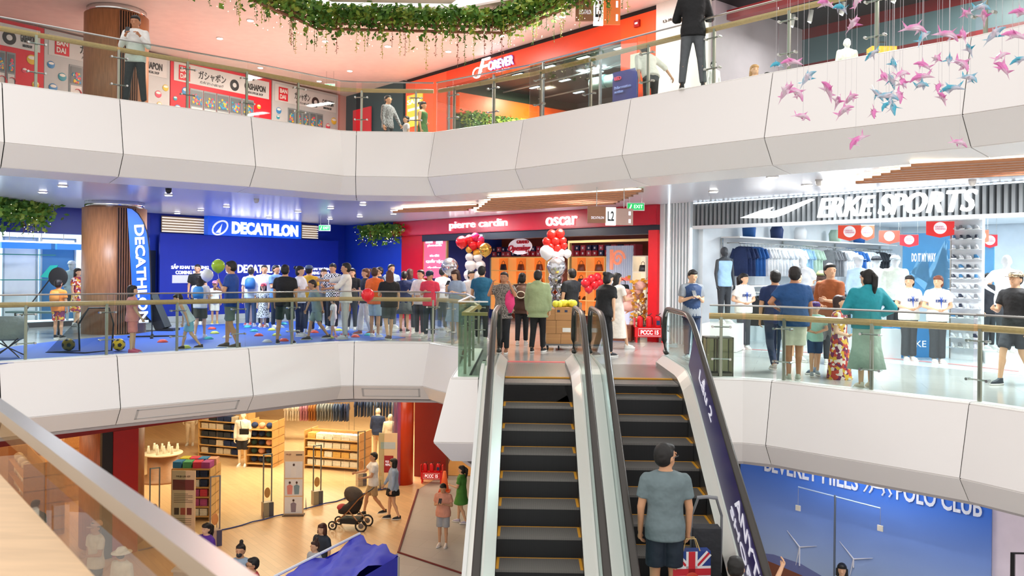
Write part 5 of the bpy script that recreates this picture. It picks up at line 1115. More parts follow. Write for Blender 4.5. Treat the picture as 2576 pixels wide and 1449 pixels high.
b = MB(); b.tube([(-.1, 0, 0), (-.12, 0, .5), (.05, 0, .8), (.4, 0, .8), (.48, 0, .5), (.45, 0, 0)], .016, 8); b.tube([(-.1, 0, 0), (-.6, -.25, 0), (.1, -.5, .01), (.45, 0, 0)], .012, 6); b.build('frame', M('1a1c20', .5), o)
b = MB(); v = [(-.1, 0, 0), (-.12, 0, .5), (.05, 0, .8), (.4, 0, .8), (.48, 0, .5), (.45, 0, 0), (-.6, -.25, 0), (.1, -.5, .01)]; b.add(v, [(0, 1, 6), (1, 2, 6), (2, 7, 6), (2, 3, 7), (3, 4, 7), (4, 5, 7)]); b.build('net', M('1c2830', .8, 0, 0, 'film'), o)
p = fl(20, 899, 0); o = thing('camping_chair', 'grey low camping chair with crossed black legs at the left edge', 'chair', (p[0], p[1], 0), .3)
b = MB(); b.loft([(0, 0, .3, .2, .17), (0, 0, .33, .26, .22), (0, .1, .5, .3, .22), (0, .16, .7, .2, .1)], 14); b.build('seat', M('7d8684', .7, 0, 0, 'cloth'), o, True)
for sx, sy_ in ((-1, -1), (1, -1), (-1, 1), (1, 1)): MB().tube([(sx*.24, sy_*.2, 0), (0, 0, .17), (sx*-.2, sy_*.2, .34)], .011, 6).build('leg', BLACKM, o)
# feather flag
p = GD(384, 19.2); o = thing('feather_flag', 'tall blue feather flag with vertical white lettering beside the timber column', 'flag', (p[0], p[1], 0), .0)
d0 = 19.2; s_ = d0/F
def FP(px, py): return ((px-384)*s_, (842-py)*s_)
out = [(318, 518), (330, 520), (345, 532), (358, 552), (368, 580), (374, 620), (378, 690), (380, 760), (382, 800), (352, 770), (336, 760), (333, 720), (326, 620)]
b = MB(); b.prism([FP(*q) for q in out], -.01, .01, None, 'y'); b.build('flag_cloth', M('1664dc', .55), o)
b = MB(); P = [(0, 0, 0)]+[(FP(*q)[0]+.015, 0, FP(*q)[1]) for q in ((382, 800), (380, 760), (378, 690), (374, 620), (368, 580), (358, 552), (345, 532), (330, 520), (318, 516))]; b.tube(P, .014, 6); b.build('pole', M('24262c', .4), o)
q = FP(340, 770); text('DECATHLON', 'lettering', o, WT, (FP(337, 0)[0], -.02, FP(0, 560)[1]), 2.2, .22, (PI/2, PI/2, 0), ext=.008, bold=.03).rotation_euler = (PI/2, PI/2-.06, 0)
b = MB(); 
for a in (0, PI/2): b.X = Matrix.Rotation(a+.4, 4, 'Z'); b.box(-.5, -.03, 0, .5, .03, .04)
b.build('cross_base', BLACKM, o)
p = GD(415, 21.2); o = thing('leaning_board', 'dark inclined fitness bench right of the feather flag', 'bench', (p[0], p[1], 0)); b = MB(); b.X = Matrix.Rotation(-.42, 4, 'Y'); b.box(-.12, -.2, .05, .13, .2, .95); b.build('pad', M('2a2c30', .5), o); MB().box(-.1, -.22, 0, .3, .22, .06).build('base', BLACKM, o)
p = fl(60, 846, 0); o = thing('sports_stand', 'slanted black pole with a round black disc and teal sheet', 'stand', (p[0]-.4, p[1], 0))
k_ = 20.3/F; b = MB(); b.tube([(0, 0, 0), ((140-32)*k_, 0, (805-700)*k_+.35)], .014, 6); b.build('pole', BLACKM, o)
cx2, cz2 = (148-25)*k_, (846-705)*k_
b = MB(); b.X = Matrix.Translation((cx2, 0, cz2)); b.ell((0, 0, 0), (.22, .02, .22), 24); b.build('disc', M('1c1c1e', .6), o, True); b = MB(); b.add([(cx2-.42, .03, cz2-.0), (cx2-.2, .03, cz2+.26), (cx2-.02, .03, cz2+.27), (cx2-.2, .03, cz2-.02), (cx2-.42, .05, cz2-.0), (cx2-.2, .05, cz2+.26), (cx2-.02, .05, cz2+.27), (cx2-.2, .05, cz2-.02)], [(0, 1, 2, 3), (7, 6, 5, 4), (0, 4, 5, 1), (1, 5, 6, 2), (2, 6, 7, 3), (3, 7, 4, 0)]); b.build('teal_sheet', M('1fa69a', .5), o)
p = fl(80, 842, 0); o = thing('display_table', 'thin dark display table in the left shop window', 'table', (p[0], p[1], 0)); MB().box(-.5, -.2, .5, .7, .2, .54).build('top', M('4a6a68', .4), o)
for x in (-.4, .6): MB().box(x, -.02, 0, x+.03, .02, .5).build('leg', BLACKM, o)
# balloons
def balloon(px, py, rp, d, col, cn, where, group, shiny=False):
    c = dp(px, py, d); r = rp*d/F; b = MB(); b.loft([(0, 0, -r*1.12, .004, .004), (0, 0, -r*1.0, r*.28, r*.28), (0, 0, -r*.6, r*.78, r*.78), (0, 0, 0, r, r), (0, 0, r*.5, r*.87, r*.87), (0, 0, r*.85, r*.5, r*.5), (0, 0, r, r*.1, r*.1)], 20, 0)
    b.lathe([(.012, -r*1.2), (.004, -r*1.1)], 6, 0)
    o = b.build('balloon', [M(col, .18, .9 if shiny else 0)], None, True, c); tag(o, '%s balloon %s' % (cn, where), 'balloon', group); return o
g1 = 'balloon column at the left of the bag shop entrance'; w1 = 'in the column left of the bag shop entrance'
for px, py, r, c, n in ((1162, 609, 16, 'e01822', 'round red'), (1181, 603, 13, 'e01822', 'round red'), (1196, 597, 12, 'd8205a', 'crimson pink'), (1208, 604, 11, 'd8205a', 'crimson pink'), (1190, 617, 13, 'e01822', 'round red'), (1208, 614, 12, 'e01822', 'round red'), (1180, 628, 9, 'dca23c', 'small gold'), (1200, 637, 11, 'dca23c', 'small gold'),
                        (1181, 647, 11, 'f4f0f0', 'white'), (1202, 648, 12, 'f4f0f0', 'white'), (1184, 668, 15, 'f4f0f0', 'white'), (1208, 668, 14, 'f4f0f0', 'white'), (1181, 692, 15, 'f4f0f0', 'white'), (1204, 694, 14, 'f4f0f0', 'white')): balloon(px, py, r, 21.5, c, n, w1, g1)
balloon(1221, 628, 17, 21.0, 'e0b254', 'large shiny gold', w1, None, True); balloon(1131, 670, 22, 21.6, 'c8c8cc', 'large round silver foil', 'left of the balloon column behind the crowd', None, True)
g2_ = 'balloon column at the right of the bag shop entrance'; w2 = 'in the column behind the green hooded jacket'
for px, py, r, c, n, s in ((1388, 590, 13, 'e8281e', 'round red', 0), (1408, 588, 13, 'e8281e', 'round red', 0), (1376, 608, 12, 'e8281e', 'round red', 0), (1397, 607, 13, 'e8281e', 'round red', 0), (1415, 606, 11, 'e8281e', 'round red', 0), (1385, 622, 12, 'e8281e', 'round red', 0), (1402, 624, 12, 'e8281e', 'round red', 0), (1418, 618, 10, 'e8281e', 'round red', 0),
                           (1376, 634, 19, 'f6f2f2', 'large white', 0), (1398, 642, 12, 'f6f2f2', 'small white', 0), (1412, 636, 11, 'f6f2f2', 'small white', 0), (1427, 638, 11, 'f6f2f2', 'small white', 0), (1410, 655, 11, 'f6f2f2', 'small white', 0),
                           (1398, 700, 19, 'c4c4ca', 'silver foil', 1), (1384, 724, 13, 'c4c4ca', 'silver foil', 1), (1409, 724, 13, 'c4c4ca', 'silver foil', 1), (1385, 746, 12, 'c4c4ca', 'silver foil', 1), (1408, 746, 12, 'c4c4ca', 'silver foil', 1), (1396, 764, 12, 'c4c4ca', 'silver foil', 1)): balloon(px, py, r, 18.2, c, n, w2, g2_, bool(s))
o = balloon(1400, 672, 25, 17.9, 'cfcfd4', 'largest silver foil', 'near the top of the column behind the green hooded jacket', None, True)
for px, py, r in ((1474, 712, 13), (1488, 702, 12), (1502, 697, 11), (1496, 716, 12), (1481, 727, 11), (1509, 711, 10)): balloon(px, py, r, 19.2, 'e2222e', 'glossy red', 'in the low cluster before the ribbed emblem panel', 'low red balloon cluster inside the bag shop')
for args in ((549, 669, 17, 18.0, 'a8cc30', 'yellow green', 'held above the girl with the blue backpack', None), (521, 692, 16, 18.3, 'f0f0ee', 'plain white', 'held in front of the man in black by the hoarding', None), (925, 742, 17, 17.6, 'e8242c', 'single red', 'carried by the woman in wide white trousers', None)):
    o = balloon(*args); MB().tube([(0, 0, -.18), (.03, 0, -.4), (.0, 0, -.55)], .004, 5).build('ribbon', M('e8e8e8', .5), o)
for d_, px, z0 in ((21.6, 1193, 1.5), (18.3, 1397, .85)):
    x, y, _ = GD(px, d_); o = thing('balloon_stand', 'slim white stand under the %s balloon column' % ('left' if px < 1300 else 'right'), 'stand', (x, y, 0)); MB().tube([(0, 0, .03), (0, 0, z0+.0)], .02, 8).build('pole', WHITE, o); MB().lathe([(.2, 0), (.2, .03), (.02, .04)], 20).build('base', WHITE, o)
# cartons on a trolley
x, y, _ = GD(1409, 17.3); o = thing('platform_trolley', 'low platform trolley under the brown cartons', 'trolley', (x, y, 0)); MB().box(-.3, -.25, .1, .42, .35, .13).build('platform', M('6c6c6e', .5), o)
for sx, sy_ in ((-.24, -.18), (-.02, -.18), (.34, -.18), (.34, .28), (-.24, .28)): MB().ell((sx, sy_, .05), (.02, .05, .05), 12).build('wheel', BLACKM, o, True)
MB().tube([(.42, -.2, .13), (.42, -.2, .95), (.42, .3, .95), (.42, .3, .13)], .014, 8).build('push_bar', STEEL, o)
for nm_, x0, z0, x1, z1 in (('bottom left brown carton on the trolley', -.27, .13, .02, .33), ('bottom right brown carton on the trolley', .025, .13, .28, .33), ('middle left brown carton on the trolley', -.28, .335, -.08, .60), ('wide middle brown carton with a white label on the trolley', -.075, .335, .29, .60), ('small top left brown carton on the trolley', -.27, .605, -.1, .82), ('top brown carton with two dark handholes on the trolley', -.095, .605, .28, .86)):
    q = thing('carton', nm_, 'box', (x+x0, y-.2, z0), 0, 'cartons on the trolley'); w_, h_ = x1-x0, z1-z0; MB().box(0, 0, 0, w_, .42, h_).build('box', M('bd8a58', .7), q); MB().box(0, -.002, h_*.47, w_, 0, h_*.53).build('tape', M('c8965c', .4), q)
    if 'label' in nm_: MB().box(w_*.35, -.004, h_*.12, w_*.8, -.002, h_*.44).build('label', M('f0ece4', .5), q)
    if 'handholes' in nm_: MB().box(w_*.1, -.004, h_*.62, w_*.25, -.002, h_*.8).build('handhole', M('2a3a5c', .5), q); MB().box(w_*.5, -.004, h_*.62, w_*.65, -.002, h_*.8).build('handhole', M('2a3a5c', .5), q)
b = MB(); rr = random.Random(2)
for i in range(14): b.ell((rr.uniform(-.18, .2), rr.uniform(-.1, .15), .045+rr.uniform(-.01, .04)), (rr.uniform(.06, .1), .07, .075), 9)
tag(b.build('plastic_bag', M('f0ea4a', .35), None, True, (x+.08, y, .865)), 'crumpled bright yellow plastic bag on top of the cartons', 'bag')
# fire extinguisher boxes
def firebox(px, py, z, label, rot=0):
    p = fl(px, py, z); o = thing('extinguisher_stand', label, 'stand', (p[0], p[1], z), rot); R_ = M('e0141e', .4)
    MB().box(-.33, -.12, .12, .33, .12, .34).build('tray', R_, o)
    for sx in (-.31, .27): 
        for sy_ in (-.12, .08): MB().box(sx, sy_, 0, sx+.04, sy_+.04, .12).build('foot', R_, o)
    b = MB()
    for s in (-1, 1): b.box(s*.33-.012, -.1, .34, s*.33+.012, .1, .55)
    b.build('side_handles', R_, o); text('PCCC 15', 'lettering', o, M('ffffff', .5, 0, .3), (-.2, -.125, .18), .4, .1, ext=.004, bold=.03)
    b = MB(); b.tube([(-.25, -.124, .15), (.25, -.124, .15), (.25, -.124, .31), (-.25, -.124, .31), (-.25, -.124, .15)], .006, 4); b.build('lettering_frame', M('ffffff', .5), o)
    for i, sx in enumerate((-.2, .0, .2)):
        e = thing('fire_extinguisher', '%s red extinguisher in the %s' % (('left', 'middle', 'right')[i], label.split(' with')[0]), 'extinguisher', (p[0]+sx*math.cos(rot), p[1]+sx*math.sin(rot), z+.342), rot, 'extinguishers')
        b = MB(); b.lathe([(.06, 0), (.065, .01), (.065, .2), (.05, .24), (.02, .26)], 16); b.build('cylinder', R_, e, True); MB().tube([(-.05, 0, .27), (0, 0, .265), (.06, 0, .31)], .01, 6).build('valve_handle', BLACKM, e); MB().tube([(.01, -.02, .26), (.07, -.05, .22), (.075, -.04, .06)], .008, 6).build('hose', BLACKM, e)
        if i == 2: MB().box(-.04, -.069, .05, .04, -.06, .15).build('label', M('20305c', .5), e)
firebox(1632, 861, 0, 'red fire extinguisher stand with white lettering at the bag shop corner')
firebox(1086, 1214, Z1, 'red fire extinguisher box on the bottom floor with white lettering')
# hanging signs
def hangsign(px0, px1, y0, y1, d, txt, label, ztop, right):
    c = dp((px0+px1)/2, (y0+y1)/2, d); w_ = (px1-px0)*d/F; h = (y1-y0)*d/F; o = thing('hanging_sign', label, 'sign', (c.x, c.y, c.z-h/2), 0); m_ = M('9c6c50', .5, 0, 0, 'woodh')
    MB().box(-w_/2, -.03, h*.1, -w_*.1, .03, h*.95).build('left_panel', m_, o); MB().box(w_*.12, -.03, 0, w_/2, .03, h*.85).build('right_panel', M(right, .5, 0, .15), o)
    MB().box(-w_*.1, -.045, -h*.02, w_*.12, .045, h*.9).build('middle_panel', M('f6f4f0', .5, 0, .6), o)
    text(txt, 'lettering', o, M('20242c', .5), (-w_*.06, -.05, h*.2), w_*.14, h*.5, ext=.004, bold=.02)
    text('DECATHLON', 'lettering', o, WT, (-w_*.42, -.035, h*.3), w_*.28, h*.13, ext=.004); MB().box(w_*.4, -.034, h*.1, w_*.45, -.03, h*.3).build('pictogram', WT, o); MB().box(w_*.4, -.034, h*.5, w_*.45, -.03, h*.7).build('pictogram', WT, o)
    for x in (-w_*.3, w_*.3): MB().tube([(x, 0, h*.9), (x, 0, ztop-(c.z-h/2))], .008, 6).build('rod', STEEL, o)
hangsign(1478, 1592, 517, 566, 15.5, 'L2', 'hanging timber wayfinding sign with a white L2 panel on the middle floor', C2, 'a88a80')
hangsign(1448, 1560, -22, 62, 18.0, 'L3', 'hanging wayfinding sign with orange end at the top of the picture', C3, 'e87838')
def exitsign(px0, px1, y0, y1, d, label, zt):
    c = dp((px0+px1)/2, (y0+y1)/2, d); w_ = (px1-px0)*d/F; h = (y1-y0)*d/F; o = thing('exit_sign', label, 'sign', (c.x, c.y, c.z-h/2)); MB().box(-w_/2, -.02, 0, w_/2, .02, h).build('case', M('e8f0ec', .5), o); MB().box(-w_*.46, -.026, h*.1, w_*.46, -.02, h*.9).build('green_panel', M('18a050', .5, 0, .8), o)
    text('EXIT', 'lettering', o, M('eafff0', .5, 0, 1.), (-w_*.1, -.03, h*.3), w_*.5, h*.42, ext=.003); b = MB(); b.tube([(-w_*.35, -.03, h*.2), (-w_*.28, -.03, h*.5), (-w_*.25, -.03, h*.75)], .012, 5); b.build('pictogram', M('eafff0', .5, 0, 1.), o)
    for x in (-w_*.35, w_*.35): MB().tube([(x, 0, h), (x, 0, zt-(c.z-h/2))], .005, 5).build('rod', STEEL, o)
exitsign(1577, 1621, 510, 530, 17.2, 'green lit exit sign in front of the red fascia', C2); exitsign(802, 831, 566, 581, 25.5, 'green lit exit sign near the corner of the blue wall', C2); exitsign(817, 843, 211, 223, 26.5, 'green lit exit sign on the top floor', C3)
# ceiling fixtures
DL = M('fff8f0', .5, 0, 9)
def downlight(px, py, z, lab, grp):
    p = fl(px, py, z); o = thing('downlight', lab, 'light', (p[0], p[1], z-.02), 0, grp); MB().lathe([(.095, .02), (.10, 0), (.075, -.004)], 18).build('rim', WHITE, o, True); MB().lathe([(.072, -.012), (.072, -.002)], 18).build('lens', DL, o)
for px, py in ((158, 466), (108, 482), (424, 489), (505, 527), (446, 535), (570, 518), (832, 522), (913, 513), (750, 531), (905, 543), (990, 536), (830, 549), (677, 546), (1943, 443), (1795, 480), (2030, 464), (2350, 470), (1440, 487)):
    reg = 'left of the timber column' if px < 200 else 'in front of the blue wall' if px < 760 else 'before the crimson fascia' if px < 1500 else 'before the sports shop'
    downlight(px, py, C2, 'small round downlight in the middle floor ceiling %s' % reg, 'round downlights in the middle floor ceiling')
for px, py in ((553, 95), (655, 169), (630, 50), (818, 102), (880, 177), (975, 115), (1128, 128), (803, 203), (1262, 88), (1415, 40), (700, 15)):
    downlight(px, py, C3, 'small round downlight in the pink tinted top floor ceiling', 'round downlights in the top floor ceiling')
def slats(S0, S1, E0, E1, n, lab, z=C2-.03):
    o = thing('slatted_ceiling_light', lab, 'light', (0, 0, z)); A = [Vector(fl(*q, z)[:2]) for q in (S0, S1, E0, E1)]
    for i in range(n):
        a = A[0].lerp(A[1], i/(n-1)); b_ = A[2].lerp(A[3], i/(n-1)); t = (b_-a).normalized(); nn = Vector((-t.y, t.x))*.05; m_ = MB(); w_ = MB()
        q = [a-nn, b_-nn, b_+nn, a+nn]; m_.prism([(v.x, v.y) for v in q], -.015, 0); m_.build('light_strip', M('fff0d8', .5, 0, 1.6), o)
        q = [a+nn, b_+nn, b_+nn*2.6, a+nn*2.6]; w_.prism([(v.x, v.y) for v in q], -.06, .01); w_.build('timber_slat', M('8a5c40', .5, 0, 0, 'woodh'), o)
slats((1190, 528), (1230, 496), (1540, 506), (1610, 474), 7, 'glowing timber slatted ceiling strips before the crimson fascia'); slats((985, 529), (1010, 522), (1172, 523), (1195, 513), 3, 'shorter glowing ceiling strips left of the long slatted lights')
slats((2150, 452), (2290, 408), (2640, 425), (2640, 388), 7, 'glowing timber slatted ceiling strips before the sports shop')
for px, py, z, lab in ((424, 474, C2, 'black cube spotlight under the left ceiling'), (2060, 452, C2, 'small white camera dome under the right ceiling'), (2446, 452, C2, 'white dome camera in front of the sports shop sign'), (645, 500, C2, 'small beige sensor on the ceiling before the blue wall')):
    p = fl(px, py, z); b = MB(); b.lathe([(.06, 0), (.055, -.06), (.03, -.1)], 14); tag(b.build('ceiling_device', M('1c1c20' if 'black' in lab else 'd8d0c8', .4), None, True, (p[0], p[1], z)), lab, 'camera')
# ================================================================ FOLIAGE
FOL = M('5c8a2c', .7, 0, 0, 'foliage'); VINE = M('a9b045', .7); VIN2 = M('4c7428', .7); VIN3 = M('7a4a28', .7)
def leaf(b, p, s, rn, k=0):
    a = Vector((rn.uniform(-1, 1), rn.uniform(-1, 1), rn.uniform(-1, .3))).normalized(); c = a.orthogonal().normalized()*.38; b.add([p, p+a*s*.5+c*s, p+a*s, p+a*s*.5-c*s], [(0, 1, 2, 3)], k)
def greenery(label, pts, dens, nv, vl, thick, seed=1, lights=True, leafs=.16):
    """pts: line of 3-D points along which foliage is planted"""
    rn = random.Random(seed); pts = [Vector(p) for p in pts]; o = thing('hanging_garden', label, 'plants', pts[0]); O = pts[0]
    L_ = [(pts[i+1]-pts[i]).length for i in range(len(pts)-1)]; T_ = sum(L_)
    def at(s):
        s *= T_
        for i, l in enumerate(L_):
            if s <= l or i == len(L_)-1: return pts[i].lerp(pts[i+1], min(1, s/l))
            s -= l
    b = MB()
    for i in range(int(dens*T_)):
        p = at(rn.random())-O+Vector((rn.gauss(0, thick*.35), rn.gauss(0, thick*.35), -abs(rn.gauss(0, thick*.55))+.1)); leaf(b, p, leafs*rn.uniform(.5, 1.1), rn, 0)
    tag(b.build('foliage', [FOL], o), None, None, None, 'stuff')
    for j in range(nv):
        s = (j+rn.random())/nv; p = at(s)-O+Vector((rn.gauss(0, thick*.25), rn.gauss(0, thick*.25), -thick*.3)); ln = vl*rn.uniform(.35, 1.0)*(1.3 if rn.random() < .12 else 1); v = MB(); n = int(ln/.035)
        v.tube([p, p-Vector((0, 0, ln))], .004, 4)
        for i in range(n): leaf(v, p-Vector((rn.gauss(0, .012), rn.gauss(0, .012), ln*i/n)), .085*rn.uniform(.6, 1.1)*(1-.5*i/n), rn)
        v.build('hanging_vine', rn.choice([VINE, VINE, VIN2, VIN3, VIN2]), o)
    if lights:
        v = MB()
        for j in range(int(T_*22)):
            p = at(rn.random())-O+Vector((rn.gauss(0, thick*.4), rn.gauss(0, thick*.4)-.05, -rn.random()*(thick+vl*.5))); v.ell(p, (.0065,)*3, 4)
        tag(v.build('fairy_lights', M('fff0c0', .5, 0, 8), o), None, None, None, 'stuff')
    return o
def at3(px, d, z): x, y, _ = GD(px, d); return (x, y, z)
RP = [at3(470, 16.0, 7.55), at3(790, 19.5, 7.5), at3(1260, 19.7, 7.5), at3(1600, 16.0, 7.5)]
greenery('ring of hanging plants, vines and fairy lights around the atrium bulkhead at the top', RP, 560, 98, 1.0, .42, 4, True, .17)
o = thing('planter_band', 'timber slatted band behind the hanging plants at the top', 'planter', RP[0])
for i in range(4):
    b = MB(); b.tube([Vector(p)-Vector(RP[0])+Vector((0, .08, -.03-.13*i)) for p in RP], .035, 6); b.build('timber_slat', M('8c5c40', .6, 0, 0, 'woodh'), o)
RI = [(p[0]*.985, p[1]-.25) for p in RP]
poly_struct([(RP[0][0]+.8, RP[0][1]-3), RI[0], at3(828, 19.2, 0)[:2], at3(1128, 19.25, 0)[:2], (RI[3][0]-2.2, RI[3][1]+.2), (RP[3][0]-1, RP[3][1]-4), ][::-1], 7.58, 7.7, 'ceiling', M('e6dad2', .5))
greenery('hanging plants at the left edge under the white balcony', [at3(-40, 19.0, 3.05), at3(60, 20.5, 3.05), at3(110, 21.5, 3.05)], 500, 14, .7, .45, 6)
p0 = WB.t(912, 679, .25)[0]; p1 = WB.t(1002, 679, .25)[0]
greenery('hanging plants on the blue corner wall beside the crimson fascia', [WB.p(p0, .25, 2.95), WB.p(p1, .25, 2.95)], 420, 16, .45, .38, 8)
greenery('green wall of hanging plants inside the orange shop', [WC.p(to1+.35, -.5, 6.3), WC.p(to1+.35, -5.1, 6.3)], 620, 50, 1.3, .4, 9)
# ================================================================ HANGING GLASS FISH
def fishmesh(col, seed):
    rn = random.Random(seed); b = MB(); P = [(-.09, 0, -.02), (-.05, 0, 0), (0, 0, .012), (.05, 0, .005), (.09, 0, -.02)]; b.tube(P, [.008, .024, .03, .018, .005], 8)
    def spike(a, c, w): a = Vector(a); c = Vector(c); d = (c-a); n = d.orthogonal().normalized()*w; m_ = d.cross(n).normalized()*w*.4; b.add([a+n, a+m_, a-n, a-m_, c], [(0, 1, 4), (1, 2, 4), (2, 3, 4), (3, 0, 4), (3, 2, 1, 0)])
    for a, c in (((0, 0, .02), (.03, 0, .085)), ((-.02, .01, 0), (.03, .08, -.01)), ((-.02, -.01, 0), (.03, -.08, -.01)), ((-.07, 0, -.01), (-.13, 0, .05)), ((-.07, 0, -.01), (-.14, 0, -.05)), ((.02, 0, -.015), (.0, 0, -.06))): spike(a, c, .018)
    return b.mesh('glass_fish', M(col, .1, 0, 0, 'crystal'), False)
FM = {'p': fishmesh('f08ccc', 1), 'c': fishmesh('52bcd6', 2)}
rf = random.Random(11)
for fx, fy, c in ((1250, 20, 'p'), (1350, 50, 'c'), (1450, 150, 'p'), (1470, 5, 'p'), (1860, 190, 'p'), (1910, 240, 'c'), (2190, 90, 'p'), (2300, 50, 'c'), (2310, 100, 'p'), (2080, 235, 'p'), (2170, 225, 'p'), (2550, 80, 'p'), (2390, 220, 'c'), (2500, 230, 'p'), (2210, 320, 'c'), (1560, 365, 'c'), (1710, 415, 'c'), (2080, 400, 'c'), (2000, 390, 'p'), (1900, 430, 'p'), (2170, 430, 'p'), (2540, 400, 'c'), (2430, 370, 'p'), (2430, 445, 'p'), (930, 430, 'c'), (1020, 410, 'p'), (1145, 510, 'c'), (1000, 600, 'p'), (1070, 620, 'p'), (1270, 585, 'p'), (1110, 775, 'p'), (1430, 650, 'p'), (1340, 665, 'p'), (1390, 730, 'p'), (1650, 510, 'p'), (1770, 490, 'p'), (1700, 540, 'c'), (1770, 550, 'p'), (1610, 630, 'c'), (1680, 640, 'c'), (1750, 640, 'p'), (1660, 700, 'c'), (1710, 720, 'c'), (1580, 750, 'p'), (1900, 565, 'c'), (1880, 515, 'p'), (2010, 580, 'p'), (2080, 590, 'c'), (2220, 520, 'c'), (2030, 640, 'p'), (1460, 940, 'p'), (2150, 950, 'p')):
    px, py = 1600+fx/2.64, fy/2.64; d = 6.9+.28*((int(fx)*7+int(fy)*3)%9); q = dp(px, py, d); s = rf.uniform(.72, 1.0)*d/8.
    o = thing('glass_fish', '%s glass fish ornament hanging on a thread %s' % ({'p': 'pink', 'c': 'turquoise'}[c], 'before the lower edge of the white balcony' if fy > 900 else 'before the top floor railing' if py < 170 and px < 2480 else 'before the white balcony face'), 'ornament', q, rf.uniform(0, 6.28), 'hanging glass fish')
    f = bpy.data.objects.new('fish_body', FM[c]); COL.objects.link(f); f.parent = o; f.rotation_euler = (rf.uniform(-.5, .5), rf.uniform(-.9, .9), 0); f.scale = (s*1.1,)*3
    MB().tube([(0, 0, .01), (0, 0, 9-q.z)], .0014, 4).build('thread', M('c8c4c8', .4), o)
# ---- top floor right: goods
q = at3(2212, 15.2, Z3); o = thing('suitcase', 'yellow hard suitcase standing on a display on the top floor', 'suitcase', (q[0], q[1], 5.0)); MB().box(-.22, -.12, 0, .22, .12, .62).build('shell', M('f0b83c', .4), o)
b = MB()
for i in range(5): b.box(-.2+i*.09, -.13, .03, -.16+i*.09, -.12, .59)
b.build('ribs', M('f6c658', .4), o); MB().tube([(-.07, 0, .62), (-.07, 0, .72), (.07, 0, .72), (.07, 0, .62)], .01, 6).build('handle', BLACKM, o)
o = thing('display_plinth', 'white plinth under the yellow suitcase', 'plinth', (q[0], q[1], Z3)); MB().box(-.5, -.3, 0, .5, .3, .49).build('body', WHITE, o)
person('headless cream sweatshirt display torso on the top floor', *at3(2125, 15.3, Z3), 1.33, 0, ('long', 'e8e8d8'), None, None, ('down', 'down'), 'stand', 'e8e8e8', None, name='mannequin', cat='mannequin', white=True, eyes=False)
person('small white headed mannequin in a pale vest beside the grey side wall', *at3(1790, 15.6, Z3), .96, 20, ('sleeveless', 'f0eeea'), ('pants', 'd8dcd8'), ('short', '1a1a1c'), ('down', 'down'), 'stand', 'f2f0ee', 'f0f0f0', name='mannequin', cat='mannequin', white=True, eyes=False)

# flowers and chest at the right of the bag shop entrance
rn = random.Random(21); q = GD(1598, 19.9); o = thing('flower_arrangement', 'tall pink tulle and gold leaf flower arrangement behind the extinguisher stand', 'flowers', q)
MB().lathe([(.12, 0), (.16, .3), (.1, .45)], 14).build('pot', M('c9a27a', .5), o, True); MB().tube([(0, 0, .4), (0, 0, .9)], .02, 6).build('stem', M('8a6a4c', .6), o)
for i in range(12):
    b = MB(); b.ell((rn.uniform(-.28, .2), rn.uniform(-.1, .12), rn.uniform(.75, 1.3)), (rn.uniform(.1, .18), .1, rn.uniform(.08, .14)), 9); b.build('tulle_puff', M('f6c4b8', .7, 0, 0, 'cloth'), o, True)
b = MB()
for i in range(60): leaf(b, Vector((rn.uniform(-.15, .3), rn.uniform(-.16, -.08), rn.uniform(.45, 1.45))), .14, rn)
tag(b.build('gold_leaves', M('e2a83c', .4), o), None, None, None, 'stuff')
b = MB()
for i in range(90): b.ell((rn.uniform(-.05, .32), rn.uniform(-.15, .05), rn.uniform(.25, .95)), (.03, .03, .03), 5)
tag(b.build('cream_blossoms', M('f6ecd4', .6), o), None, None, None, 'stuff')
q = GD(1570, 19.4); o = thing('wooden_chest', 'dark brown wooden chest left of the extinguisher stand', 'chest', q, WC.rot*.4); MB().box(-.28, -.15, .02, .2, .2, .38).build('body', M('7a4430', .5, 0, 0, 'woodh'), o); MB().box(-.26, -.165, .1, .18, -.15, .3).build('front_panel', M('8c523a', .5, 0, 0, 'woodh'), o)
q = GD(1560, 20.3); o = thing('display_counter', 'pale lilac glowing counter behind the woman in the cream dress', 'counter', q, WC.rot*.4); MB().box(-.5, -.1, 0, .25, .4, 1.0).build('body', M('cdd0f0', .4, 0, .5), o); MB().box(-.52, -.12, 1.0, .27, .42, 1.03).build('top', M('eef0ff', .3), o)
bag('handbag', 'dark green handbag on the pale lilac counter', '223034', (q[0]+.05, q[1]+.1, 1.031), 0, 1.0)
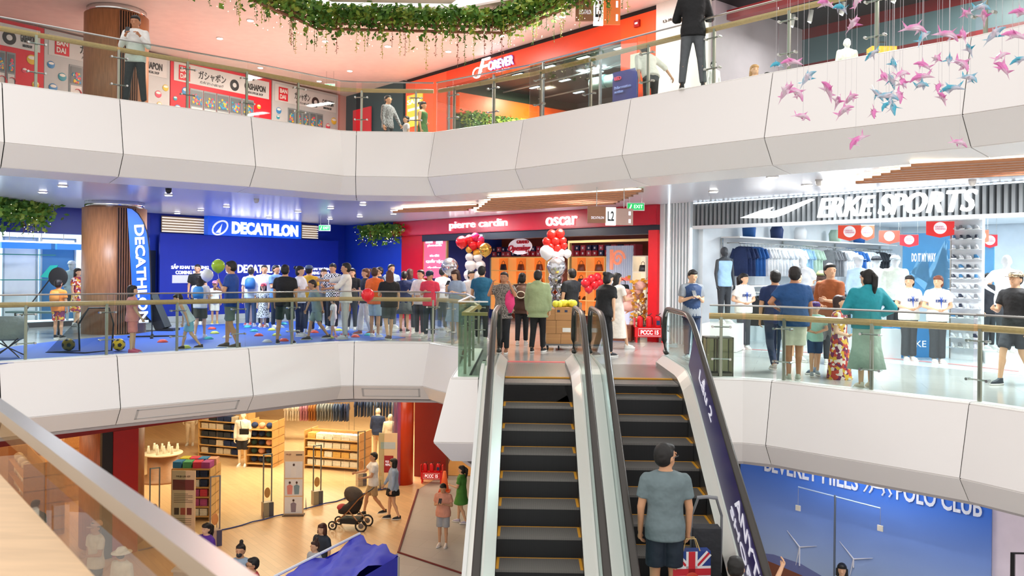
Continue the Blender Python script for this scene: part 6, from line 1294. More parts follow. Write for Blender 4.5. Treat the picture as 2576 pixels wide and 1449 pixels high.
# ================================================================ SPORTS SHOP CONTENTS
def garment_mesh(name='hanging_shirt'):
    b = MB(); b.loft([(0, 0, -.66, .21, .03), (0, 0, -.3, .2, .04), (0, 0, -.08, .21, .035), (0, 0, -.02, .12, .03), (0, 0, 0, .05, .02)], 14, 0)
    for s in (-1, 1): b.tube([(s*.17, 0, -.06), (s*.26, 0, -.26)], [.055, .05], 8, 0, .4)
    b.tube([(0, 0, 0), (0, 0, .05), (.02, 0, .075)], .005, 5, 1); return b.mesh(name, [WHITE, STEEL], True)
GM = garment_mesh()
def rack(origin, direc, n, L_, zr, cols, gl, grp, seed=0, legs=True, label=None, scale=1.):
    d = Vector(direc).normalized(); rot = math.atan2(d.y, d.x); rn = random.Random(seed)
    o = thing('clothes_rail', label, 'rack', origin, rot); MB().tube([(0, 0, zr), (L_, 0, zr)], .015, 8).build('rail', STEEL, o)
    for x in (0, L_): MB().tube([(x, 0, zr), (x, 0, 0 if legs else zr-.0), (x, (0 if legs else .3), (0 if legs else zr))], .013, 6).build('upright' if legs else 'bracket', STEEL, o)
    names = {'f4f6f8': 'white', 'e8eef4': 'off white', '2a62a8': 'blue', '1c2f5c': 'navy', '9cc4e0': 'pale blue', '2c3036': 'charcoal', 'bcd8c4': 'mint', 'e8d8c0': 'beige', 'c8889c': 'pink', 'b07038': 'ochre', '8a8c90': 'grey', 'f0e6d8': 'cream', '4a5a7c': 'slate blue'}
    for i in range(n):
        c = cols[min(len(cols)-1, int(i*len(cols)/n))] if seed < 50 else rn.choice(cols); g = bpy.data.objects.new('hanging_garment', GM); COL.objects.link(g)
        p = Vector(origin)+Vector((d.x, d.y, 0))*(L_*(i+.5)/n); g.location = (p.x, p.y, origin[2]+zr-.075*scale); g.rotation_euler = (0, 0, rot+PI/2+rn.uniform(-.12, .12)); g.scale = (scale,)*3
        g.material_slots[0].link = 'OBJECT'; g.material_slots[0].material = M(c, .8, 0, 0, 'cloth'); tag(g, '%s garment hanging %s' % (names[c], gl), 'garment', grp)
    return o
inn = Vector((-WC.n.x, -WC.n.y)); 
def S(t, off, z=0): return WC.p(te1+t, off, z)
W_C = ['1c2f5c', '2a62a8', 'f4f6f8', 'f4f6f8', 'e8eef4', 'f4f6f8', '9cc4e0', 'bcd8c4']
rack(S(.55, -.9, 0), (inn.x, inn.y), 24, 3.2, 2.25, W_C, 'on the front high rail of the left sports shop wall', 'garments on the high rail of the sports shop', 1, False, 'high wall rail with blue and white garments near the sports shop entrance')
rack(S(.55, -4.5, 0), (inn.x, inn.y), 22, 3.4, 2.25, ['8a8c90', 'f4f6f8', '2a62a8', 'e8eef4', '2c3036', 'f4f6f8'], 'on the rear high rail of the left sports shop wall', 'garments on the high rail of the sports shop', 2, False, 'high wall rail deeper inside the sports shop')
rack(S(.6, -1.2, 0), (inn.x, inn.y), 20, 6.0, 1.15, ['2c3036', 'f4f6f8', '2a62a8', '2c3036', '9cc4e0'], 'on the low rail of the left sports shop wall', 'garments on the low rail of the sports shop', 3, False, 'low wall rail under the high rails in the sports shop')
rack(S(1.35, -1.0, 0), (inn.x+.25, inn.y), 9, 1.1, 1.25, ['2c3036', '2c3036', '9cc4e0', 'f4f6f8', '2a62a8'], 'on the free standing rail behind the man in the vest', 'garments on the front free standing rail', 4, True, 'free standing clothes rail just inside the sports shop entrance')
rack(S(2.6, -2.4, 0), (inn.x+.2, inn.y), 10, 1.3, 1.25, ['9cc4e0', 'f4f6f8', '2c3036', 'bcd8c4'], 'on the second free standing rail', 'garments on the second free standing rail', 5, True, 'free standing clothes rail behind the first shop assistant')
rack(S(6.9, -2.0, 0), (WC.u.x, WC.u.y), 12, 1.3, 1.3, ['f4f6f8', 'e8eef4', '9cc4e0', '2a62a8'], 'on the free standing rail at the right', 'garments on the right free standing rail', 6, True, 'free standing clothes rail with white garments right of the shoe tower')
for i, (z, nm) in enumerate(((2.36, 'upper'), (1.28, 'lower'))):
    o = wth(WC, 'wall_shelf', '%s pale shelf along the left wall of the sports shop' % nm, 'shelf', te1+.15, z, -.8); MB().box(0, 0, 0, .5, 7.2, .03).build('board', WHITE, o)
    for y in (0, 2.4, 4.8, 7.15): MB().box(0, y, -.6, .04, y+.04, 0).build('bracket', STEEL, o)
for i, (tt_, oo, z, c) in enumerate(((.4, -1.5, 2.4, '2a62a8'), (.4, -2.6, 2.4, '1c2f5c'), (.4, -3.6, 2.4, 'f4f6f8'), (.4, -5.2, 2.4, 'bcd8c4'), (.4, -6.4, 2.4, '2a62a8'))):
    p = S(tt_, oo, z); b = MB(); b.loft([(0, 0, 0, .15, .1), (0, 0, .2, .17, .11), (0, 0, .3, .12, .07)], 12); tag(b.build('sports_bag', M(c, .6), None, True, p, WC.rot), '%s bag on the high shelf of the left sports shop wall' % {'2a62a8': 'blue', '1c2f5c': 'navy', 'f4f6f8': 'white', 'bcd8c4': 'mint'}[c], 'bag', 'bags on the high shelf of the sports shop')
# shoe tower
tS0 = WC.t(2393, 679, -1.9)[0]; o = wth(WC, 'shoe_tower', 'tall white pegboard tower covered with sports shoes', 'shelf', tS0, 0, -1.9)
MB().box(0, 0, 0, .55, .12, 2.85).build('board', M('eef2f6', .4), o); MB().box(-.02, -.02, 0, .0, .14, 2.85).build('edge', STEEL, o)
for r in range(14): MB().box(0, -.14, .22+r*.185, .55, 0, .228+r*.185).build('shelf', M('dfe6ec', .4), o)
sb = MB(); shoe_mb(sb, .85); SH = sb.mesh('sports_shoe', [M('e8e8ea', .5), M('f4f4f2', .5)], True)
rs = random.Random(4)
for r in range(14):
    for c in range(4):
        q = bpy.data.objects.new('sports_shoe', SH); COL.objects.link(q); q.location = WC.p(tS0+.07+c*.135, -1.83, .229+r*.185); q.rotation_euler = (0, 0, WC.rot+rs.uniform(-.2, .2)+.6)
        cc = rs.choice(['e8e8ea', 'e8e8ea', '2c3448', '8a8c90', 'dfe6f0', '3f83b6']); q.material_slots[0].link = 'OBJECT'; q.material_slots[0].material = M(cc, .5); tag(q, '%s sports shoe on the white shoe tower' % {'e8e8ea': 'white', '2c3448': 'navy', '8a8c90': 'grey', 'dfe6f0': 'ice blue', '3f83b6': 'blue'}[cc], 'shoe', 'sports shoes on the white tower')
# posters on the back wall
def poster_t(t0, t1, z0, z1, off, col, lab, txt=None, nm='wall_poster'):
    o = wth(WC, nm, lab, 'poster', t0, z0, off); MB().box(0, 0, 0, t1-t0, .04, z1-z0).build('board', M(col, .4), o)
    if txt: text(txt, 'lettering', o, WT, ((t1-t0)*.2, -.01, (z1-z0)*.6), (t1-t0)*.5, (z1-z0)*.12, ext=.004, bold=.03)
    return o
o = poster_t(WC.t(2270, 679, -5)[0], WC.t(2392, 679, -5)[0], .9, 2.55, -5., '4f9ad0', 'blue ice rock poster with white lettering behind the shop assistants', 'DO IT MY WAY')
rk = MB(); rr = random.Random(6)
for i in range(12): x = rr.uniform(.1, .9)*1.2; rk.add([(x-.2, -.012, rr.uniform(.1, .9)), (x+rr.uniform(0, .3), -.012, rr.uniform(.9, 1.5)), (x+.25, -.012, rr.uniform(.1, .8))], [(0, 2, 1)])
rk.build('printed_facets', M('7ab8e0', .4), o)
poster_t(WC.t(2455, 679, -5)[0], WC.t(2500, 679, -5)[0], 1.2, 2.4, -5., '5fa4d4', 'narrow blue poster right of the shoe tower'); poster_t(WC.t(1985, 679, -7.5)[0], WC.t(2030, 679, -7.5)[0], 1.5, 2.6, -7.5, '3c78b0', 'blue picture panel at the far end of the sports shop')
for i, (px, py, w_, h_, c, d_, lab) in enumerate(((2137, 586, 54, 40, 'f05038', 17.2, 'first from the left'), (2181, 586, 34, 38, 'f0583c', 18.2, 'second from the left'), (2237, 597, 48, 34, 'ee4434', 18.4, 'third from the left'), (2287, 606, 43, 32, 'e8303c', 18.8, 'fourth from the left'), (2365, 577, 64, 42, 'ee3434', 16.2, 'largest, nearest the shoe tower'), (2466, 596, 38, 36, 'f08868', 17.8, 'faded orange, right of the shoe tower'), (2490, 607, 34, 34, 'e03040', 18.6, 'last on the right'))):
    c0 = dp(px, py, d_); k_ = d_/F; W2, H2 = w_*k_, h_*k_; o = thing('hanging_pennant', 'red grand opening pennant %s' % lab, 'pennant', (c0.x, c0.y, c0.z-H2/2), WC.rot*.35, 'red grand opening pennants in the sports shop')
    MB().prism([(-W2/2, H2*.18), (0, 0), (W2/2, H2*.18), (W2/2, H2), (-W2/2, H2)], -.006, .006, None, 'y').build('cloth', M(c, .6, 0, .15), o)
    b = MB(); b.ell((0, -.008, H2*.58), (H2*.36, .004, H2*.36), 20); b.build('white_disc', M('f6eef0', .5, 0, .2), o); text('GRAND\nOPENING', 'lettering', o, M('e05080', .5), (-H2*.28, -.016, H2*.48), H2*.56, H2*.22, ext=.002)
    b = MB(); b.tube([(-W2/2, 0, H2), (W2/2, 0, H2)], .01, 5); b.build('rod', STEEL, o)
    for x in (-W2/2+.02, W2/2-.02): MB().tube([(x, 0, H2), (x, 0, 2.9-(c0.z-H2/2))], .003, 4).build('thread', STEEL, o)
def mann(lab, px, d, H, face, top, bot, arms=('down', 'down'), z=0, cap=None, skin='e6eaec', legs='stand', **k): return person(lab, *GD(px, d, z), H, face, top, bot, None, arms, legs, skin, 'f0f0f0', name='mannequin', cat='mannequin', white=True, eyes=False, cap=cap, **k)
mann('white mannequin in a pale blue top with black sleeves near the left shop upright', 1822, 17.6, 1.6, 25, ('sleeveless', '9cc0e4'), ('pants', '2c3036'), skin='30343a', z=.55)
mann('white mannequin in a cap and light blue jacket beside the back wall', 2160, 17.8, 1.78, 10, ('long', 'b8d4ec'), ('pants', '9cc4e0'), cap=('cap', 'e8eef4'), z=.22); mann('white mannequin in a black cap and white jacket in the middle of three', 2205, 18.4, 1.78, 0, ('long', 'f4f6f8'), ('pants', 'e8eef4'), cap=('cap', '30343a'), z=.22)
mann('white mannequin in a sage jacket and dark trousers, the right of three', 2252, 17.6, 1.78, -10, ('jacket', 'dfe8d8'), ('pants', '2c3036'), cap=('cap', 'd0d8dc'), z=.22)
mann('white mannequin with bent black arm right of the shoe tower', 2532, 15.6, 1.80, -20, ('tee', 'f4f6f8'), ('pants', '3a3e44'), ('hip', 'down'), z=.2); mann('white running mannequin leaning behind the man in rust brown', 2030, 18.8, 1.75, -60, ('tee', 'f4f6f8'), ('pants', '2c3036'), ('swing', 'back'), z=.25, lean=10)
mann('grey bearded mannequin in the left shop window wearing black shorts', 180, 23.2, 1.74, 10, ('long', '8ea4a8'), ('shorts', '1c2430'), ('hip', 'down'), skin='a8b4b8', cap=('cap', 'c8d4d8'))
for i, (px, d_, z) in enumerate(((1822, 17.6, .55), (2205, 18.0, .22), (2532, 15.6, .2), (2030, 18.8, .25))):
    x, y, _ = GD(px, d_); w_ = .85 if px == 2205 else .35; o = thing('display_plinth', 'low white plinth under the %s' % ('pale blue and black mannequin', 'three capped mannequins', 'white mannequin at the right', 'running mannequin')[i], 'plinth', (x, y, .005), WC.rot*.5); MB().box(-w_, -.45, 0, w_, .35, z-.006).build('body', WHITE, o)
p = fl(2240, 902, 0); o = thing('display_plinth', 'white low display block left of the blue display box', 'plinth', (p[0], p[1]+.3, .005)); MB().box(-.25, -.3, 0, .2, .3, .55).build('body', M('d8dee4', .4), o)
p = fl(2320, 905, 0); o = thing('display_box', 'bright blue display box behind the pair of shop assistants', 'plinth', (p[0]+.05, p[1]+.7, .005)); MB().box(-.45, -.3, 0, .5, .4, .62).build('body', M('2f86c8', .4, 0, .1), o); text('ERKE', 'lettering', o, WT, (-.2, -.31, .2), .4, .12, ext=.004)
p = fl(2240, 902, 0)
b = MB(); shoe_mb(b, 1.1); tag(b.build('sports_shoe', [M('e03038', .5), M('3fa0e0', .5)], None, True, (p[0], p[1]+.3, .556), .9), 'red and blue sports shoe on the white display block', 'shoe')
# glazed bins by the railing
for i, px in enumerate((1797, 1833)):
    p = fl(px, 950, 0); o = thing('glass_cabinet', ('left', 'right')[i]+' small framed glass cabinet beside the right moving stair railing', 'cabinet', (p[0], 13.15, 0)); MB().box(-.09, 0, .05, .09, .3, .58).build('glass', M('a8a890', .1, 0, 0, 'glass'), o)
    b = MB()
    for x in (-.1, .085): b.box(x, -.01, 0, x+.015, .005, .6); b.box(x, .29, 0, x+.015, .305, .6)
    b.box(-.1, -.01, .58, .1, .305, .6); b.box(-.1, -.01, 0, .1, .305, .05); b.build('frame', M('6a6252', .4, .5), o)
# ================================================================ BOTTOM FLOOR CLOTHES SHOP
WT_ = Wall((-12.66, 15.0), (-3.35, 26.6)); RB = M('8e1512', .4)
zH = -2.15
wallbox(WT_, -6, 14.9, zH, C1, 0, -.2, 'wall_left', RB)
a_, b_ = WT_.t(289)[0], WT_.t(352)[0]
wallbox(WT_, a_, b_, Z1, zH, .02, -.25, 'wall_left', M('a81612', .35)); wallbox(WT_, WT_.t(262)[0], a_, Z1, zH, 0, -.1, 'door_2', M('1a1412', .4))
poly_struct([(-16, 38), (-2.0, 38), (-2.0, 38.2), (-16, 38.2)], Z1, C1, 'wall_back', M('c8a47c', .6)); poly_struct([(-16.2, 16), (-16, 16), (-16, 38), (-16.2, 38)], Z1, C1, 'wall_left', M('c8a47c', .6)); poly_struct([(-2.7, 27.0), (-2.6, 27.0), (-2.6, 38), (-2.7, 38)], Z1, C1, 'wall_right', M('6c4a50', .6))
p = GD(1020, 26.3); o = thing('round_column', 'glossy orange red round column at the right of the clothes shop', 'column', (p[0], p[1], Z1)); b = MB(); b.lathe([(.3, 0), (.3, C1-Z1)], 30); b.build('shaft', M('d2431c', .25), o, True); MB().box(-.31, -.31, 0, -.05, -.27, C1-Z1).build('violet_film', M('7a5ab0', .4, 0, 0, 'film'), o)
p = GD(1047, 27.2); q = GD(1130, 26.8); wr = Wall(p[:2], q[:2]); wallbox(wr, 0, 1.1, Z1, C1, 0, -.2, 'wall_right', M('7c1c18', .5))
poly_struct([(-.5, 33), (14, 33), (14, 33.2), (-.5, 33.2)], Z1, C1, 'wall_back', M('d9c8b0', .6)); poly_struct([(-2.6, 27.3), (8, 27.3), (8, 33), (-2.6, 33)], -4.999, -4.99, 'floor', M('e0a860', .35))
o = wth(WT_, 'glazed_shopfront', 'clear glazed front of the clothes shop with blue tape along the floor', 'window', b_, Z1, .02); Lg = WT_.t(1003)[0]-b_
for i in range(4): MB().box(Lg*i/4+.01, 0, .02, Lg*(i+1)/4-.01, .01, zH-Z1).build('glass_panel', GLASS, o)
b = MB(); rr = random.Random(8); b.tube([(Lg*i/24, -.03+rr.uniform(-.03, .03), .015+rr.uniform(0, .02)) for i in range(25)], .018, 5); b.build('blue_tape', M('22387c', .5), o)
for i in range(6): MB().tube([(Lg*(i+.5)/6, -.02, 0), (Lg*(i+.5)/6, -.0, .22+.1*(i % 2))], [.03, .004], 5).build('tape_fold', M('3a3f66', .5, 0, 0, 'film'), o)
# shop furniture
PINE = M('d9a766', .5, 0, 0, 'woodh')
def gondola(px, d, L_, H_, n, rot, lab, items, glab, grp, cols, per=6, dz_=0):
    x, y, _ = GD(px, d); o = thing('shelf_unit', lab, 'shelf', (x, y, Z1), rot); W_ = .45
    for sx in (-L_/2, L_/2-.03): MB().box(sx, -W_, 0, sx+.03, W_, H_).build('side_panel', PINE, o)
    MB().box(-L_/2, -.015, 0, L_/2, .015, H_).build('back_panel', PINE, o)
    for i in range(n): MB().box(-L_/2, -W_, .1+i*(H_-.1)/n, L_/2, W_, .13+i*(H_-.1)/n).build('shelf', PINE, o)
    rn = random.Random(int(px)); c_, s_ = math.cos(rot), math.sin(rot)
    for i in range(n):
        for j in range(per):
            lx = -L_/2+.08+(L_-.16)*(j+.5)/per; zz = .131+i*(H_-.1)/n; c = rn.choice(cols); w2 = (L_-.2)/per*.45; b = MB()
            if items == 'stack':
                for k in range(4): b.box(-w2, -.16+rn.uniform(-.01, .01), k*.045, w2, .14, k*.045+.042)
            elif items == 'cushion': b.ell((0, 0, .11), (w2*1.0, .12, .10), 12)
            elif items == 'jar': b.lathe([(w2*.8, 0), (w2*.8, .12), (w2*.4, .16)], 10)
            ly = -.24; g = b.build({'stack': 'folded_stack', 'cushion': 'cushion', 'jar': 'storage_jar'}[items], M(c, .8, 0, 0, 'cloth'), None, items != 'stack', (x+lx*c_-ly*s_, y+lx*s_+ly*c_, Z1+zz), rot)
            tag(g, glab % {'f4f0e8': 'white', 'f0e4cc': 'cream', 'e8b860': 'mustard', '1c2f5c': 'navy', '2c4a44': 'dark green', 'e8a888': 'salmon', 'e83a5c': 'pink red', '2a88c8': 'bright blue', '58b87c': 'green', 'e8d840': 'yellow', 'c04a9c': 'magenta', 'd8c8b0': 'beige', 'c8a070': 'tan', '30343c': 'charcoal'}[c], {'stack': 'clothes', 'cushion': 'cushion', 'jar': 'jar'}[items], grp)
    return o
gondola(855, 28.3, 2.0, 1.25, 4, -.25, 'pine shelf unit with white and cream folded clothes', 'stack', '%s folded stack on the pine shelf of white clothes', 'folded stacks on the pine shelf of white clothes', ['f4f0e8', 'f4f0e8', 'f0e4cc', 'e8b860'])
gondola(672, 28.6, .95, 1.5, 5, -.15, 'shelf unit end filled with navy, green and salmon cushions', 'cushion', '%s cushion on the narrow shelf end in the clothes shop', 'cushions on the narrow shelf end', ['1c2f5c', '2c4a44', 'e8a888', '1c2f5c'], 3)
gondola(575, 30.0, 1.7, 1.5, 5, -.3, 'dark stocked shelf unit behind the capless white mannequin', 'stack', '%s stack on the dark stocked shelf unit', 'stacks on the dark stocked shelf unit', ['30343c', '1c2f5c', 'd8c8b0', '30343c'], 5)
gondola(500, 22.6, 1.0, 1.35, 5, .05, 'front shelf unit topped with bright folded towels', 'stack', '%s folded towels on the front shelf unit', 'towels on the front shelf unit', ['f4f0e8', '1c2f5c', 'e83a5c', 'c04a9c', '30343c'], 4)
x, y, _ = GD(500, 22.6)
for i, c in enumerate(('2a88c8', '58b87c', 'e83a5c', 'c04a9c', 'e8d840', 'e83a5c', '2a88c8', 'e8a888')):
    b = MB()
    for k in range(4): b.box(-.11, -.16, k*.04, .11, .16, k*.04+.037)
    tag(b.build('folded_towels', M(c, .8, 0, 0, 'cloth'), None, False, (x-.38+.25*(i % 4), y-.2+.42*(i//4), Z1+1.352), .1*(i % 3)), '%s folded towels on top of the front shelf unit, %s row' % (['bright blue', 'green', 'pink red', 'magenta', 'yellow', 'pink red', 'bright blue', 'salmon'][i], ('front', 'rear')[i//4]), 'towel', 'bright towels on top of the front shelf unit')
MB().box(-.48, -.45, 1.32, .48, .45, 1.35).build('top_board', PINE, [q_ for q_ in bpy.data.objects if q_.get('label', '').startswith('front shelf unit topped')][0])
gondola(95, 21.8, 2.6, 1.8, 5, -.9, 'tall pine shelf with white household goods behind the near glass', 'jar', '%s goods on the tall pine shelf behind the near glass', 'household goods on the tall pine shelf', ['f4f0e8', 'f0e4cc', 'd8c8b0'], 8)
gondola(190, 25.0, 2.4, 1.8, 5, -.9, 'second pine shelf with cream goods farther behind the near glass', 'jar', '%s goods on the second pine shelf behind the near glass', 'household goods on the second pine shelf', ['f4f0e8', 'f0e4cc', 'c8a070'], 8)
def rk(px, d, z, L_, rot, n, cols, lab, gl, grp, seed):
    x, y, _ = GD(px, d); return rack((x, y, Z1), (math.cos(rot), math.sin(rot)), n, L_, 1.45, cols, gl, grp, seed, True, lab)
rk(720, 33.0, 0, 2.5, .0, 24, ['f0e6d8', 'f0e6d8', 'c8889c', 'b07038', '8a8c90', '8a8c90', '4a5a7c', '1c2f5c'], 'long clothes rail with pink, ochre and grey garments at the back of the clothes shop', 'on the long rail at the back of the clothes shop', 'garments on the long rail of the clothes shop', 7)
rk(895, 34.0, 0, 2.0, .0, 16, ['1c2f5c', '4a5a7c', '1c2f5c', '8a8c90'], 'clothes rail with navy garments at the back right of the clothes shop', 'on the navy rail at the back right of the clothes shop', 'garments on the navy rail of the clothes shop', 8)
rk(530, 32.0, 0, 1.2, -.2, 10, ['f0e6d8', 'c8889c', '1c2f5c'], 'short clothes rail left of the dark stocked shelf', 'on the short rail left of the dark stocked shelf', 'garments on the short rail of the clothes shop', 9)
mann('tall cream mannequin with a black shoulder bag in the clothes shop', 615, 28.3, 1.85, 0, ('long', 'f0e6d8'), ('shorts', '26242c'), z=Z1, skin='f0d8b8'); mann('cream mannequin in a navy sweater at the right of the clothes shop', 955, 29.6, 1.8, 170, ('long', '1c2a50'), ('pants', 'd8b48c'), z=Z1, skin='f0dcc0'); mann('cream mannequin in a cream knit beside the navy sweater mannequin', 986, 29.0, 1.7, 175, ('long', 'f0e0c8'), ('pants', 'e8cca8'), z=Z1, skin='f0dcc0'); mann('pale mannequin at the far back left of the clothes shop', 483, 31.6, 1.8, 10, ('long', 'e8d8c0'), ('pants', 'f0dcc0'), z=Z1, skin='f0dcc0')
x, y, _ = GD(622, 28.0); b = MB(); b.box(-.14, -.05, 0, .14, .05, .18); o = b.build('shoulder_bag', BLACKM, None, False, (x, y-.14, Z1+1.15)); tag(o, 'small black bag worn by the tall cream mannequin', 'bag'); MB().tube([(-.1, 0, .17), (-.14, .05, .42)], .01, 5).build('strap', BLACKM, o)
x, y, _ = GD(415, 26.5); o = thing('round_table', 'round tiered display table with glassware in the clothes shop', 'table', (x, y, Z1)); MB().lathe([(.55, .78), (.58, .8), (.58, .83)], 30).build('table_top', M('f0dcc0', .4), o, True); MB().lathe([(.75, 0), (.75, .05), (.45, .08), (.45, .78)], 26).build('base', M('a8744c', .5, 0, 0, 'woodh'), o, True)
for i in range(12):
    a = i*.524; r_ = .2+.22*(i % 2); b = MB(); b.lathe([(.04, 0), (.045, .12), (.03, .2), (.032, .24)], 10); tag(b.build('glass_bottle', M('f4ecd8', .2), None, True, (x+r_*math.cos(a), y+r_*math.sin(a), Z1+.831)), 'clear glass bottle on the round display table', 'bottle', 'bottles on the round display table')
def pstand(px, py, W_, H_, lab, kind, rot=0):
    p = fl(px, py, Z1); o = thing('poster_stand', lab, 'poster', (p[0], p[1], Z1), rot); MB().box(-W_/2, 0, .02, W_/2, .04, H_).build('board', M('e8c8a0', .5), o); MB().box(-W_/2-.02, -.1, 0, W_/2+.02, .15, .03).build('foot', M('5a4a40', .5), o)
    if kind == 1:
        text('MUJI', 'lettering', o, M('7a2028', .5), (-W_*.4, -.01, H_*.93), W_*.25, .05, ext=.003); MB().box(W_*.1, -.006, H_*.93, W_*.42, 0, H_*.95).build('small_print', M('6a5a4c', .5), o)
        for i in range(3):
            z0 = .06+i*(H_-.3)/3; h = (H_-.3)/3-.04; f = MB().box(-W_*.44, -.008, z0, W_*.44, 0, z0+h).build('photo_print', M('e4e6ea', .5), o)
            for dx, c in (((0, ('8a8090', 'd89080', 'e8e8e8')[i]),) if i != 1 else ((-.1, 'e09088'), (.08, '7a98a8'))):
                MB().ell((dx, -.014, z0+h*.8), (.028, .004, .035), 10, 0).prism([(dx-.06, z0+h*.08), (dx+.06, z0+h*.08), (dx+.075, z0+h*.6), (dx, z0+h*.7), (dx-.075, z0+h*.6)], -.012, -.009, 1, 'y').build('printed_figure', [M('4a3028', .5), M(c, .5)], f)
    elif kind == 0:
        text('MUJI LÀ GÌ?', 'lettering', o, M('4a3428', .5), (-W_*.3, -.01, H_*.9), W_*.6, .06, ext=.003); MB().box(-W_*.45, -.008, H_*.72, W_*.45, 0, H_*.87).build('photo_print', M('7a3028', .5), o)
        for i in range(6): MB().box(-W_*.4, -.006, H_*(.66-i*.025), W_*(.4 if i % 3 else .2), 0, H_*(.667-i*.025)).build('text_line', M('8a6c54', .5), o)
        for i in range(3): MB().box(-W_*.38+i*W_*.27, -.008, H_*.36, -W_*.18+i*W_*.27, 0, H_*.46).build('icon', M(('4a3428', 'c05040', '7a3028')[i], .5), o)
        for i in range(4): MB().box(-W_*.4, -.006, H_*(.3-i*.03), W_*.35, 0, H_*(.307-i*.03)).build('text_line', M('8a6c54', .5), o)
    else:
        MB().box(-W_*.4, -.008, H_*.72, W_*.4, 0, H_*.84).build('photo_print', M('b8c4cc', .5), o); q2 = MB().box(-W_*.2, -.008, H_*.3, W_*.3, 0, H_*.6).build('red_panel', M('9c1c28', .5), o); text('MUJI\nMEMBER', 'lettering', q2, WT, (-W_*.13, -.014, H_*.42), W_*.35, .16, ext=.003)
pstand(460, 1357, .57, 1.66, 'beige information stand with dark print at the front of the clothes shop', 0); pstand(738, 1297, .52, 1.72, 'poster stand with three stacked fashion photographs', 1, .1); pstand(975, 1231, .55, 1.68, 'poster stand with a dark red panel beside the orange red column', 2)
for i, (px, py) in enumerate(((672, 1298), (797, 1268), (908, 1221), (540, 1372), (388, 1345))):
    p = fl(px, py, Z1); o = thing('security_gate', ('between the front poster and the three photo poster', 'right of the three photo poster', 'behind the man pushing the stroller', 'beside the front towel shelf', 'left of the information stand')[i], 'gate', (p[0], p[1], Z1), .6); o['label'] = 'slim security gate with two metal posts '+o['label']
    MB().box(-.13, -.1, 0, .13, .1, .38).build('base', M('b8a090', .4), o); MB().box(.02, -.11, 0, .14, .11, .37).build('dark_side', M('4a4a68', .4), o)
    for x in (-.11, .11): MB().box(x-.015, -.015, .38, x+.015, .015, 1.65).build('post', M('8e8a8e', .3, .7), o)
    MB().ell((0, 0, .62), (.08, .015, .14), 14).build('pad', M('e09858', .5), o, True); MB().box(-.11, -.01, 1.62, .11, .01, 1.65).build('top_bar', STEEL, o)
# stroller
p = fl(880, 1328, Z1); o = thing('stroller', 'black and rose gold baby stroller pushed by the man in white', 'stroller', (p[0], p[1], Z1), -.15); RG = M('a87850', .3, .7)
for x, y, r in ((-.38, -.22, .1), (-.38, .22, .1), (.38, -.25, .14), (.38, .25, .14)):
    w2 = MB(); w2.tube([(x+r*math.cos(a*.45), y, r+r*math.sin(a*.45)) for a in range(15)], .022, 6); wo = w2.build('wheel', BLACKM, o, True); MB().ell((x, y, r), (r*.5, .02, r*.5), 10).build('hub', M('6a6460', .4), wo, True)
for y in (-.22, .22): 
    MB().tube([(-.38, y, .12), (.0, y, .45), (.3, y, .8), (.55, y, 1.0)], .016, 6).build('frame_tube', RG, o); MB().tube([(.38, y, .14), (.05, y, .5)], .016, 6).build('frame_tube', RG, o)
MB().tube([(.55, -.22, 1.0), (.58, 0, 1.02), (.55, .22, 1.0)], .018, 8).build('handlebar', BLACKM, o)
b = MB(); b.loft([(-.05, 0, .38, .26, .17), (-.02, 0, .5, .3, .2), (.12, 0, .62, .2, .2), (.22, 0, .8, .12, .19)], 14); b.build('seat', M('2a2422', .7, 0, 0, 'cloth'), o, True)
b = MB(); b.ell((.1, 0, .84), (.27, .21, .2), 16, None, Matrix.Rotation(.5, 3, 'Y')); b.build('canopy', M('4c4038', .7, 0, 0, 'cloth'), o, True); MB().ell((-.22, 0, .52), (.12, .16, .08), 12).build('red_cushion', M('b83a3c', .7), o, True); MB().box(-.2, -.18, .15, .28, .18, .26).build('basket', M('22201f', .7), o)
# blue booth
A_ = Vector(fl(905, 1352, -2.6)[:2]); B2_ = Vector(fl(1002, 1392, -2.6)[:2]); C_ = Vector(fl(690, 1462, -2.6)[:2]); D_ = C_+(B2_-A_)
BL = M('3438c4', .5); o = thing('covered_booth', 'booth wrapped in bright blue tarpaulin at the bottom of the picture', 'booth', (A_.x, A_.y, Z1))
top = MB(); n = 10; v = []
for i in range(n+1):
    for j in range(n+1):
        q = A_+(B2_-A_)*(i/n)+(C_-A_)*(j/n)-A_; v.append((q.x, q.y, 2.4+.03*math.sin(i*2.1+j*1.3)+.05*math.cos(j*.9-i)))
top.add(v, [(i*(n+1)+j, i*(n+1)+j+1, (i+1)*(n+1)+j+1, (i+1)*(n+1)+j) for i in range(n) for j in range(n)]); top.build('roof_sheet', BL, o, True)
Q = [A_-A_, B2_-A_, D_-A_, C_-A_]
for k in range(4):
    a, b_ = Q[k], Q[(k+1) % 4]; s_ = MB(); v = []
    for i in range(n+1):
        q = a.lerp(b_, i/n); nn = (b_-a).normalized(); nn = Vector((nn.y, -nn.x))*.03*math.sin(i*2.4)
        v += [(q.x+nn.x, q.y+nn.y, .1), (q.x, q.y, 2.36)]
    s_.add(v, [(2*i, 2*i+2, 2*i+3, 2*i+1) for i in range(n)]); s_.build('side_sheet', BL, o, True)
for k in range(4): MB().tube([(Q[k].x, Q[k].y, 0), (Q[k].x, Q[k].y, 2.35)], .02, 6).build('tent_leg', STEEL, o)
MB().tube([(0, 0, 2.46), ((C_-A_).x, (C_-A_).y, 2.46)], .02, 6).build('white_edge', M('e8ecf4', .5), o)
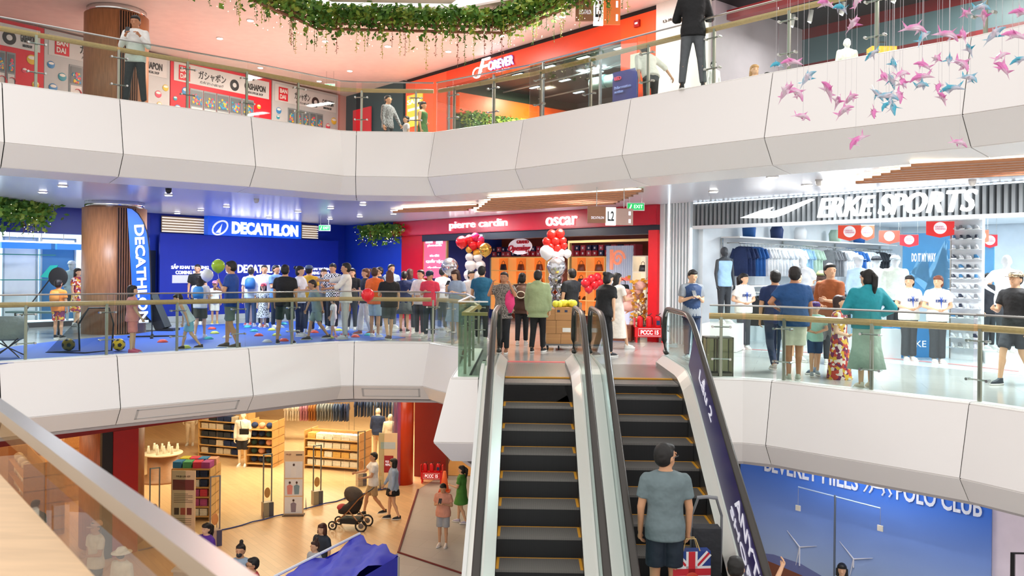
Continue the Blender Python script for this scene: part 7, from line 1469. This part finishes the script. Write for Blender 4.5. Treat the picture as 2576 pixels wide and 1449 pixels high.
p = GD(1124, 25.4); o = thing('traffic_cone', 'orange and yellow striped cone beside the bottom floor extinguisher box', 'cone', (p[0], p[1], Z1)); MB().lathe([(.05, .0), (.14, .02), (.04, .6)], 16).build('body', M('f0682c', .5), o, True); MB().lathe([(.112, .15), (.09, .28)], 16).build('stripe', M('f4e060', .5), o, True); MB().box(-.17, -.17, 0, .17, .17, .03).build('base', M('c04a1c', .5), o)
p = fl(590, 1395, Z1); o = thing('counter', 'small pale counter beside the woman in purple', 'counter', (*GD(497, 16.2)[:2], Z1)); MB().box(-.3, -.25, 0, .4, .25, .9).build('body', M('c4cce0', .4), o); MB().box(-.33, -.28, .9, .43, .28, .94).build('top', M('e0e6f4', .4), o)
# ================================================================ BOTTOM FLOOR RIGHT: MURAL
tm0, tm1 = WC.t(1872)[0], WC.t(2503)[0]
wallbox(WC, tm0-8, tm0, Z1, C1, 0, -.2, 'wall_right', M('2a2a30', .5)); wallbox(WC, tm1, tm1+6, Z1, C1, 0, -.2, 'wall_right', M('e6d8e2', .5))
o = wth(WC, 'mural', 'large printed desert mural with blue sky, wind turbines and white club lettering', 'mural', tm0, Z1, .06); Lm = tm1-tm0
MB().box(0, 0, 0, Lm, .05, C1-Z1).build('printed_sky', M('0668dc', .55, 0, 0, 'gradsky'), o)
b = MB(); b.prism([(0, 0), (Lm, 0), (Lm, .35), (3.0, .5), (1.8, .72), (.9, .82), (0, .9)], -.008, 0, None, 'y'); b.build('printed_desert', M('7c4630', .6), o)
b = MB(); b.prism([(0, .88), (.8, 1.0), (1.4, .98), (2.3, .75), (3.0, .5), (1.5, .7)], -.006, 0, None, 'y'); b.build('printed_mountains', M('6870a0', .6), o)
for i, (px, y0, y1) in enumerate(((2020, 1378, 1425), (2156, 1408, 1430))):
    t_ = WC.t(px, 679, .06)[0]-tm0; zb_ = WC.t(px, y1, .06)[1]-Z1; zt_ = WC.t(px, y0, .06)[1]-Z1
    b = MB(); b.tube([(t_, -.015, zb_), (t_, -.015, zt_)], .014, 5)
    for a in (.3, 2.4, 4.5): b.tube([(t_, -.015, zt_), (t_+.38*math.cos(a), -.015, zt_+.38*math.sin(a))], [.014, .004], 5)
    b.build('printed_turbine', M('dcdce4', .5), o)
for s, x0, x1 in (('BEVERLY HILLS', 1930, 2166), ('POLO CLUB', 2262, 2478)):
    a = WC.t(x0, 679, .06)[0]-tm0; c = WC.t(x1, 679, .06)[0]-tm0; text(s, 'lettering', o, M('e8ecf8', .5), (a, -.02, 2.62), c-a, .34, ext=.006, bold=.02)
a = WC.t(2214, 679, .06)[0]-tm0; b = MB(); b.ell((a, -.02, 2.85), (.2, .008, .11), 14); b.ell((a+.2, -.02, 2.98), (.07, .008, .1), 10)
for dx in (-.16, -.08, .1, .2): b.tube([(a+dx, -.02, 2.8), (a+dx*1.3, -.02, 2.7), (a+dx*1.3-.04, -.02, 2.64)], .018, 5)
b.build('horse_emblem', M('e8ecf8', .5), o)
# reflection of a banner stand, modelled as solid tubes before the mural
x, y, _ = GD(2107, 15.6); o = thing('stand_reflection', 'T shaped reflection of a banner stand, built as bare tubes before the desert mural', 'stand', (x, y, Z1), WC.rot); MB().tube([(0, 0, 0), (0, 0, 2.55)], .02, 8).build('pole', M('6a7484', .4, .5), o); MB().tube([(-.75, 0, 2.55), (.85, 0, 2.5)], .014, 6).build('cross_bar', M('a8bcd8', .4, .3), o); MB().lathe([(.25, 0), (.25, .03)], 20).build('base', BLACKM, o)
for xx in (-.75, .85): MB().box(xx-.05, -.01, 2.1, xx+.05, .01, 2.2).build('clip_weight', M('d8d0c0', .5), o); MB().tube([(xx, 0, 2.2), (xx, 0, 2.52)], .004, 4).build('cord', STEEL, o)
x, y, _ = GD(2590, 12.6); o = thing('clothes_rail', 'black square tube rail frame at the bottom right edge', 'rack', (x, y, Z1)); MB().tube([(-.2, 0, 0), (-.2, 0, 2.5), (.8, 0, 2.5), (.8, 0, 0)], .04, 4).build('frame', BLACKM, o)
# ---- bag held by the man on the escalator; pram in front of him
o = thing('gift_bag', 'flag patterned red, white and blue gift bag held by the man on the stairs', 'bag', (hp1.x+.02, hp1.y-.02, hp1.z-.52), .12)
MB().box(-.2, -.06, 0, .2, .06, .42, 0).build('bag_body', M('22418c', .5), o)
fl_ = MB(); y_ = -.062
for a in (math.atan2(.42, .4), -math.atan2(.42, .4)):
    fl_.X = Matrix.Translation((0, 0, .21)) @ Matrix.Rotation(-a, 4, 'Y'); fl_.box(-.265, y_-.001, -.035, .265, y_+.001, .035, 0); fl_.box(-.265, y_-.003, -.012, .265, y_-.001, .012, 1)
fl_.X = None; fl_.box(-.2, y_-.004, .15, .2, y_-.002, .27, 0); fl_.box(-.06, y_-.004, 0, .06, y_-.002, .42, 0); fl_.box(-.2, y_-.007, .175, .2, y_-.005, .245, 1); fl_.box(-.035, y_-.007, 0, .035, y_-.005, .42, 1)
fl_.build('flag_print', [M('f0f0f0', .5), M('d02834', .5)], o)
b = MB(); b.ell((0, y_-.01, .15), (.07, .006, .06), 12, 0); b.ell((0, y_-.014, .12), (.035, .006, .03), 10, 1); b.build('printed_badge', [M('d84a34', .5), M('e89a30', .5)], o)
for y in (-.05, .05): MB().tube([(-.09, y, .42), (-.05, y*.5, .54), (.05, y*.5, .54), (.09, y, .42)], .006, 6).build('handle', M('d8b878', .6), o)
x_, y_2, z_ = onstep(1790, 9.3)
o = thing('folded_stroller', 'dark grey folded stroller standing on the step beside the man', 'stroller', (x_-.06, y_2, z_)); MB().box(-.14, -.06, .08, .16, .12, .62).build('fabric', M('3c3e42', .7, 0, 0, 'cloth'), o)
for sx in (-.15, .17): MB().tube([(sx, 0, .05), (sx, -.02, .75), (sx*.6, -.06, .95)], .014, 6).build('frame_tube', M('9a9c9e', .4, .6), o); w2 = MB(); w2.ell((sx, 0, .07), (.02, .07, .07), 12); w2.build('wheel', BLACKM, o, True)
MB().tube([(-.1, -.06, .95), (0, -.09, .97), (.11, -.06, .95)], .02, 8).build('handlebar', M('8a8c90', .5), o)
finish()
